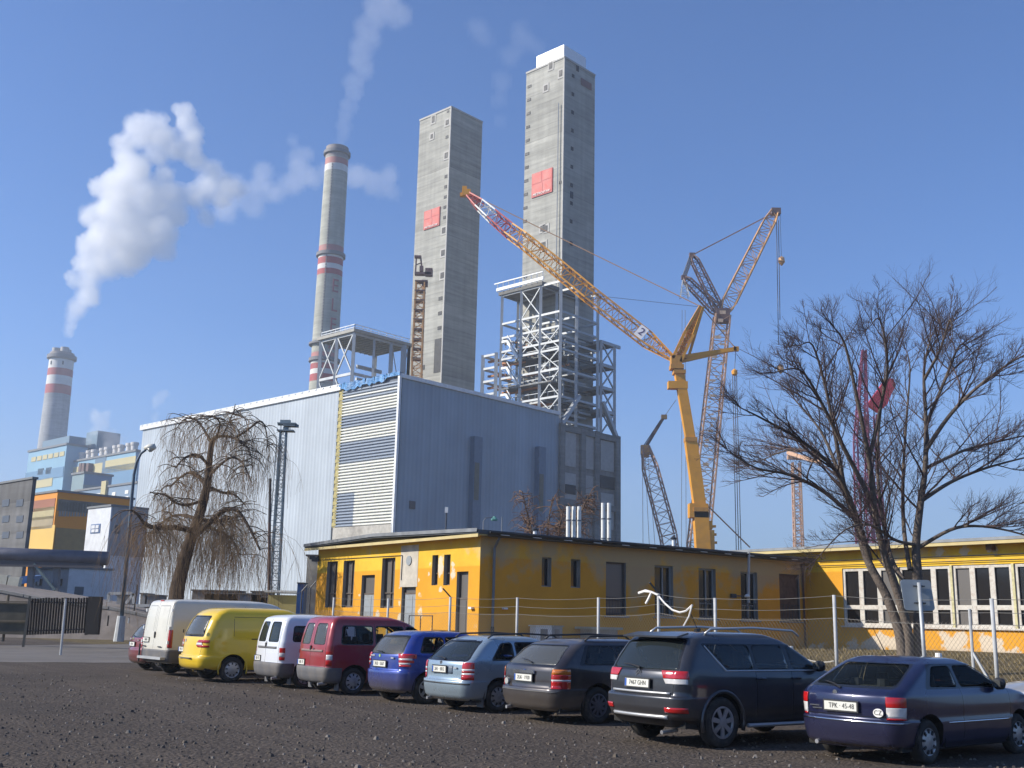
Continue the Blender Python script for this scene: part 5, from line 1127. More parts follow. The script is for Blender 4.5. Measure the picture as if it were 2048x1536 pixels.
# floodlight mast and black mast by the hall
Ym = 78.0
fm = thing('floodlight_mast', 'slim lattice floodlight mast standing before the pale hall wall', 'mast', atY(545, 1255, Ym))
m_mast = M('mast_grey_blue', (.20, .25, .27), .5, metal=.3, var=.15)
lattice(fm, 'mast', [atY(545, 1250, Ym), atY(567, 862, Ym)], [.62, .42], [m_mast], side=Vector((1, 0, 0)), chord=.09, brace=.035, step=1.0)
o = MB(); t_ = atY(569, 862, Ym); 
for (x, y, w_) in ((572, 862, 1.2), (575, 848, 1.35), (580, 852, .9)): o.box(atY(x, y, Ym), (w_, .8, .09))
for (x, y) in ((561, 848), (566, 843), (586, 850), (592, 852), (576, 843), (572, 857)): o.box(atY(x, y, Ym), (.36, .3, .2))
for x in (562, 580): o.bar(atY(x, 862, Ym), atY(x, 842, Ym), .05)
o.build('lamp_platform', m_mast, fm)
o = MB(); a, b = atY(531, 1250, Ym), atY(559, 880, Ym); 
for s_ in (-.2, .2): o.bar(a+Vector((s_, 0, 0)), b+Vector((s_, 0, 0)), .05)
for i in range(36): p = a.lerp(b, i/36); o.bar(p+Vector((-.2, 0, 0)), p+Vector((.2, 0, 0)), .03)
o.build('ladder', m_mast, fm)
bm2 = thing('black_pole', 'dark thin pole left of the lattice floodlight mast', 'pole', atY(538, 1255, 76)); o = MB(); o.tube([atY(537, 1250, 76), atY(539, 1045, 76)], .11, 8); o.build('lower_pole', M('pole_brown', (.10, .06, .05), .8), bm2); o = MB(); o.tube([atY(539, 1045, 76), atY(540.5, 957, 76)], .10, 8); o.build('upper_pole', m_cblk, bm2)
# embankment with kerb at the far left
eb = MB(); E1 = [(-300, 1150), (0, 1166), (110, 1182), (250, 1206), (330, 1222)]; E2 = [(-300, 1165), (0, 1183), (100, 1202), (220, 1217), (330, 1240)]
top = [atY(x, y, 92) for x, y in E1]; low = [atY(x, y, 78) for x, y in E2]
top = [Vector((p.x, 92, max(.3, p.z))) for p in top]; low = [Vector((p.x, 78, max(.2, p.z))) for p in low]
n_ = len(top); vs = top+low+[Vector((p.x, 76, -.1)) for p in low]+[Vector((p.x, 97, -.1)) for p in top]
eb.add(vs, [(i, i+1, n_+i+1, n_+i) for i in range(n_-1)]+[(n_+i, n_+i+1, 2*n_+i+1, 2*n_+i) for i in range(n_-1)]+[(i, i+1, 3*n_+i+1, 3*n_+i) for i in range(n_-1)])
tag(eb.build('road_ramp', M('ramp_dirt', (.20, .17, .145), .9, var=.2, dirt=(.12, .09, .06), dscale=.4)), kind='structure')
kb = MB()
for i in range(n_-1):
    L_ = low[i+1]-low[i]; k = max(2, int(L_.length/2.0))
    for j in range(k): kb.bar(low[i].lerp(low[i+1], j/k)+ZZ*.04, low[i].lerp(low[i+1], (j+.95)/k)+ZZ*.04, .3, .2)
tag(kb.build('ramp_kerb', M('kerb_conc', (.36, .33, .28), .9, var=.2)), kind='structure')
for i, x0 in enumerate((-48, -6, 18)):
    p, q = atY(x0, 1161 if i < 2 else 1165, 91), atY(x0+22 if i else x0+38, 1163 if i < 2 else 1168, 91); o = MB(); o.bar(p, q, .6, 1.0)
    o2 = tag(o.build('barrier_block', M('block_cream', (.58, .54, .42), .85, var=.15)), ['pale concrete block on the ramp beyond the picture edge', 'pale concrete block on the ramp at the left edge', 'pale concrete block on the ramp beside blue tarpaulin'][i], 'concrete block', 'concrete blocks on the ramp')
tb = MB(); c = [atY(*p, 97) for p in ((27, 1163), (40, 1154), (70, 1153), (62, 1166), (40, 1168))]; tb.prism(c, (0, 1.5, .2)); tag(tb.build('tarp_heap', M('bright_tarp', (.13, .26, .52), .5, var=.15, scale=2)), 'small heap under a bright blue sheet by the concrete blocks', 'tarpaulin')
# pipe bridge
pb = thing('pipe_bridge', 'long dark pipe bridge on steel posts crossing in front of the orange building', 'pipe bridge', atY(65, 1200, 97))
o = MB(); o.tube([atY(-200, 1101, 97), atY(215, 1117, 97)], .62, 14); o.build('main_pipe', M('bridge_pipe', (.12, .12, .145), .45, metal=.3, var=.15), pb, smooth=True)
o = MB(); o.bar(atY(-200, 1116, 97), atY(205, 1127, 97), .7, .7); o.bar(atY(-200, 1127, 96.5), atY(205, 1134, 96.5), .3, .2); o.split('girder', M('girder_dark', (.07, .065, .075), .7), pb)
o = MB()
for x0, x1, yb_ in ((64, 60, 1185), (115, 112, 1190), (-60, -64, 1180)): o.bar(atY(x0, 1122, 97), atY(x1, yb_, 97), .48)
o.split('support_post', M('post_slate', (.14, .15, .17), .7), pb); o = MB(); o.bar(atY(68, 1128, 96.5), atY(110, 1180, 96.5), .2); o.build('diagonal_brace', M('brace_green', (.13, .18, .18), .6), pb)
# dark slatted gate, side fence, posts
gt = thing('slatted_gate', 'dark timber slatted gate leaf standing open at the edge of the lot', 'gate', gnd(110, 1292))
Pg, Pq = gnd(56, 1295), gnd(172, 1285); Yg = (Pg.y+Pq.y)/2; Yg = 57.0
o = MB()
for i in range(22):
    t = i/21; p = atY(60+t*114, 1196, Yg); q = atY(54+t*114, 1266+4*(1-t), Yg); o.bar(Vector((q.x, Yg, q.z)), Vector((p.x, Yg, p.z+random.uniform(-.03, .03))), .20, .04)
o.build('slats', M('gate_brown', (.038, .026, .018), .8, var=.35, scale=3), gt)
o = MB()
for (y0, y1) in ((1204, 1206), (1262, 1258)): o.bar(atY(56, y0, Yg-.05), atY(175, y1, Yg-.05), .07)
o.build('rails', M('gate_dark', (.02, .016, .014), .8), gt)
o = MB(); o.box(atY(188, 1231, Yg-.2), (.66, .3, 1.9)); o.build('side_panel', MATS['gate_dark'], gt)
o = MB(); a, b = atY(60, 1193, Yg), atY(46, 1296, Yg-1); o.bar(b, a, .12); o.build('gate_post', M('post_wood', (.16, .13, .09), .9), gt)
o = MB(); o.bar(atY(172, 1270, Yg), atY(176, 1196, Yg), .12); o.build('gate_post', MATS['gate_dark'], gt)
for (x0, y0, x1, y1, Y, nm, lab, m_) in ((132, 1197, 121, 1310, 45, 'steel_post', 'thin leaning steel post in front of the slatted gate', m_post), (17, 1190, 6, 1283, 58, 'fence_post', 'dark post with pale marks at the left picture edge', M('post_wood', (0, 0, 0))), (217, 1232, 215, 1252, 66, 'short_post', 'short brown stake in the verge by the lamp foot', MATS['gate_dark']), (258, 1236, 257, 1246, 66, 'pale_stake', 'little pale stake in the verge right of the lamp', m_post), (275, 1170, 268, 1222, 74, 'dark_post', 'dark post behind the street lamp under the willow', MATS['gate_dark'])):
    a, b = atY(x0, y0, Y), atY(x1, y1, Y); q = thing(nm, lab, 'post', b); o = MB(); o.tube([b, a], .045 if nm != 'fence_post' else .07, 7); o.build('post', m_, q); 
    o = MB(); o.tube([a, a+(a-b).normalized()*.03], .05 if nm != 'fence_post' else .08, 7); o.build('cap', m_gutter, q)
sfn = thing('side_fence', 'low dark wire fence with two rails running off the left edge', 'fence', atY(0, 1290, 43)); o = MB()
for y in (1202, 1240): o.bar(atY(-120, y, 57.5), atY(54, y+2, 57.5), .08)
o.split('rail', MATS['post_wood'], sfn); o = MB(); o.box(atY(-33, 1236, 57.6), (4.6, .05, 1.6)); o.build('panel', M('olive_panel', (.085, .075, .055), .9, var=.3, scale=1.5), sfn)
# scraps of plant behind the willow
low = thing('railing_frame', 'white pipe railing and concrete pieces under the willow', 'railing', atY(230, 1210, 54)); o = MB()
for p, q in (((218, 1187), (217, 1204)), ((218, 1187), (265, 1186)), ((268, 1187), (252, 1207)), ((268, 1187), (267, 1210)), ((265, 1211), (300, 1211))): o.bar(atY(*p, 82), atY(*q, 82), .2)
o.split('rail', M('rail_white', (.50, .48, .43), .7), low)
blk2 = [((285, 1202), (9, 26), (.30, .28, .25)), ((240, 1200), (13, 16), (.30, .28, .25)), ((305, 1200), (22, 16), (.22, .21, .20)), ((430, 1190), (90, 14), (.24, .21, .18)), ((470, 1200), (120, 22), (.20, .21, .22)), ((560, 1205), (70, 18), (.12, .11, .10)), ((520, 1192), (34, 14), (.3, .28, .24)), ((624, 1160), (24, 92), (.52, .50, .42))]
labs = ['tall thin concrete piece behind the street lamp', 'square concrete piece left of the street lamp', 'low grey box right of the lamp under the willow', 'long low brown shed behind the willow curtain', 'grey container behind the cream van roof', 'dark low shed between willow and yellow building', 'pale low box behind the yellow van roof', 'pale rendered outbuilding just left of the yellow building']
for i, ((px, py), (w_, h_), c_) in enumerate(blk2):
    Y = (84 if i < 3 else 76) if i < 7 else 62; p = atY(px, py, Y); k = Y/FPX; t = thing(['concrete_piece', 'concrete_piece', 'storage_box', 'low_shed', 'container', 'low_shed', 'storage_box', 'outbuilding'][i], labs[i], ['concrete', 'concrete', 'box', 'shed', 'container', 'shed', 'box', 'building'][i], Vector((p.x, Y, 0)))
    zb = 0 if i >= 3 else p.z-h_*k/2; zt4 = p.z+h_*k/2; o = MB(); o.box((p.x, Y+1, (zb+zt4)/2), (w_*k, 2, zt4-zb)); o.build('body', M('scrap_%d' % i, c_, .85, var=.2, dirt=tuple(x*.6 for x in c_)), t)
    o = MB(); o.box((p.x, Y+1, zt4+.05), (w_*k+.15, 2.2, .1)); o.build('lid', M('scrap_lid', (.13, .12, .11), .8), t)
p = atY(600, 1193, 58); bx_ = thing('blue_cabin', 'narrow bright blue cabin beside the yellow building', 'cabin', Vector((p.x, 58, 0))); o = MB(); o.box((p.x, 58.5, p.z/2+.3), (.36, .9, p.z+.75)); o.build('body', M('cabin_blue', (.04, .12, .32), .5), bx_); o = MB(); o.box((p.x, 58.5, p.z+.7), (.42, 1, .06)); o.build('roof', m_gutter, bx_)
p = atY(556, 1204, 64); yb2 = thing('pale_yellow_hut', 'pale yellow hut with dark windows beside the blue cabin', 'hut', Vector((p.x+.5, 64, 0))); o = MB(); o.box((p.x+.6, 65, (p.z+.3)/2), (2.4, 2, p.z+.5)); o.build('wall', M('hut_yellow', (.45, .38, .15), .8, var=.1), yb2); o = MB(); o.box((p.x+.6, 65, p.z+.6), (2.8, 2.3, .12)); o.build('roof', m_trimw, yb2)
for x0, yt in ((621, 1175), (604, 1182)):
    a = atY(x0, yt, 52); q = thing('barbed_post', 'thin post with a bent barb arm, %s' % ('against the pale outbuilding' if x0 == 621 else 'in front of the blue cabin'), 'post', Vector((a.x, 52, 0))); o = MB(); o.tube([(a.x, 52, 0), a, a+Vector((.25, 0, .3))], .035, 6); o.build('post', m_gutter, q); o = MB(); o.bar(a+Vector((-.3, 0, -.2)), a+Vector((.1, 0, .1)), .02); o.build('wire', m_wire, q)
pl = thing('low_plinth_wall', 'low concrete wall left of the long yellow building', 'wall', atY(604, 1215, 48)); a, b = atY(530, 1213, 52), atY(634, 1214, 52); o = MB(); o.bar(Vector((a.x, 52, .9)), Vector((b.x, 52, .9)), .3, 1.9); o.build('wall', M('plinth', (.33, .31, .27), .9, var=.15), pl); o = MB(); o.bar(Vector((a.x, 52, 1.88)), Vector((b.x, 52, 1.88)), .4, .08); o.build('coping', M('coping', (.42, .40, .36), .9), pl)
# ---------------------------------------------------------------- bare trees
def bez(p, d, L, n, bend, rn, up=.0, jit=.12):
    pts = [p.copy()]; d = d.normalized(); 
    for i in range(n):
        d = (d+Vector((rn.uniform(-jit, jit), rn.uniform(-jit, jit), rn.uniform(-jit, jit)))+ZZ*up+bend/n).normalized(); p = p+d*(L/n); pts.append(p.copy())
    return pts, d
def tree_part(lists, name, parent, mat):
    o = MB()
    for pts, r0, r1, n in lists: o.tube(pts, [r0+(r1-r0)*i/(len(pts)-1) for i in range(len(pts))], n, cap=False)
    return o.build(name, mat, parent, smooth=True)
m_bark = M('bark_maple', (.115, .09, .072), .9, var=.3, scale=5, bump=.6, bscale=18, dirt=(.17, .14, .11), dscale=3); m_twig = M('twig_purple_brown', (.085, .058, .055), .85, var=.3, scale=1.0)
Yt_ = 30.5
def tp_(px, py, dy=0.): return atY(px, py, Yt_+dy)
base_ = tp_(1818, 1330); big = thing('bare_maple', 'big bare multi-stemmed tree with wide twiggy crown in front of the yellow wing', 'tree', Vector((base_.x, base_.y, gh(base_.x, base_.y))))
# main stems: photo points plus depth offset, start radius (m), end radius
stems = [
 ([(1806, 1335, 0), (1800, 1270, 0), (1772, 1190, .1), (1735, 1120, .3), (1712, 1040, .5), (1690, 985, .8), (1672, 930, 1.2), (1640, 860, 1.5), (1590, 800, 2)], .16, .02),
 ([(1818, 1335, -.1), (1815, 1260, -.1), (1790, 1170, -.2), (1766, 1100, -.4), (1748, 1010, -.6), (1738, 920, -.9), (1715, 800, -1.3), (1690, 690, -1.6), (1668, 655, -2)], .145, .018),
 ([(1835, 1335, 0), (1838, 1250, 0), (1835, 1150, 0), (1832, 1090, .1), (1842, 1000, .2), (1850, 940, .3), (1852, 850, .5), (1848, 740, .6), (1862, 675, .8)], .17, .02),
 ([(1806, 1160, 0), (1780, 1110, .4), (1760, 1000, .9), (1755, 900, 1.3), (1765, 790, 1.7), (1772, 715, 2.0)], .08, .012),
 ([(1820, 1140, 0), (1808, 1060, .5), (1806, 960, 1.0), (1812, 850, 1.4), (1820, 740, 1.7), (1812, 700, 2)], .07, .012),
 ([(1740, 1120, .3), (1712, 1030, -.2), (1670, 940, -.8), (1600, 880, -1.4), (1530, 840, -1.8), (1480, 815, -2)], .085, .015),
 ([(1712, 1040, .5), (1650, 985, .2), (1580, 950, -.3), (1510, 935, -.9), (1455, 900, -1.2)], .07, .012),
 ([(1690, 985, .8), (1672, 880, .4), (1650, 770, .0), (1625, 690, -.4), (1602, 690, -.8)], .07, .012),
 ([(1748, 1010, -.6), (1690, 900, -1.1), (1640, 800, -1.7), (1600, 740, -2.2), (1550, 745, -2.7)], .075, .012),
 ([(1838, 1095, .1), (1900, 1060, -.3), (1950, 1052, -.7), (2020, 1062, -1.1), (2110, 1090, -1.5)], .06, .015),
 ([(1845, 1000, .2), (1900, 965, .8), (1960, 940, 1.2), (2030, 920, 1.7), (2120, 900, 2.2)], .065, .015),
 ([(1852, 900, .3), (1900, 830, .0), (1960, 770, -.4), (2030, 720, -.9), (2100, 690, -1.4)], .07, .012),
 ([(1852, 850, .5), (1890, 760, .9), (1920, 690, 1.3), (1945, 705, 1.7)], .06, .012),
 ([(1848, 760, .6), (1880, 700, .1), (1900, 640, -.4), (1905, 675, -.8)], .05, .01),
 ([(1738, 920, -.9), (1760, 820, -1.3), (1775, 730, -1.9), (1760, 640, -2.3), (1738, 655, -2.6)], .06, .01),
 ([(1855, 935, .3), (1930, 900, 1.2), (2010, 880, 2.1), (2100, 860, 2.8)], .055, .012),
 ([(1832, 1090, .1), (1790, 1080, -.6), (1740, 1050, -1.2), (1690, 1060, -1.8), (1640, 1110, -2.1)], .05, .012),
 ([(1665, 930, 1.2), (1610, 900, 1.8), (1560, 905, 2.3), (1505, 930, 2.6)], .045, .01)]
rn = random.Random(21); L0 = []; L1_ = []; L2_ = []; L3_ = []
def spline(P, m=4):
    out = []
    for i in range(len(P)-1):
        p0, p1, p2, p3 = P[max(i-1, 0)], P[i], P[i+1], P[min(i+2, len(P)-1)]
        for k in range(m):
            t = k/m; out.append(.5*((2*p1)+(-p0+p2)*t+(2*p0-5*p1+4*p2-p3)*t*t+(-p0+3*p1-3*p2+p3)*t*t*t))
    out.append(P[-1]); return out
center = tp_(1800, 1150, 0)
def side_branches(pts, r_at, count, Lr, lvl, t0=.25):
    n = len(pts)-1
    for k in range(count):
        t = t0+(1-t0)*((k+rn.random())/count); f = t*n; i = min(int(f), n-1); p = pts[i].lerp(pts[i+1], f-i); d = (pts[i+1]-pts[i]).normalized()
        out = (p-center); out.z *= .35; out = out.normalized() if out.length > .1 else Vector((1, 0, 0))
        s = Vector((rn.uniform(-1, 1), rn.uniform(-1, 1), rn.uniform(-.3, .8))).normalized(); s = (s-d*s.dot(d)).normalized()
        dd = (d*rn.uniform(.5, .95)+s*rn.uniform(.5, .9)+out*.25).normalized(); L = Lr*rn.uniform(.6, 1.25)*(1.15-.6*t)
        r0 = min(r_at(t)*.6, {1: .022, 2: .0095, 3: .005}[lvl]); q, _ = bez(p, dd, L, 5 if lvl < 3 else 3, ZZ*.12, rn, up=.0, jit=.16)
        (L1_ if lvl == 1 else L2_ if lvl == 2 else L3_).append((q, r0, r0*.35, 5 if lvl == 1 else 3))
        if lvl == 1: side_branches(q, lambda t, r=r0: r, 9, L*.55, 2, .12)
        elif lvl == 2: side_branches(q, lambda t, r=r0: r, 7, L*.6, 3, .12)
for P, r0, r1 in stems:
    pts = spline([tp_(x, y, dy) for x, y, dy in P]); L0.append((pts, r0, r1, 9))
    ra = lambda t, r0=r0, r1=r1: r0+(r1-r0)*t
    big_ = r0 > .15
    for k in range(7 if big_ else 5):       # long secondary limbs that round the crown out
        t = (.42 if big_ else .25)+.55*(k+rn.random())/7; i = int(t*(len(pts)-1)); p = pts[i]; d = (pts[min(i+2, len(pts)-1)]-pts[max(i-1, 0)]).normalized()
        s = Vector((rn.uniform(-1, 1), rn.uniform(-1, 1), rn.uniform(-.1, .5))).normalized(); q, _ = bez(p, (d*.7+s*.75).normalized(), rn.uniform(1.8, 3.0)*(1.15-.5*t), 8, ZZ*.10, rn, up=.0, jit=.11)
        rq = min(.034, ra(t)*.6); L1_.append((q, rq, .007, 5)); side_branches(q, lambda t, rq=rq: rq*(1-.7*t), 9, .95, 2, .15)
    side_branches(pts, ra, 11 if big_ else 9, 1.6 if big_ else 1.4, 1, .38 if big_ else .25)
    end = pts[-1]; d = (pts[-1]-pts[-3]).normalized()
    for k in range(4):
        dd = (d+Vector((rn.uniform(-.5, .5), rn.uniform(-.5, .5), rn.uniform(-.1, .5)))).normalized(); q, _ = bez(end, dd, rn.uniform(.5, .9), 5, ZZ*.1, rn); L1_.append((q, r1*.9, .006, 4)); side_branches(q, lambda t: .010, 7, .7, 2, .1)
tree_part(L0, 'trunk', big, m_bark); tree_part(L1_, 'branches', big, m_twig); tree_part(L2_+L3_, 'crown', big, m_twig)
# weeping willow
Yw = 58.0
wi = thing('weeping_willow', 'gnarled leafless weeping willow with brown hanging twigs before the pale hall wall', 'tree', atY(355, 1245, Yw))
def wp(px, py, dy=0.): return atY(px, py, Yw+dy)
m_wbark = M('willow_bark', (.075, .05, .033), .95, var=.35, scale=2, bump=.5, bscale=8); m_wtw = M('willow_twig', (.22, .14, .07), .85, var=.3, scale=.6)
ws_ = [
 ([(350, 1250, 0), (355, 1180, 0), (372, 1110, .1), (388, 1060, .1), (405, 1010, 0), (416, 960, -.1), (419, 920, 0), (426, 880, .1), (445, 872, .2), (472, 876, .4)], .42, .05),
 ([(350, 1250, .2), (352, 1185, .2), (366, 1120, .3), (380, 1070, .5)], .46, .2),
 ([(388, 1062, 0), (350, 1055, -.8), (315, 1055, -1.3), (292, 1050, -1.8), (276, 1030, -2.2), (262, 1020, -2.5)], .16, .05),
 ([(392, 1070, 0), (425, 1040, -.8), (450, 1020, -1.4), (475, 1022, -1.9), (498, 1055, -2.3), (520, 1100, -2.5)], .17, .05),
 ([(405, 1040, 0), (440, 1042, .8), (470, 1034, 1.6)], .12, .05),
 ([(412, 970, 0), (385, 945, 1.0), (360, 955, 1.9), (340, 975, 2.4)], .10, .035),
 ([(408, 1000, 0), (375, 1010, -1.2), (350, 1005, -2.2), (330, 990, -2.8), (300, 985, -3.2)], .09, .03),
 ([(417, 930, 0), (395, 910, -1.0), (370, 915, -1.8), (352, 935, -2.3)], .09, .03),
 ([(425, 890, 0), (408, 860, .8), (392, 840, 1.3), (370, 838, 1.7), (352, 858, 2.1)], .08, .025),
 ([(430, 880, 0), (440, 850, -.8), (430, 835, -1.2), (405, 832, -1.5)], .07, .02),
 ([(470, 876, .4), (495, 860, .6), (520, 842, .9), (532, 860, 1.2), (535, 895, 1.3)], .07, .02),
 ([(420, 975, 0), (445, 985, 1.2), (470, 990, 2.1), (490, 1010, 2.6)], .10, .03),
 ([(416, 955, 0), (440, 930, -1.5), (465, 915, -2.2), (488, 930, -2.7), (500, 960, -3)], .08, .025),
 ([(465, 876, .4), (485, 885, -.6), (500, 905, -1.3), (505, 940, -1.6)], .06, .02),
 ([(445, 872, .2), (458, 845, 1.0), (470, 820, 1.2), (480, 832, 1.4)], .05, .02),
 ([(398, 1040, 0), (360, 1030, 1.5), (330, 1040, 2.5), (300, 1070, 3)], .10, .03),
 ([(400, 1050, 0), (430, 1060, 2.), (460, 1075, 3.2), (480, 1110, 3.6)], .10, .03)]
rn = random.Random(31); A0 = []; A1 = []; A2_ = []
for k, (P, r0, r1) in enumerate(ws_):
    pts = spline([wp(*p) for p in P]); A0.append((pts, r0, r1, 8))
    if k < 2: continue
    n = len(pts)-1
    dense = 34 if k in (2, 3, 4, 15, 16) else 22
    for j in range(dense):
        f = (.15+.85*rn.random())*n; i = min(int(f), n-1); p = pts[i].lerp(pts[i+1], f-i); a = rn.random()*6.3
        d = Vector((cos(a)*.8, sin(a)*.8, rn.uniform(-.1, .7))); q, d2 = bez(p, d, rn.uniform(.5, 1.7), 4, -ZZ*.8, rn, up=-.08, jit=.2); A1.append((q, .028, .014, 4))
        for m in range(4 if dense > 30 else 3):
            st = q[rn.randint(1, 4)]; zlim = st.z-rn.uniform(1.2, 5.0 if dense > 30 else 3.2); zlim = max(.9, zlim); L = max(.4, st.z-zlim); d3 = Vector((rn.uniform(-.5, .5), rn.uniform(-.5, .5), rn.uniform(-.2, .3)))
            h, _ = bez(st, d3, L, 6, Vector((0, 0, -2.4)), rn, up=-.25, jit=.10); A2_.append((h, .0085, .005, 3))
            for w_ in range(3):
                s2 = h[rn.randint(1, 4)]; h2, _ = bez(s2, Vector((rn.uniform(-.6, .6), rn.uniform(-.6, .6), -.6)), L*rn.uniform(.3, .6), 3, Vector((0, 0, -1)), rn, up=-.2, jit=.15); A2_.append((h2, .006, .004, 3))
tree_part(A0, 'trunk', wi, m_wbark); tree_part(A1, 'branches', wi, m_wbark); tree_part(A2_, 'crown', wi, m_wtw)
# little round tree behind the long roof
Yr = 75.0; sm = thing('small_bare_tree', 'small bushy bare tree behind the long yellow roof, beside the white flues', 'tree', atY(1100, 1240, Yr)); rn = random.Random(5); A0 = []; A1 = []
b0 = atY(1102, 1240, Yr); 
for k in range(8):
    q, d = bez(b0+ZZ*(1.5 if k else 0), Vector((rn.uniform(-.35, .35), rn.uniform(-.4, .4), 1)), rn.uniform(6.2, 8.6), 7, Vector((0, 0, 0)), rn, jit=.14); A0.append((q, .13, .03, 5))
    for j in range(34):
        i = rn.randint(3, 6); p = q[i].lerp(q[i+1], rn.random()); a = rn.random()*6.3
        h, _ = bez(p, Vector((cos(a), sin(a), rn.uniform(0, .9))), rn.uniform(.6, 1.6), 4, -ZZ*.5, rn, jit=.25); A1.append((h, .035, .018, 3))
        for m in range(3):
            h2, _ = bez(h[rn.randint(1, 4)], Vector((rn.uniform(-1, 1), rn.uniform(-1, 1), rn.uniform(-.9, .6))), rn.uniform(.4, .9), 3, -ZZ*.6, rn, jit=.2); A1.append((h2, .020, .014, 3))
tree_part(A0, 'trunk', sm, m_wbark); tree_part(A1, 'crown', sm, M('twig_rust', (.17, .10, .06), .85, var=.3))
# ---------------------------------------------------------------- cars
def paint(name, col, flake=.35, rough=.32, dust=.25):
    m = M(name, col, rough, metal=flake, var=.05, scale=.8, coat=.8, dirt=tuple(c*.4+.6*d for c, d in zip(col, (.20, .17, .14))), dscale=1.4, damt=dust)
    if not m.get('done'):                     # bare inner skin reads as dark lining; road dust low down
        m['done'] = 1; n = m.node_tree.nodes; l = m.node_tree.links; b = n['Principled BSDF']; src = b.inputs['Base Color'].links[0].from_socket
        tc = [x for x in n if x.type == 'TEX_COORD'][0]; sp = n.new('ShaderNodeSeparateXYZ'); l.new(tc.outputs['Object'], sp.inputs[0])
        nz = [x for x in n if x.type == 'TEX_NOISE'][0]; ad = n.new('ShaderNodeMath'); ad.operation = 'MULTIPLY_ADD'; ad.inputs[1].default_value = .35; l.new(nz.outputs[0], ad.inputs[0]); l.new(sp.outputs[2], ad.inputs[2])
        mr = n.new('ShaderNodeMapRange'); mr.inputs[1].default_value = .35; mr.inputs[2].default_value = .85; mr.inputs[3].default_value = min(1, dust*2.2); mr.inputs[4].default_value = 0; l.new(ad.outputs[0], mr.inputs[0])
        mx = n.new('ShaderNodeMix'); mx.data_type = 'RGBA'; l.new(mr.outputs[0], mx.inputs[0]); l.new(src, mx.inputs[6]); mx.inputs[7].default_value = (.13, .11, .09, 1)
        g = n.new('ShaderNodeNewGeometry'); m2 = n.new('ShaderNodeMix'); m2.data_type = 'RGBA'; l.new(g.outputs['Backfacing'], m2.inputs[0]); l.new(mx.outputs[2], m2.inputs[6]); m2.inputs[7].default_value = (.03, .03, .032, 1); l.new(m2.outputs[2], b.inputs['Base Color'])
    return m
m_blk = M('black_plastic', (.022, .022, .024), .55, var=.15, scale=3); m_blkg = M('black_gloss', (.012, .012, .014), .2, var=.1); m_plast = M('grey_plastic', (.10, .10, .105), .65, var=.15, scale=3, dirt=(.18, .15, .12), dscale=2); m_tyre = M('tyre_rubber', (.022, .021, .020), .85, var=.3, scale=8, dirt=(.11, .09, .07), dscale=5, damt=.6)
m_alloy = M('alloy_rim', (.42, .42, .43), .4, metal=.6, var=.1, dirt=(.12, .10, .09), dscale=6); m_chrome = M('chrome', (.65, .66, .68), .15, metal=1., var=.03); m_satin = M('satin_silver', (.5, .5, .5), .4, metal=.5, var=.05)
m_red = M('lens_red', (.42, .012, .012), .12, var=.15, scale=12, coat=.8); m_clear = M('lens_clear', (.62, .60, .58), .12, var=.12, scale=14, coat=.8); m_amber = M('lens_amber', (.55, .16, .02), .15, coat=.8); m_seat = M('seat_cloth', (.035, .035, .038), .9, var=.3, scale=5); m_plate = M('plate_white', (.66, .65, .58), .4, var=.05); m_ink = M('plate_ink', (.03, .03, .03), .5); m_blueb = M('plate_blue', (.03, .10, .40), .4); m_under = M('underbody', (.015, .014, .013), .9)
g_dark = glassmat('car_glass_dark', (.025, .032, .034), .04, alpha=.62); g_tint = glassmat('car_glass_tint', (.03, .038, .04), .03, alpha=.05); g_dust = glassmat('car_glass_dusty', (.10, .105, .105), .22, alpha=.55)
def lerp_tab(tab, z):
    if z <= tab[0][0]: return tab[0][1:]
    for a, b in zip(tab, tab[1:]):
        if z <= b[0]:
            t = (z-a[0])/(b[0]-a[0]); return tuple(x+(y-x)*t for x, y in zip(a[1:], b[1:]))
    return tab[-1][1:]
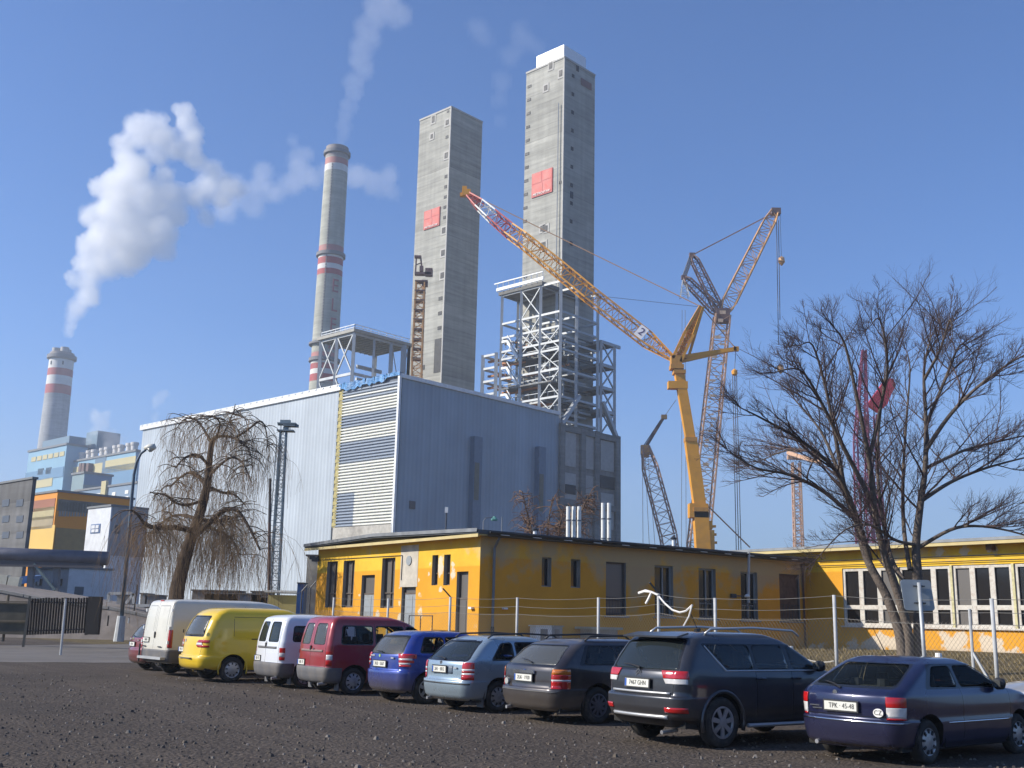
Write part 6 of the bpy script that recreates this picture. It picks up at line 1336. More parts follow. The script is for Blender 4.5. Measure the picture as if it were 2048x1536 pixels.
def make_shell(sp):
    tab = sp['prof']; z0, z1 = tab[0][0], tab[-1][0]; zs = set(r[0] for r in tab)
    z = z0
    while z < z1: zs.add(round(z, 3)); z += .055
    zs = sorted(zs); zs = [z for i, z in enumerate(zs) if i == 0 or z-zs[i-1] > .012 or z in (z1,)]
    nr, nc, ns, nf, nfr = 8, 6, 26, 5, 6; rings = []
    def ring(z, xr, xf, w, rr, rf, br, bf):
        half = []; L = xf-xr
        for i in range(nr+1): y = (w-rr)*i/nr; half.append((xr+br*(y/w)**2, y))
        bx = xr+br*((w-rr)/w)**2; cx = bx+rr
        for i in range(1, nc+1): a = pi/2*i/nc; half.append((cx-rr*cos(a), w-rr+rr*sin(a)))
        fx = xf-bf*((w-rf)/w)**2; dx = fx-rf
        for i in range(1, ns): half.append((cx+(dx-cx)*i/ns, w))
        for i in range(0, nf+1): a = pi/2*i/nf; half.append((dx+rf*sin(a), w-rf+rf*cos(a)))
        for i in range(nfr-1, -1, -1): y = (w-rf)*i/nfr; half.append((xf-bf*(y/w)**2, y))
        xm = (xr+xf)/2+.1; half = [(x, y*(1-sp.get('taper', .07)*abs((x-xm)/(sp['L']/2))**2.6)) for x, y in half]
        return [(x, y, z) for x, y in half]+[(x, -y, z) for x, y in half[-2:0:-1]]
    for z in zs:
        xr, xf, w = lerp_tab(tab, z); top = (z-z0)/(z1-z0)
        rr = sp.get('rr', .2)*(1-.35*top); rf = sp.get('rf', .35)*(1-.4*top)
        rings.append(ring(z, xr, xf, w, rr, rf, sp.get('br', .10), sp.get('bf', .22)))
    xr, xf, w = tab[-1][1:]; cx = (xr+xf)/2
    for s_, dz in ((.93, .35), (.82, .62), (.62, .84), (.38, .96), (.15, 1.0)):
        rings.append([(cx+(x-cx)*(s_ if abs(y) > -1 else s_), y*s_, z+sp.get('crown', .05)*dz-(sp.get('rdrop', 0)*max(0, (x-cx)/(xf-cx))**2*0)) for x, y, z in rings[len(zs)-1]])
    bm = bmesh.new(); V = [[bm.verts.new(p) for p in r] for r in rings]; n = len(rings[0])
    for a, b in zip(V, V[1:]):
        for i in range(n):
            try: bm.faces.new((a[i], b[i], b[(i+1) % n], a[(i+1) % n]))
            except ValueError: pass
    bm.faces.new(V[-1]); bmesh.ops.recalc_face_normals(bm, faces=bm.faces)
    c = Vector(((tab[0][1]+tab[0][2])/2, 0, .5)); f = max(bm.faces, key=lambda f: f.calc_center_median().z)
    if f.normal.z < 0: bmesh.ops.reverse_faces(bm, faces=bm.faces)
    for f in bm.faces: f.smooth = True
    return bm
def poly_hs(axis, pts):
    cx = sum(p[0] for p in pts)/len(pts); cz = sum(p[1] for p in pts)/len(pts); hs = []
    for i in range(len(pts)):
        (a, b), (c, d) = pts[i], pts[(i+1) % len(pts)]; n = Vector((d-b, -(c-a)))
        if n.length < 1e-6: continue
        n.normalize()
        if n.x*(cx-a)+n.y*(cz-b) > 0: n = -n
        if axis == 'y': hs.append((Vector((a, 0, b)), Vector((n.x, 0, n.y))))
        else: hs.append((Vector((0, a, b)), Vector((0, n.x, n.y))))
    return hs
def carve(bm, hs, sel):
    """cut the shell along the planes of a convex region and return the faces inside it"""
    def ok(f): 
        c = f.calc_center_median()
        if not sel(c, f.normal): return False
        for co, no in hs:
            if min((v.co-co).dot(no) for v in f.verts) > .004: return False
        return True
    cand = [f for f in bm.faces if ok(f)]
    for co, no in hs:
        if not cand: return []
        geo = set(cand)
        for f in cand: geo.update(f.edges); geo.update(f.verts)
        r = bmesh.ops.bisect_plane(bm, geom=list(geo), dist=1e-5, plane_co=co, plane_no=no)
        cand = [g for g in r['geom'] if isinstance(g, bmesh.types.BMFace)]
        cand = [f for f in cand if f.is_valid and (f.calc_center_median()-co).dot(no) <= 0]
    for f in cand: f.normal_update()
    return cand
def chamfer(pts, r=.05):
    out = []; n = len(pts)
    for i in range(n):
        p, q, s = Vector(pts[i-1]), Vector(pts[i]), Vector(pts[(i+1) % n]); a = (p-q); b = (s-q); ra = min(r, a.length*.4); rb_ = min(r, b.length*.4)
        out += [tuple(q+a.normalized()*ra), tuple(q+a.normalized()*ra*.3+b.normalized()*rb_*.3), tuple(q+b.normalized()*rb_)]
    return out
def grow(pts, d):
    cx = sum(p[0] for p in pts)/len(pts); cz = sum(p[1] for p in pts)/len(pts); P = [Vector(p) for p in pts]; n = len(P); out = []
    for i in range(n):
        e1 = (P[i]-P[i-1]).normalized(); e2 = (P[(i+1) % n]-P[i]).normalized(); n1 = Vector((e1.y, -e1.x)); n2 = Vector((e2.y, -e2.x)); c = Vector((cx, cz))
        if n1.dot(P[i]-c) < 0: n1 = -n1
        if n2.dot(P[i]-c) < 0: n2 = -n2
        b = (n1+n2); b = b.normalized() if b.length > .01 else n1; out.append(tuple(P[i]+b*d/max(.4, b.dot(n1))))
    return out
def panel(faces, name, mat, parent, off=.01, thick=.012, ox=0., idx=0):
    """a conforming piece lying on the given faces"""
    if not faces: return None
    vm = {}; vs = []; fs = []; nm = {}
    for f in faces:
        for v in f.verts: nm[v] = nm.get(v, Vector((0, 0, 0)))+f.normal
    for v, n in nm.items(): n.normalize(); vm[v] = len(vs); vs.append(v.co+n*off)
    k = len(vs); vs += [v.co+nm[v]*(off-thick) for v in nm]
    S_ = set(faces)
    for f in faces: fs.append(tuple(vm[v] for v in f.verts))
    for f in faces:
        for e in f.edges:
            if sum(1 for g_ in e.link_faces if g_ in S_) == 1:
                lp_ = [l_ for l_ in f.loops if l_.edge == e][0]; a, b = lp_.vert, lp_.link_loop_next.vert; fs.append((vm[b], vm[a], k+vm[a], k+vm[b]))
    me = bpy.data.meshes.new(name); me.from_pydata([(v.x-ox, v.y, v.z) for v in vs], [], fs); me.validate(); me.materials.append(mat)
    for i, p in enumerate(me.polygons): p.use_smooth = i < len(faces)
    o = bpy.data.objects.new(name, me); COL.objects.link(o); o.parent = parent; return o
def seam(bm, axis, a, b, sel, w_=.012, mi=1):
    d = Vector((b[0]-a[0], b[1]-a[1])).normalized(); n = Vector((-d.y, d.x))*w_/2
    for f in carve(bm, poly_hs(axis, [(a[0]+n.x, a[1]+n.y), (b[0]+n.x, b[1]+n.y), (b[0]-n.x, b[1]-n.y), (a[0]-n.x, a[1]-n.y)]), sel): f.material_index = mi
def wheel(parent, x, y, R, wd, style, m_rim, s):
    """s = +1 left, -1 right; the outer face looks away from the car"""
    o = MB(); c = Vector((x, y, R)); h = wd/2; r0 = R*.66
    o.lathe(c, [(r0, -h*s*.55), (r0+.01, -h*s*.9), (R*.82, -h*s), (R-.02, -h*s*.85), (R, -h*s*.6), (R, h*s*.6), (R-.02, h*s*.85), (R*.82, h*s), (r0+.01, h*s*.9), (r0-.012, h*s*.78)], 36, 'y')
    w_ = o.build('wheel', m_tyre, parent, smooth=True, local=True)
    o = MB(); o.lathe(c, [(r0-.01, h*s*.86), (r0-.03, h*s*.80), (r0-.045, h*s*.45), (.0, h*s*.40)], 32, 'y')
    if style == 'cap': 
        o.lathe(c, [(r0-.03, h*s*.72), (r0-.06, h*s*.84), (.06, h*s*.95), (0, h*s*.97)], 32, 'y')
    ri = o.build('rim', m_rim if style in ('cap',) else m_blk, w_, smooth=True, local=True)
    o = MB(); k = {'seven': 7, 'five': 5, 'ten': 10, 'cap': 9}.get(style, 6)
    for i in range(k):
        a = 2*pi*i/k+.2; d = Vector((cos(a), 0, sin(a))); t = Vector((-sin(a), 0, cos(a))); yo = Vector((0, h*s*.70, 0))
        if style == 'cap': o.box(c+d*(r0*.72)+Vector((0, h*s*.90, 0)), (.055, .02, .03), (d, Vector((0, 1, 0)), t))
        else: o.prism([c+yo+d*.04+t*.03, c+yo+d*(r0-.02)+t*(.035 if k < 8 else .018), c+yo+d*(r0-.02)-t*(.035 if k < 8 else .018), c+yo+d*.04-t*.03], (0, h*s*.2, 0))
    if style != 'cap': 
        o.lathe(c+Vector((0, h*s*.70, 0)), [(.07, 0), (.065, h*s*.26), (0, h*s*.3)], 16, 'y'); o.lathe(c, [(r0-.04, h*s*.7), (r0-.03, h*s*.92), (r0-.005, h*s*.9)], 32, 'y')
    o.build('spokes', m_blk if style == 'cap' else m_rim, w_, local=True)
def car(name, label, cat, B, az, sp, pm, group='cars parked in the row'):
    """B: ground point under the outer right rear tyre; az: heading"""
    tab = sp['prof']; ro = sp['ro']; wb = sp['wb']; R = sp.get('R', .31); W = sp['w']; a_ = radians(90-az)
    fwd = A2(az); left = A2(az-90); loc = Vector(B)+left*(W-.06)
    t = thing(name, label, cat, loc, a_, group); ox = ro
    bm = make_shell(sp)
    up = lambda z: lerp_tab(tab, z)
    side = lambda s: (lambda c, n: c.y*s > .35 and abs(n.y) > .35 and n.z < .93)
    rear = lambda c, n: c.x < ro+1.0 and n.x < -.30
    def rearhs(pts): return poly_hs('x', pts)
    # wheel openings
    for s in (1, -1):
        for xa in (ro, ro+wb):
            Ra = R+.065; pts = [(xa+Ra*cos(radians(x)), R+.01+Ra*sin(radians(x))) for x in range(-30, 211, 16)]+[(xa-Ra*.9, -.3), (xa+Ra*.9, -.3)]
            fc = carve(bm, poly_hs('y', pts), lambda c, n, s=s: c.y*s > .45 and abs(n.y) > .2); bmesh.ops.delete(bm, geom=fc, context='FACES')
    # glazing
    glass = []
    def cut_glass(axis, pts, sel, nm, mat, ring=.03):
        if ring:
            for f in carve(bm, poly_hs(axis, chamfer(grow(pts, ring), .06)), sel): f.material_index = 1
        fc = carve(bm, poly_hs(axis, chamfer(pts, .05)), sel)
        if fc: glass.append(panel(fc, nm, mat, t, -.008, .004, ox)); bmesh.ops.delete(bm, geom=fc, context='FACES')
    for g_ in sp.get('rglass', []): cut_glass('x', g_, rear, 'rear_window', sp.get('rg', g_dark), sp.get('rring', .03))
    for s in (1, -1):
        if sp.get('dlo'):
            for f in carve(bm, poly_hs('y', chamfer(sp['dlo'], .05)), side(s)): f.material_index = 1
        for i, g_ in enumerate(sp.get('sglass', [])):
            cut_glass('y', g_, side(s), 'side_window', sp.get('sg', g_dark), 0 if sp.get('dlo') else .025)
    # windscreen
    if 'ws' in sp:
        zb, zt, wb0, wt0 = sp['ws']; cut_glass('x', [(-wb0, zb), (wb0, zb), (wt0, zt), (-wt0, zt)], lambda c, n: c.x > 1.8 and n.x > .25, 'windscreen', g_tint)
    # seams
    for (s_ax, a, b) in sp.get('seams', []):
        if s_ax == 'y':
            for s in (1, -1): seam(bm, 'y', a, b, side(s))
        else: seam(bm, 'x', a, b, rear)
    for (ax, pts, mi) in sp.get('paintareas', []):
        if ax == 'x':
            for f in carve(bm, poly_hs('x', pts), rear): f.material_index = mi
        else:
            for s in (1, -1):
                for f in carve(bm, poly_hs('y', pts), side(s)): f.material_index = mi
    # lamps wrap round the rear corner: rows of (y0_low, y0_high, z0, z1, x_limit, material)
    for (yl, yh, za, zb_, xl, mt) in sp.get('lamps', []):
        for s in (1, -1):
            d = Vector((yh-yl, zb_-za)); n_ = Vector((0, -s*d.y, d.x)).normalized()
            if n_.y*s > 0: n_ = -n_
            hs = [(Vector((0, 0, za)), Vector((0, 0, -1))), (Vector((0, 0, zb_)), Vector((0, 0, 1))), (Vector((0, s*yl, za)), n_), (Vector((xl, 0, 0)), Vector((1, 0, 0)))]
            fc = carve(bm, hs, lambda c, n, s=s: c.y*s > 0 and c.x < xl+.3 and n.z < .9); panel(fc, 'tail_light', mt, t, .012, .014, ox)
    for (za, zb_, y0, mt) in sp.get('head', [(.62, .76, .42, m_clear)]):
        for s in (1, -1):
            fc = carve(bm, [(Vector((0, 0, za)), Vector((0, 0, -1))), (Vector((0, 0, zb_)), Vector((0, 0, 1))), (Vector((0, s*y0, 0)), Vector((0, -s, 0))), (Vector((sp['L']-.55, 0, 0)), Vector((-1, 0, 0)))], lambda c, n, s=s: c.y*s > 0 and c.x > sp['L']-1.2 and n.z < .85)
            panel(fc, 'headlight', mt, t, .01, .012, ox)
    # bumpers: (z0, z1, x limit, off, material)
    for (za, zb_, xl, off, mt) in sp.get('bumpers', []):
        fc = carve(bm, [(Vector((0, 0, za)), Vector((0, 0, -1))), (Vector((0, 0, zb_)), Vector((0, 0, 1))), (Vector((xl, 0, 0)), Vector((1, 0, 0)))], lambda c, n: c.x < xl+.3)
        panel(fc, 'rear_bumper', mt or pm, t, off, off+.02, ox)
    for (za, zb_, off, mt) in sp.get('fbumper', [(.22, .55, .012, None)]):
        xl = sp['L']-.6; fc = carve(bm, [(Vector((0, 0, za)), Vector((0, 0, -1))), (Vector((0, 0, zb_)), Vector((0, 0, 1))), (Vector((xl, 0, 0)), Vector((-1, 0, 0)))], lambda c, n: c.x > xl-.3)
        panel(fc, 'front_bumper', mt or pm, t, off, off+.02, ox)
    # side strips (z0,z1,x0,x1,mat)
    for (za, zb_, xa, xb, mt, nm) in sp.get('strips', []):
        for s in (1, -1):
            fc = carve(bm, poly_hs('y', [(xa, za), (xb, za+(zb_-za)*0), (xb, zb_), (xa, zb_)]), side(s)); panel(fc, nm, mt, t, .014, .016, ox)
    for (ya, yb2_, za, zb_, mt, nm, off) in sp.get('rstrips', []):
        fc = carve(bm, poly_hs('x', [(ya, za), (yb2_, za), (yb2_, zb_), (ya, zb_)]), rear); panel(fc, nm, mt, t, off, off+.004, ox)
    me = bpy.data.meshes.new('body'); bmesh.ops.translate(bm, verts=bm.verts, vec=(-ox, 0, 0)); bm.to_mesh(me); bm.free()
    me.materials.append(pm); me.materials.append(m_blkg); me.materials.append(m_plast)
    o = bpy.data.objects.new('body', me); COL.objects.link(o); o.parent = t
    L = sp['L']; zb0 = tab[0][0]
    o = MB(); wu = W-.12
    for xa, xb, ww in ((.25, ro-R-.05, wu), (ro-R-.05, ro+R+.05, wu-.25), (ro+R+.05, ro+wb-R-.05, wu), (ro+wb-R-.05, ro+wb+R+.05, wu-.25), (ro+wb+R+.05, L-.35, wu-.05)):
        o.box(((xa+xb)/2-ox, 0, zb0+.06), (xb-xa, ww*2, .16))
    for s in (1, -1):
        for xa in (ro, ro+wb):
            vs = []; n = 12
            for i in range(n+1):
                a = radians(-15+210*i/n); 
                for yy in (W-.03, W-.36): vs.append((xa-ox+(R+.07)*cos(a), s*yy, R+.01+(R+.07)*sin(a)))
            o.add(vs, [(2*i, 2*i+2, 2*i+3, 2*i+1) for i in range(n)]+[tuple(2*i+1 for i in range(n+1))])
    o.build('underbody', m_under, t, local=True)
    for s in (1, -1):
        for xa in (ro, ro+wb):
            xrz = W*(1-sp.get('taper', .07)*abs((xa-(L/2+.1))/(L/2))**2.6)
            wheel(t, xa-ox, s*(xrz-.12), R, sp.get('tw', .195), sp.get('rim', 'six'), sp.get('rimmat', m_alloy), s)
            if sp.get('flare'):
                o = MB(); pts = [(xa-ox+(R+.075)*cos(radians(q)), s*(xrz-.012), R+.01+(R+.075)*sin(radians(q))) for q in range(-18, 199, 12)]; o.tube(pts, sp['flare'], 6); o.build('wheel_arch', pm if sp.get('flarepaint', 1) else m_plast, t, smooth=True, local=True)
    # cabin
    if sp.get('seats', 1):
        zs_ = sp.get('zs', .52); hb = sp.get('hb', 1.12); fx = ro+wb*.50-ox; rx = ro+.28-ox; o = MB()
        for s in (1, -1):
            o.tube([(fx-.28, s*.36, zs_+.1), (fx-.38, s*.36, zs_+.4), (fx-.45, s*.36, hb-.14)], [.2, .2, .17], 8); o.box((fx, s*.36, zs_), (.5, .46, .2)); o.tube([(fx-.46, s*.36, hb-.1), (fx-.47, s*.36, hb+.10)], [.10, .085], 8)
        for y in (-.42, 0, .42) if sp.get('rearseat', 1) else ():
            o.box((rx-.05, y, hb-.32), (.14, .40, .52)); o.tube([(rx-.08, y, hb-.08), (rx-.08, y, hb+.03)], [.09, .08], 8)
        o.build('seats', m_seat, t, local=True)
        xw = up(tab[-1][0]-.25)[1]-ox; o = MB(); o.box((ro+wb*.80-ox, 0, hb-.22), (.5, W*1.5, .2)); o.build('dashboard', m_blk, t, local=True)
        o = MB(); cxw = Vector((ro+wb*.66-ox, .36, hb-.16)); pts = [cxw+Vector((sin(q)*.05, cos(q)*.18, sin(q)*.17)) for q in [2*pi*i/16 for i in range(17)]]; o.tube(pts, .015, 5); o.build('steering_wheel', m_blk, t, local=True)
    # mirrors
    mz, mx = sp.get('mirror', (1.0, ro+wb*.70)); wz = up(mz)[2]
    for s in (1, -1):
        o = MB(); c = Vector((mx-ox, s*(wz+.09), mz+.03)); o.lathe(c, [(.02, -.09), (.075, -.06), (.085, .03), (.05, .085), (.01, .09)], 12, 'y'); mm = o.build('wing_mirror', sp.get('mirrormat', m_blk), t, smooth=True, local=True)
        o = MB(); o.box(c+Vector((-.085, 0, 0)), (.012, .12, .09)); o.build('mirror_glass', g_dust, mm, local=True)
    # plate
    if 'plate' in sp:
        y, z, tx, tilt = sp['plate']; xr, xf, w = up(z); xx = xr+sp.get('br', .1)*(y/w)**2-.03-ox; pX = Vector((0, -1, 0)); pZ = Vector((tilt, 0, 1)).normalized(); nrm = pX.cross(pZ)
        o = MB(); ax = (Vector((0, 1, 0)), nrm, pZ); pw = sp.get('pw', .52)
        o.box((xx+.008, y, z), (pw+.04, .014, .15), ax); pf = o.build('plate_holder', m_blk, t, local=True); o = MB(); o.box((xx, y, z), (pw, .01, .112), ax); pp_ = o.build('number_plate', m_plate, t, local=True)
        pf.parent = pp_
        text('lettering', tx, .092, Vector((xx, y-.02, z))+nrm*.008, pX, pZ, m_ink, pp_, .001, xs=pw/.52*.86)
        o = MB(); o.box(Vector((xx, y+pw/2-.02, z))+nrm*.002, (.038, .01, .108), ax)
        if sp.get('eu', 1): o.build('country_strip', m_blueb, pp_, local=True)
    if sp.get('wiper'):
        y0, z0, y1, z1 = sp['wiper']; o = MB(); P = lambda y, z: Vector((up(z)[0]+sp.get('br', .1)*(y/W)**2-.035-ox, y, z)); o.tube([P(y0, z0), P((y0+y1)/2, (z0+z1)/2+.01), P(y1, z1)], [.016, .010, .006], 5); o.build('wiper', m_blk, t, local=True)
    if sp.get('rails'):
        xa, xb, yy, zr_, mt = sp['rails']
        for s in (1, -1):
            o = MB(); o.tube([(xa-ox, s*yy, zr_-.07), (xa+.12-ox, s*yy, zr_), ((xa+xb)/2-ox, s*(yy-.005), zr_+.03), (xb-.15-ox, s*yy, zr_), (xb-ox, s*yy, zr_-.08)], .018, 8); o.build('roof_rail', mt, t, smooth=True, local=True)
    if sp.get('aerial'):
        x, y, z = sp['aerial']; o = MB(); o.tube([(x-ox, y, z), (x-.28-ox, y+.02, z+.38)], [.008, .004], 5); o.build('aerial', m_blk, t, local=True)
    if sp.get('exhaust'):
        o = MB(); o.tube([(.05-ox, sp['exhaust'], .22), (.35-ox, sp['exhaust'], .24)], .03, 10); o.build('exhaust', m_alloy, t, local=True)
    if sp.get('flap'):
        for s in (1, -1): o = MB(); o.box((ro-R-.07-ox, s*(W-.16), .22), (.02, .2, .24)); o.build('mud_flap', m_plast, t, local=True)
    for (y, z, r, mt, nm, q) in sp.get('badge', []):
        xr = up(z)[0]+sp.get('br', .1)*(y/W)**2-ox; o = MB()
        if q == 'disc': o.tube([(xr-.012, y, z), (xr+.01, y, z)], r, 16)
        elif q == 'bar': o.box((xr-.012, y, z), (.02, r, .03))
        else:
            for k in (0, 1): o.prism([(xr-.015, y-.055, z-.035+k*.045), (xr-.015, y, z+.02+k*.045), (xr-.015, y+.055, z-.035+k*.045), (xr-.015, y+.055, z-.055+k*.045), (xr-.015, y, z-.002+k*.045), (xr-.015, y-.055, z-.055+k*.045)], (.01, 0, 0))
        o.build(nm, mt, t, local=True)
    if sp.get('extra'): sp['extra'](t, ox, up)
    return t
AZC = 55.0
def cpt(px, py): return gnd(px, py)
REAR_R = dict(side=None)
# dark blue hatchback, nearest
def ex_acc(t, ox, up):
    xr = up(.70)[0]-ox; o = MB(); c = Vector((xr+.035, -.52, .66)); pts = [c+Vector((0, cos(a)*.075, sin(a)*.055)) for a in [2*pi*i/20 for i in range(20)]]; o.prism([p+Vector((-.02, 0, 0)) for p in pts], (.01, 0, 0)); s_ = o.build('country_sticker', M('sticker_white', (.72, .70, .66), .5, var=.05), t, local=True)
    text('lettering', 'CZ', .085, c+Vector((-.024, 0, 0)), (0, -1, 0), ZZ, m_ink, s_, .001)
    o = MB()
    for k in range(2): o.box((up(.70)[0]+.13*((.47-k*.05)/.835)**2-.006-ox, .47-k*.05, .70-k*.035), (.012, .15, .016))
    o.split('badge_script', m_chrome, t, local=True)
acc = dict(L=4.2, w=.835, ro=.83, wb=2.44, R=.285, tw=.18, taper=.09, rr=.26, br=.13, rim='cap', crown=.035, exhaust=.45, aerial=(1.15, 0, 1.375), hb=1.02, zs=.42,
  prof=[(.19, .10, 3.98, .74), (.27, .03, 4.12, .80), (.42, 0, 4.19, .83), (.545, 0, 4.18, .835), (.57, .035, 4.14, .825), (.72, .035, 4.06, .835), (.80, .03, 3.92, .83), (.875, .05, 3.70, .82), (.92, .10, 3.45, .80), (.955, .17, 3.15, .785), (1.06, .40, 2.93, .745), (1.18, .66, 2.66, .70), (1.28, .90, 2.40, .655), (1.335, 1.10, 2.18, .60)],
  rglass=[[(-.62, .985), (.62, .985), (.50, 1.27), (-.50, 1.27)]], rg=g_tint, sg=g_tint, dlo=[(.80, .955), (3.02, .955), (2.36, 1.285), (1.05, 1.285)], sglass=[[(.92, .985), (1.62, .975), (1.60, 1.262), (1.14, 1.25)], [(1.70, .975), (2.90, .975), (2.30, 1.262), (1.68, 1.262)]], ws=(.99, 1.28, .68, .55),
  seams=[('y', (1.66, .30), (1.66, .97)), ('y', (2.98, .30), (2.98, .95)), ('x', (-.60, .60), (-.60, .93)), ('x', (.60, .60), (.60, .93)), ('x', (-.6, .60), (.6, .60))],
  lamps=[(.61, .60, .735, .86, .30, m_red), (.605, .61, .60, .73, .30, m_clear), (.605, .607, .575, .60, .30, m_red)], bumpers=[(.22, .555, .95, .008, None)], strips=[(.515, .530, 1.25, 2.95, m_chrome, 'side_moulding')], rstrips=[(-.78, .78, .525, .545, m_chrome, 'bumper_chrome', .016)],
  plate=(.02, .715, 'TPK · 45-48', .0), pw=.50, eu=0, paintareas=[], badge=[(.13, .885, .035, m_chrome, 'badge', 'disc')], wiper=(.08, .95, .45, 1.02), extra=ex_acc, mirror=(.98, 2.62))
car('hatchback_car', 'dark blue three-door hatchback with a white oval CZ sticker, nearest to camera', 'car', cpt(1862, 1529), AZC-4, acc, paint('paint_navy', (.012, .015, .055), .3, .28, .08))
# dark grey off-roader
def ex_suv(t, ox, up):
    o = MB(); o.prism([(.28-ox, -.60, 1.545), (.28-ox, .60, 1.545), (.55-ox, .56, 1.60), (.55-ox, -.56, 1.60)], (0, 0, .025)); o.build('spoiler', t_suv, t, local=True)
    for s in (1, -1):
        w = lambda z: up(z)[2]+.012; o = MB()
        pts = [(x, 1.095) for x in (1.02, 1.6, 2.2, 2.8, 3.2)]; o.tube([(x-ox, s*w(z)*(1-.07*abs((x-2.4)/2.3)**2.6), z-.01) for x, z in pts], .012, 6)
        o.tube([(x-ox, s*w(z)*(1-.07*abs((x-2.4)/2.3)**2.6), z) for x, z in ((1.02, 1.085), (.84, 1.26), (.68, 1.44))], .014, 6); o.build('chrome_line', m_satin, t, local=True)
        for x in (1.72, 2.52): o = MB(); o.tube([(x-.1-ox, s*.90, .97), (x-ox, s*.915, .975), (x+.1-ox, s*.90, .97)], .018, 6); o.build('door_handle', t_suv, t, local=True)
    o = MB(); o.tube([(1.25-ox, 0, 1.64), (1.35-ox, 0, 1.68)], [.04, .02], 8); o.tube([(1.30-ox, 0, 1.66), (1.16-ox, 0, 1.9)], .006, 5); o.build('aerial', m_blk, t, local=True)
    for s in (1, -1): o = MB(); o.tube([(ro_+.5-ox, s*.88, .30), (ro_+2.15-ox, s*.88, .30)], .03, 8); o.build('sill_bar', m_satin, t, local=True)
ro_ = .93; t_suv = paint('paint_graphite', (.034, .036, .044), .4, .33, .16)
suv = dict(L=4.64, w=.90, ro=.93, wb=2.67, R=.355, tw=.22, taper=.07, rr=.26, br=.13, rim='seven', crown=.045, flare=.03, rails=(.85, 2.95, .60, 1.685, m_satin), exhaust=-.5, hb=1.25, zs=.62,
  prof=[(.30, .14, 4.40, .80), (.40, .05, 4.54, .87), (.55, .0, 4.62, .895), (.70, .0, 4.63, .90), (.735, .045, 4.60, .90), (.88, .05, 4.50, .90), (.98, .055, 4.30, .89), (1.04, .07, 3.85, .875), (1.08, .09, 3.48, .865), (1.28, .20, 3.14, .81), (1.45, .32, 2.82, .75), (1.54, .42, 2.60, .70), (1.60, .60, 2.40, .62)],
  rglass=[[(-.70, 1.09), (.70, 1.09), (.60, 1.50), (-.60, 1.50)]], dlo=[(1.00, 1.085), (3.42, 1.085), (2.70, 1.475), (.60, 1.475)], sglass=[[(1.06, 1.11), (1.62, 1.11), (1.60, 1.455), (.70, 1.455)], [(1.68, 1.11), (2.40, 1.11), (2.34, 1.455), (1.66, 1.455)], [(2.48, 1.11), (3.30, 1.11), (2.66, 1.455), (2.44, 1.455)]], ws=(1.10, 1.50, .76, .62),
  seams=[('y', (1.64, .42), (1.64, 1.09)), ('y', (2.44, .40), (2.44, 1.09)), ('y', (3.36, .40), (3.36, 1.06)), ('x', (-.66, .74), (-.68, 1.08)), ('x', (.66, .74), (.68, 1.08))],
  lamps=[(.50, .44, .97, 1.075, .28, m_red), (.54, .50, .895, .965, .26, m_clear)], bumpers=[(.40, .715, .95, .012, None), (.30, .40, .9, .0, m_plast)], rstrips=[(-.62, .62, .745, .775, m_satin, 'tailgate_trim', .02), (-.58, .58, .41, .455, m_satin, 'skid_strip', .03), (-.86, -.56, .50, .57, m_red, 'fog_reflector', .022), (.56, .86, .50, .57, m_red, 'fog_reflector', .022)],
  plate=(.0, .885, '7467 GHN', .05), badge=[(0, 1.035, .05, m_chrome, 'badge', 'chevron')], wiper=(-.02, 1.11, .40, 1.15), extra=ex_suv, mirror=(1.12, 3.02))
car('offroad_car', 'dark grey off-roader with silver roof rails and big flared arches, plate 7467 GHN', 'car', cpt(1445, 1496), AZC, suv, t_suv)
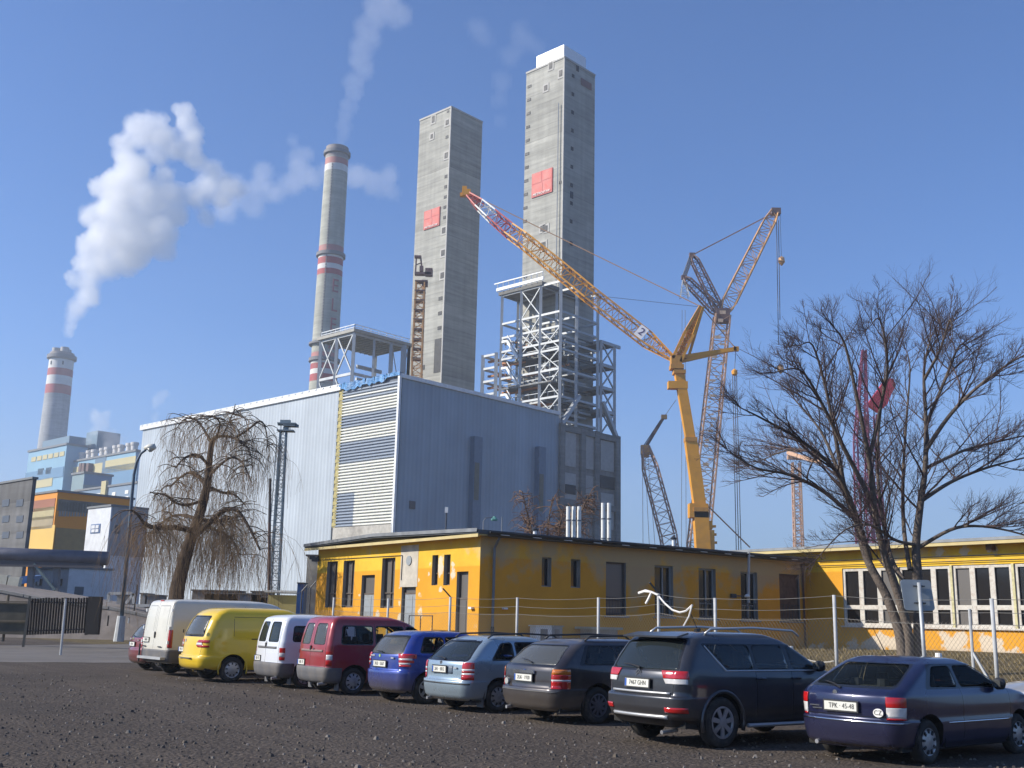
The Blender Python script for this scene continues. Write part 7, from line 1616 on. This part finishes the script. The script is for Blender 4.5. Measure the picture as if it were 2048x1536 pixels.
# dark estate
def ex_mon(t, ox, up):
    o = MB(); o.prism([(up(.87)[0]-.03-ox, -.32, .845), (up(.87)[0]-.03-ox, -.30, .895), (up(.87)[0]-.03-ox, .30, .895), (up(.87)[0]-.03-ox, .32, .845)], (.03, 0, 0)); o.build('chrome_bar', m_chrome, t, local=True)
    o = MB(); o.tube([(up(.62)[0]-.0-ox, .55, .68), (up(.62)[0]+.06-ox, .55, .68)], .055, 16); o.build('round_sticker', M('sticker_grey', (.35, .36, .34), .5), t, local=True)
mon = dict(L=4.80, w=.905, ro=1.06, wb=2.75, R=.315, tw=.2, taper=.08, rr=.25, br=.12, rim='ten', rimmat=M('rim_dark', (.10, .10, .12), .4, metal=.5), crown=.045, rails=(.95, 3.1, .60, 1.50, m_blk), exhaust=.55, hb=1.08, zs=.48,
  prof=[(.22, .12, 4.55, .80), (.30, .04, 4.70, .86), (.45, .0, 4.79, .90), (.585, .0, 4.78, .905), (.61, .04, 4.74, .90), (.78, .045, 4.60, .905), (.90, .055, 4.30, .895), (.96, .075, 3.85, .88), (1.0, .12, 3.50, .865), (1.12, .26, 3.22, .82), (1.26, .42, 2.90, .76), (1.36, .60, 2.62, .70), (1.42, .80, 2.42, .62)],
  rglass=[[(-.72, 1.0), (.72, 1.0), (.58, 1.33), (-.58, 1.33)]], rg=g_dust, rring=.015, dlo=[(.62, 1.0), (3.42, .99), (2.66, 1.35), (.86, 1.35)], sglass=[[(.74, 1.02), (1.50, 1.02), (1.50, 1.33), (.92, 1.33)], [(1.56, 1.02), (2.38, 1.02), (2.34, 1.33), (1.56, 1.33)], [(2.46, 1.02), (3.28, 1.01), (2.60, 1.33), (2.42, 1.33)]], ws=(1.02, 1.36, .76, .62),
  seams=[('y', (1.54, .42), (1.54, 1.0)), ('y', (2.42, .40), (2.42, 1.0)), ('y', (3.36, .40), (3.36, .98)), ('x', (-.68, .62), (-.70, .98)), ('x', (.68, .62), (.70, .98)), ('x', (-.7, .975), (.7, .975))],
  lamps=[(.70, .71, .84, .93, .42, m_amber), (.70, .70, .76, .84, .42, m_red), (.70, .70, .73, .76, .42, m_clear), (.70, .70, .60, .73, .42, m_red)], bumpers=[(.24, .59, 1.0, .012, None)], rstrips=[(-.8, .8, .535, .555, m_plast, 'bumper_line', .018)],
  plate=(.0, .765, '2U6 · 1920', .02), badge=[(0, .872, .04, M('badge_blue', (.03, .06, .18), .3), 'badge', 'disc')], wiper=(-.12, 1.03, .30, 1.09), extra=ex_mon, mirror=(1.02, 3.25))
car('estate_car', 'dusty dark brownish-grey estate with a chrome bar above plate 2U6 1920', 'car', cpt(1196, 1448), AZC, mon, paint('paint_umber', (.030, .025, .028), .3, .36, .35))
# light blue estate
fco = dict(L=4.22, w=.825, ro=.88, wb=2.46, R=.295, tw=.185, taper=.08, rr=.22, br=.11, rim='cap', crown=.045, rails=(.75, 2.6, .55, 1.475, m_blk), exhaust=.5, flap=1, hb=1.08, zs=.46,
  prof=[(.22, .12, 3.98, .73), (.30, .03, 4.12, .79), (.45, .0, 4.20, .82), (.58, .0, 4.19, .825), (.61, .035, 4.15, .82), (.80, .04, 4.02, .825), (.90, .05, 3.75, .815), (.95, .07, 3.35, .80), (.99, .12, 3.08, .79), (1.12, .26, 2.82, .745), (1.26, .42, 2.52, .69), (1.35, .56, 2.30, .64), (1.41, .74, 2.12, .56)],
  rglass=[[(-.66, .985), (.66, .985), (.53, 1.335), (-.53, 1.335)]], dlo=None, sglass=[[(.72, 1.0), (1.24, 1.0), (1.24, 1.31), (.98, 1.29)], [(1.34, 1.0), (2.02, 1.0), (2.0, 1.315), (1.34, 1.315)], [(2.12, 1.0), (2.98, 1.0), (2.34, 1.315), (2.10, 1.315)]], sg=g_tint, ws=(1.02, 1.35, .70, .57),
  seams=[('y', (1.30, .42), (1.30, 1.0)), ('y', (2.06, .40), (2.06, 1.0)), ('y', (3.0, .40), (3.0, .98)), ('x', (-.58, .62), (-.62, .96)), ('x', (.58, .62), (.62, .96))],
  lamps=[(.60, .60, .82, .94, .27, m_red), (.60, .60, .785, .82, .27, m_clear), (.60, .60, .745, .785, .27, m_red), (.60, .60, .71, .745, .27, m_clear), (.60, .60, .615, .71, .27, m_red)], bumpers=[(.24, .585, .95, .014, None)], rstrips=[(-.75, .75, .525, .548, m_blk, 'bumper_strip', .02), (-.35, .35, .715, .87, M('recess_shade', (.10, .13, .17), .5), 'plate_recess', .003)],
  plate=(.05, .795, '2A1 · 3012', .0), pw=.46, badge=[(.05, .92, .032, m_chrome, 'badge', 'disc'), (-.43, .83, .1, m_satin, 'badge', 'bar')], wiper=(-.05, 1.0, .34, 1.03), mirror=(1.02, 2.75))
car('estate_car', 'light steel-blue estate with black roof rails, between blue hatchback and dark estate', 'car', cpt(996, 1425), AZC-3, fco, paint('paint_steelblue', (.30, .38, .44), .45, .3, .12))
# blue hatchback
fab = dict(L=3.99, w=.82, ro=.70, wb=2.46, R=.30, tw=.185, taper=.08, rr=.26, br=.13, rim='five', crown=.05, hb=1.12, zs=.5,
  prof=[(.22, .12, 3.76, .73), (.30, .04, 3.90, .79), (.45, .0, 3.97, .815), (.66, .0, 3.96, .82), (.69, .03, 3.94, .82), (.85, .035, 3.80, .82), (.96, .04, 3.50, .81), (1.0, .05, 3.15, .80), (1.04, .07, 2.92, .785), (1.16, .14, 2.68, .745), (1.30, .24, 2.38, .69), (1.40, .34, 2.15, .64), (1.455, .50, 2.0, .58)],
  rglass=[[(-.62, 1.03), (.62, 1.03), (.52, 1.375), (-.52, 1.375)]], rg=g_dust, dlo=None, sglass=[[(.52, 1.06), (1.12, 1.05), (1.12, 1.355), (.66, 1.355)], [(1.20, 1.05), (1.88, 1.04), (1.86, 1.36), (1.20, 1.36)], [(1.97, 1.04), (2.78, 1.04), (2.20, 1.36), (1.95, 1.36)]], sg=g_tint, ws=(1.06, 1.40, .70, .58),
  seams=[('y', (1.16, .42), (1.16, 1.05)), ('y', (1.92, .40), (1.92, 1.05)), ('y', (2.82, .40), (2.82, 1.02)), ('x', (-.56, .70), (-.58, 1.02)), ('x', (.56, .70), (.58, 1.02))],
  lamps=[(.56, .52, .93, 1.02, .40, m_red), (.56, .56, .89, .93, .30, m_clear), (.57, .56, .84, .89, .34, m_red), (.58, .57, .80, .84, .26, m_clear), (.58, .58, .76, .80, .28, m_red)], bumpers=[(.24, .665, .9, .010, None)],
  plate=(.07, .80, '3U2 · 5567', .0), badge=[(.1, .965, .03, M('badge_green', (.35, .5, .15), .4), 'badge', 'disc'), (.42, .965, .16, m_satin, 'badge', 'bar'), (-.38, .93, .1, m_satin, 'badge', 'bar')], wiper=(0, 1.05, .3, 1.06), mirror=(1.06, 2.6))
car('hatchback_car', 'bright blue dusty hatchback between the red van and the light blue estate', 'car', cpt(852, 1408), AZC-3, fab, paint('paint_blue', (.018, .05, .30), .4, .3, .45))
# the two small delivery vans
def mk_bl(red):
    def ex(t, ox, up):
        o = MB(); o.box((up(1.02)[0]-.01-ox, -.0, 1.04), (.03, .05, .10)); o.build('door_handle', m_blk, t, local=True)
        o = MB(); o.tube([(up(.4)[0]-.04-ox, -.1-.5, .24), (.2-ox, -.6, .26)], .035, 8); o.build('exhaust', m_alloy, t, local=True)
        if red: o = MB(); o.prism([(up(1.02)[0]-.02-ox, -.20, 1.0), (up(1.02)[0]-.02-ox, -.16, 1.05), (up(1.02)[0]-.02-ox, -.12, 1.0)], (.01, 0, 0)); o.build('badge', m_chrome, t, local=True)
    d = dict(L=4.11, w=.86, ro=.78, wb=2.69, R=.305, tw=.185, taper=.06, rr=.16, br=.07, rim='cap', crown=.05, flap=1, hb=1.28, zs=.6,
      prof=[(.26, .10, 3.85, .76), (.36, .02, 4.00, .83), (.50, .0, 4.09, .855), (.60, .0, 4.08, .86), (.62, .025, 4.06, .86), (.85, .03, 3.98, .865), (.98, .035, 3.80, .865), (1.08, .045, 3.45, .86), (1.12, .05, 3.20, .855), (1.30, .08, 2.98, .825), (1.50, .125, 2.68, .785), (1.64, .17, 2.42, .75), (1.71, .22, 2.22, .70), (1.75, .32, 2.05, .63)],
      rglass=[[(-.62, 1.13), (-.10, 1.13), (-.09, 1.60), (-.54, 1.60)], [(.62, 1.13), (.10, 1.13), (.09, 1.60), (.54, 1.60)]], rring=.012 if red else .018, rg=g_dust if red else g_dark,
      dlo=None, sglass=([[(.42, 1.15), (1.22, 1.15), (1.22, 1.55), (.46, 1.55)], [(1.32, 1.15), (2.05, 1.15), (2.05, 1.55), (1.32, 1.55)]] if red else [[(.40, 1.15), (1.26, 1.15), (1.26, 1.50), (.44, 1.50)]])+[[(2.16, 1.13), (3.05, 1.13), (2.58, 1.55), (2.14, 1.55)]],
      sg=g_tint if red else g_dark, ws=(1.16, 1.62, .76, .66), seams=[('x', (0, .62), (0, 1.68)), ('x', (-.70, .62), (-.66, 1.66)), ('x', (.70, .62), (.66, 1.66)), ('y', (1.28, .42), (1.28, 1.62)), ('y', (2.10, .42), (2.10, 1.6)), ('y', (3.10, .40), (3.10, 1.12))],
      lamps=[(.735, .73, .90, .98, .20, m_red), (.735, .735, .78, .90, .20, m_clear), (.735, .735, .66, .78, .20, m_red)] if red else [(.735, .73, .86, .98, .20, m_red), (.735, .735, .76, .86, .20, m_clear), (.735, .735, .68, .76, .20, m_red)],
      bumpers=[(.28, .605, .45, .03, m_plast)], rstrips=[(-.58, .58, .955, 1.005, m_plast if not red else M('trim_dusty', (.20, .13, .12), .7), 'door_strip', .012)],
      plate=(.47, .70, '1U5 · 27', .0), pw=.36, strips=[(.50, .56, 1.3, 3.0, m_plast, 'side_moulding')], extra=ex, mirror=(1.15, 3.0), mirrormat=m_blk)
    if not red: d['badge'] = [(-.0, 1.10, .03, m_satin, 'badge', 'disc')]
    return d
car('small_van', 'red small van with twin rear windows and grey bumper, next to the white one', 'van', cpt(705, 1390), AZC, mk_bl(True), paint('paint_red', (.30, .018, .022), .2, .36, .3))
car('small_van', 'white small van with twin dark rear windows, between yellow and red vans', 'van', cpt(608, 1377), AZC, mk_bl(False), paint('paint_white', (.66, .68, .72), .0, .35, .12))
# yellow van
def ex_y(t, ox, up):
    for s in (1,): pass
    o = MB(); o.tube([(1.45-ox, -.925, 1.13), (2.9-ox, -.925, 1.13)], .012, 5); o.tube([(1.45-ox, .925, 1.13), (2.9-ox, .925, 1.13)], .012, 5); o.split('door_rail', m_blk, t, local=True)
    o = MB(); o.box((-.02-ox+.01, 0, .615), (.08, .8, .02)); o.build('bumper_step', m_plast, t, local=True)
    for s in (1, -1): o = MB(); o.box((up(1.3)[0]+.03-ox, s*.74, 1.3), (.03, .03, .09)); o.build('hinge', m_blk, t, local=True)
yv = dict(L=4.9, w=.91, ro=.98, wb=3.0, R=.33, tw=.2, taper=.06, rr=.30, br=.16, rim='cap', crown=.05, flare=.02, hb=1.4, zs=.7,
  prof=[(.32, .12, 4.60, .82), (.42, .02, 4.80, .88), (.56, .0, 4.88, .905), (.66, .0, 4.87, .91), (.69, .04, 4.84, .91), (.95, .06, 4.55, .915), (1.08, .075, 4.25, .915), (1.18, .10, 4.0, .91), (1.40, .17, 3.72, .89), (1.62, .27, 3.38, .85), (1.78, .40, 3.08, .80), (1.87, .52, 2.9, .73), (1.91, .64, 2.8, .66)],
  rglass=[[(-.66, 1.20), (.66, 1.20), (.56, 1.70), (-.56, 1.70)]], rg=g_dust, sglass=[[(3.0, 1.22), (3.78, 1.20), (3.32, 1.68), (3.0, 1.68)], [(2.25, 1.22), (2.85, 1.22), (2.85, 1.66), (2.25, 1.66)]], ws=(1.22, 1.72, .80, .68),
  seams=[('x', (-.66, .70), (-.72, 1.14)), ('x', (.66, .70), (.72, 1.14)), ('y', (.95, 1.70), (2.0, 1.70)), ('y', (.95, 1.20), (.95, 1.66)), ('y', (2.05, .5), (2.05, 1.75)), ('y', (2.92, .5), (2.92, 1.72)), ('y', (3.9, .5), (3.9, 1.2))],
  lamps=[(.62, .46, .98, 1.07, .26, m_red), (.46, .62, .90, .98, .28, m_clear)], bumpers=[(.36, .67, .95, .02, None)], plate=(.62, .82, '4E2 · 18', .0), pw=.34, badge=[(.28, 1.06, .045, m_satin, 'badge', 'disc')], wiper=(.12, 1.21, -.30, 1.22), extra=ex_y, mirror=(1.25, 3.7), head=[(.72, .90, .5, m_clear)])
yv['lamps'] = [(.46, .52, 1.02, 1.09, .30, m_red), (.44, .46, .955, 1.02, .16, m_clear), (.52, .44, .90, .955, .30, m_red)]
car('panel_van', 'bright yellow rounded panel van with grey rear window, second from left in the row', 'van', cpt(462, 1365), AZC-2, yv, paint('paint_yellow', (.76, .50, .006), .0, .34, .15))
# big cream van
def ex_w(t, ox, up):
    o = MB(); o.box((up(1.15)[0]-.015-ox, -.06, 1.15), (.03, .06, .13)); o.tube([(up(1.2)[0]-.02-ox, -.06, 1.24), (up(1.2)[0]-.02-ox, -.06, 1.06)], .02, 8); o.build('door_handle', m_blk, t, local=True)
    o = MB()
    for s in (1, -1):
        for z in (.95, 1.35, 1.85): o.box((up(z)[0]+.035-ox, s*.93, z), (.05, .04, .09))
    o.split('hinge', m_trimw, t, local=True)
    o = MB(); o.box((-.03-ox, 0, .50), (.16, 1.7, .07)); o.build('step_bumper', m_satin, t, local=True)
    o = MB(); o.box((up(2.12)[0]-.01-ox, 0, 2.13), (.03, .22, .035)); o.build('brake_light', m_red, t, local=True)
    o = MB(); o.box((-.05-ox, .85, .62), (.04, .04, .5)); o.build('hanging_strap', m_blk, t, local=True)
    o = MB(); 
    for y in (.62, -.48): o.box((up(.8)[0]-.012-ox, y, .82), (.01, .22, .03))
    o.split('badge_script', m_blk, t, local=True)
wv = dict(L=5.4, w=1.0, ro=.98, wb=3.45, R=.335, tw=.21, taper=.04, rr=.12, br=.05, rf=.4, rim='cap', crown=.05, hb=1.55, zs=.8,
  prof=[(.36, .12, 5.10, .90), (.46, .02, 5.28, .965), (.60, .0, 5.36, .99), (.80, .0, 5.34, 1.0), (1.05, .01, 5.15, 1.0), (1.25, .02, 4.80, .995), (1.38, .03, 4.55, .985), (1.65, .05, 4.25, .95), (1.90, .085, 3.95, .91), (2.05, .12, 3.70, .87), (2.11, .16, 3.5, .83), (2.145, .24, 3.3, .76)],
  rglass=[], sglass=[[(3.62, 1.35), (4.45, 1.35), (4.02, 1.82), (3.60, 1.82)]], ws=(1.42, 1.95, .86, .74),
  seams=[('x', (0, .62), (0, 2.08)), ('x', (-.86, .62), (-.84, 2.08)), ('x', (.86, .62), (.84, 2.08)), ('x', (.10, 1.25), (.10, 1.98)), ('x', (.74, 1.25), (.72, 1.98)), ('x', (.10, 1.98), (.72, 1.98)), ('x', (-.10, 1.25), (-.10, 1.98)), ('x', (-.74, 1.25), (-.72, 1.98)), ('x', (-.10, 1.98), (-.72, 1.98)), ('y', (3.5, .6), (3.5, 2.0)), ('y', (2.4, .6), (2.4, 2.0)), ('y', (4.6, .6), (4.6, 1.35))],
  lamps=[(.90, .90, .80, 1.30, .16, m_red)], bumpers=[(.40, .74, .5, .02, m_plast)], plate=(.55, 1.0, '5U0 · 98', .0), pw=.42, eu=0, extra=ex_w, mirror=(1.42, 4.3), head=[(.85, 1.1, .55, m_clear)])
wv['plate'] = (.55, 1.0, '5U0 98', .0)
car('delivery_van', 'large dusty cream-white delivery van with windowless rear doors, left end of the row', 'van', cpt(392, 1353), AZC-5, wv, paint('paint_cream', (.62, .59, .50), .0, .4, .35))
# partly hidden ones
mar = dict(fab); mar['plate'] = (.1, .80, '1U1 44', .0)
car('maroon_car', 'maroon car mostly hidden behind the large cream van', 'car', gnd(392, 1353)+A2(-35)*3.3+A2(55)*.0, AZC, mar, paint('paint_maroon', (.22, .03, .04), .3, .35, .3))
sil = dict(fco); sil.pop('rails'); B_ = Vector((11.5, 19.3, 0))
car('silver_car', 'silver car nose just entering at the right picture edge', 'car', B_, -86.0, sil, paint('paint_silver', (.45, .45, .45), .5, .3, .2), group=None)
HAZE = .00034
# ---------------------------------------------------------------- steam (real volumes) and haze
def steam(name, puffs, Y, dens, voxel, band, nscale, cut, colr=(1, 1, 1), seed=0, drift=0., aniso=.3):
    rn = random.Random(seed); bm = bmesh.new(); k = 1/FPX
    for (px, py, r) in puffs:
        y = Y+drift*(px-puffs[0][0])
        for j in range(5):
            a = rn.random()*6.3; q = r*rn.uniform(.0, .55); c = atY(px+cos(a)*q, py+sin(a)*q, y+rn.uniform(-.35, .35)*r*Y*k); rr = r*rn.uniform(.5, .85)*y*k
            bmesh.ops.create_icosphere(bm, subdivisions=2, radius=rr, matrix=Matrix.Translation(c))
    me = bpy.data.meshes.new(name); bm.to_mesh(me); bm.free(); o = bpy.data.objects.new(name, me); COL.objects.link(o)
    m = bpy.data.materials.new(name); m.use_nodes = True; n = m.node_tree.nodes; l = m.node_tree.links
    n.remove(n['Principled BSDF']); pv = n.new('ShaderNodeVolumePrincipled'); l.new(pv.outputs[0], n['Material Output'].inputs['Volume'])
    pv.inputs['Color'].default_value = (*colr, 1); pv.inputs['Anisotropy'].default_value = aniso; pv.inputs['Density Attribute'].default_value = ''
    at = n.new('ShaderNodeAttribute'); at.attribute_name = 'density'; g = n.new('ShaderNodeNewGeometry')
    nz = n.new('ShaderNodeTexNoise'); nz.inputs['Scale'].default_value = nscale; nz.inputs['Detail'].default_value = 8; nz.inputs['Roughness'].default_value = .62; nz.inputs['Distortion'].default_value = .6; l.new(g.outputs['Position'], nz.inputs['Vector'])
    # eroded cloud: (fog + noise - cut) clamped
    a1 = n.new('ShaderNodeMath'); a1.operation = 'MULTIPLY_ADD'; l.new(nz.outputs[0], a1.inputs[0]); a1.inputs[1].default_value = 1.9
    l.new(at.outputs['Fac'], a1.inputs[2]); mr = n.new('ShaderNodeMapRange'); mr.inputs[1].default_value = cut; mr.inputs[2].default_value = cut+.55; mr.inputs[3].default_value = 0; mr.inputs[4].default_value = dens; l.new(a1.outputs[0], mr.inputs[0])
    gt = n.new('ShaderNodeMath'); gt.operation = 'GREATER_THAN'; gt.inputs[1].default_value = .001; l.new(at.outputs['Fac'], gt.inputs[0]); mm = n.new('ShaderNodeMath'); mm.operation = 'MULTIPLY'; l.new(mr.outputs[0], mm.inputs[0]); l.new(gt.outputs[0], mm.inputs[1]); l.new(mm.outputs[0], pv.inputs['Density'])
    me.materials.append(m)
    ng = bpy.data.node_groups.new(name, 'GeometryNodeTree'); ng.interface.new_socket('Geometry', in_out='INPUT', socket_type='NodeSocketGeometry'); ng.interface.new_socket('Geometry', in_out='OUTPUT', socket_type='NodeSocketGeometry')
    gi = ng.nodes.new('NodeGroupInput'); go = ng.nodes.new('NodeGroupOutput'); mv = ng.nodes.new('GeometryNodeMeshToVolume'); mv.resolution_mode = 'VOXEL_SIZE'
    mv.inputs['Voxel Size'].default_value = voxel; mv.inputs['Interior Band Width'].default_value = band; mv.inputs['Density'].default_value = 1.0
    sm_ = ng.nodes.new('GeometryNodeSetMaterial'); sm_.inputs['Material'].default_value = m
    ng.links.new(gi.outputs[0], mv.inputs['Mesh']); ng.links.new(mv.outputs[0], sm_.inputs[0]); ng.links.new(sm_.outputs[0], go.inputs[0])
    md = o.modifiers.new('fog', 'NODES'); md.node_group = ng
    tag(o, kind='stuff'); return o
main_p = [(137, 664, 10), (143, 650, 13), (148, 635, 17), (153, 615, 22), (165, 590, 28), (150, 560, 20), (185, 560, 36), (215, 530, 42), (250, 520, 40), (175, 520, 28), (200, 480, 44), (250, 480, 55), (300, 470, 50), (330, 500, 26), (190, 430, 30), (230, 420, 50), (290, 420, 50), (200, 380, 26), (240, 365, 44), (300, 400, 40), (245, 300, 30), (270, 330, 42), (290, 270, 44), (330, 280, 34), (375, 245, 26), (380, 280, 34), (395, 320, 28), (350, 430, 36), (390, 400, 34), (410, 430, 26), (420, 370, 30), (440, 400, 30), (350, 300, 34), (330, 350, 26), (345, 395, 36), (425, 340, 24), (455, 375, 30), (320, 245, 24), (365, 225, 20), (265, 262, 22), (310, 300, 26)]
steam('steam', main_p, 800, .075, 2.5, 6.0, .034, .74, seed=3)
steam('steam', [(430, 360, 36), (450, 410, 30), (470, 375, 38), (500, 400, 34), (520, 360, 30), (540, 385, 28), (575, 365, 28), (600, 345, 32), (600, 310, 24), (585, 285, 16), (630, 350, 26), (660, 345, 26), (690, 355, 26), (715, 350, 30), (745, 365, 34), (775, 385, 24), (780, 350, 22)], 900, .016, 3., 7., .03, .80, seed=5)
steam('steam', [(679, 288, 11), (684, 270, 13), (688, 250, 15), (692, 230, 18), (697, 210, 20), (703, 185, 22), (710, 160, 26), (718, 135, 28), (726, 105, 32), (735, 75, 34), (745, 45, 38), (755, 10, 42), (765, -30, 46), (800, 20, 40)], 442, .017, 1.2, 2.6, .06, .72, seed=8)
steam('steam', [(1000, 200, 18), (1005, 160, 22), (1020, 110, 32), (1045, 75, 38), (1070, 90, 28), (1000, 240, 14), (960, 60, 34)], 460, .009, 2., 4., .035, .85, seed=9)
steam('steam', [(190, 862, 14), (205, 850, 18), (225, 870, 18), (195, 835, 18), (222, 892, 16), (175, 885, 12), (240, 885, 10), (213, 830, 12)], 620, .05, 1.5, 3.5, .07, .85, seed=10)
steam('steam', [(315, 800, 13), (325, 788, 10), (308, 812, 9), (308, 836, 9), (312, 828, 7)], 700, .035, 1.5, 3., .08, .85, seed=11)
steam('steam', [(112, 800, 12), (125, 808, 12), (108, 815, 11), (120, 790, 10), (135, 815, 8), (115, 884, 8), (125, 887, 9)], 770, .03, 1.5, 3.5, .07, 1.0, seed=12)

# ---------------------------------------------------------------- haze: one even box of pale air round everything built
hb = MB(); hb.box((0, 700, 119), (2400, 2400, 250)); hz = hb.build('haze', M('haze_tmp', (1, 1, 1)))
hm = bpy.data.materials.new('haze_air'); hm.use_nodes = True; n = hm.node_tree.nodes; n.remove(n['Principled BSDF']); pv = n.new('ShaderNodeVolumePrincipled')
pv.inputs['Density'].default_value = HAZE; pv.inputs['Color'].default_value = (.80, .89, 1.0, 1); pv.inputs['Anisotropy'].default_value = .2
hm.node_tree.links.new(pv.outputs[0], n['Material Output'].inputs['Volume']); hz.data.materials.clear(); hz.data.materials.append(hm); tag(hz, kind='stuff')
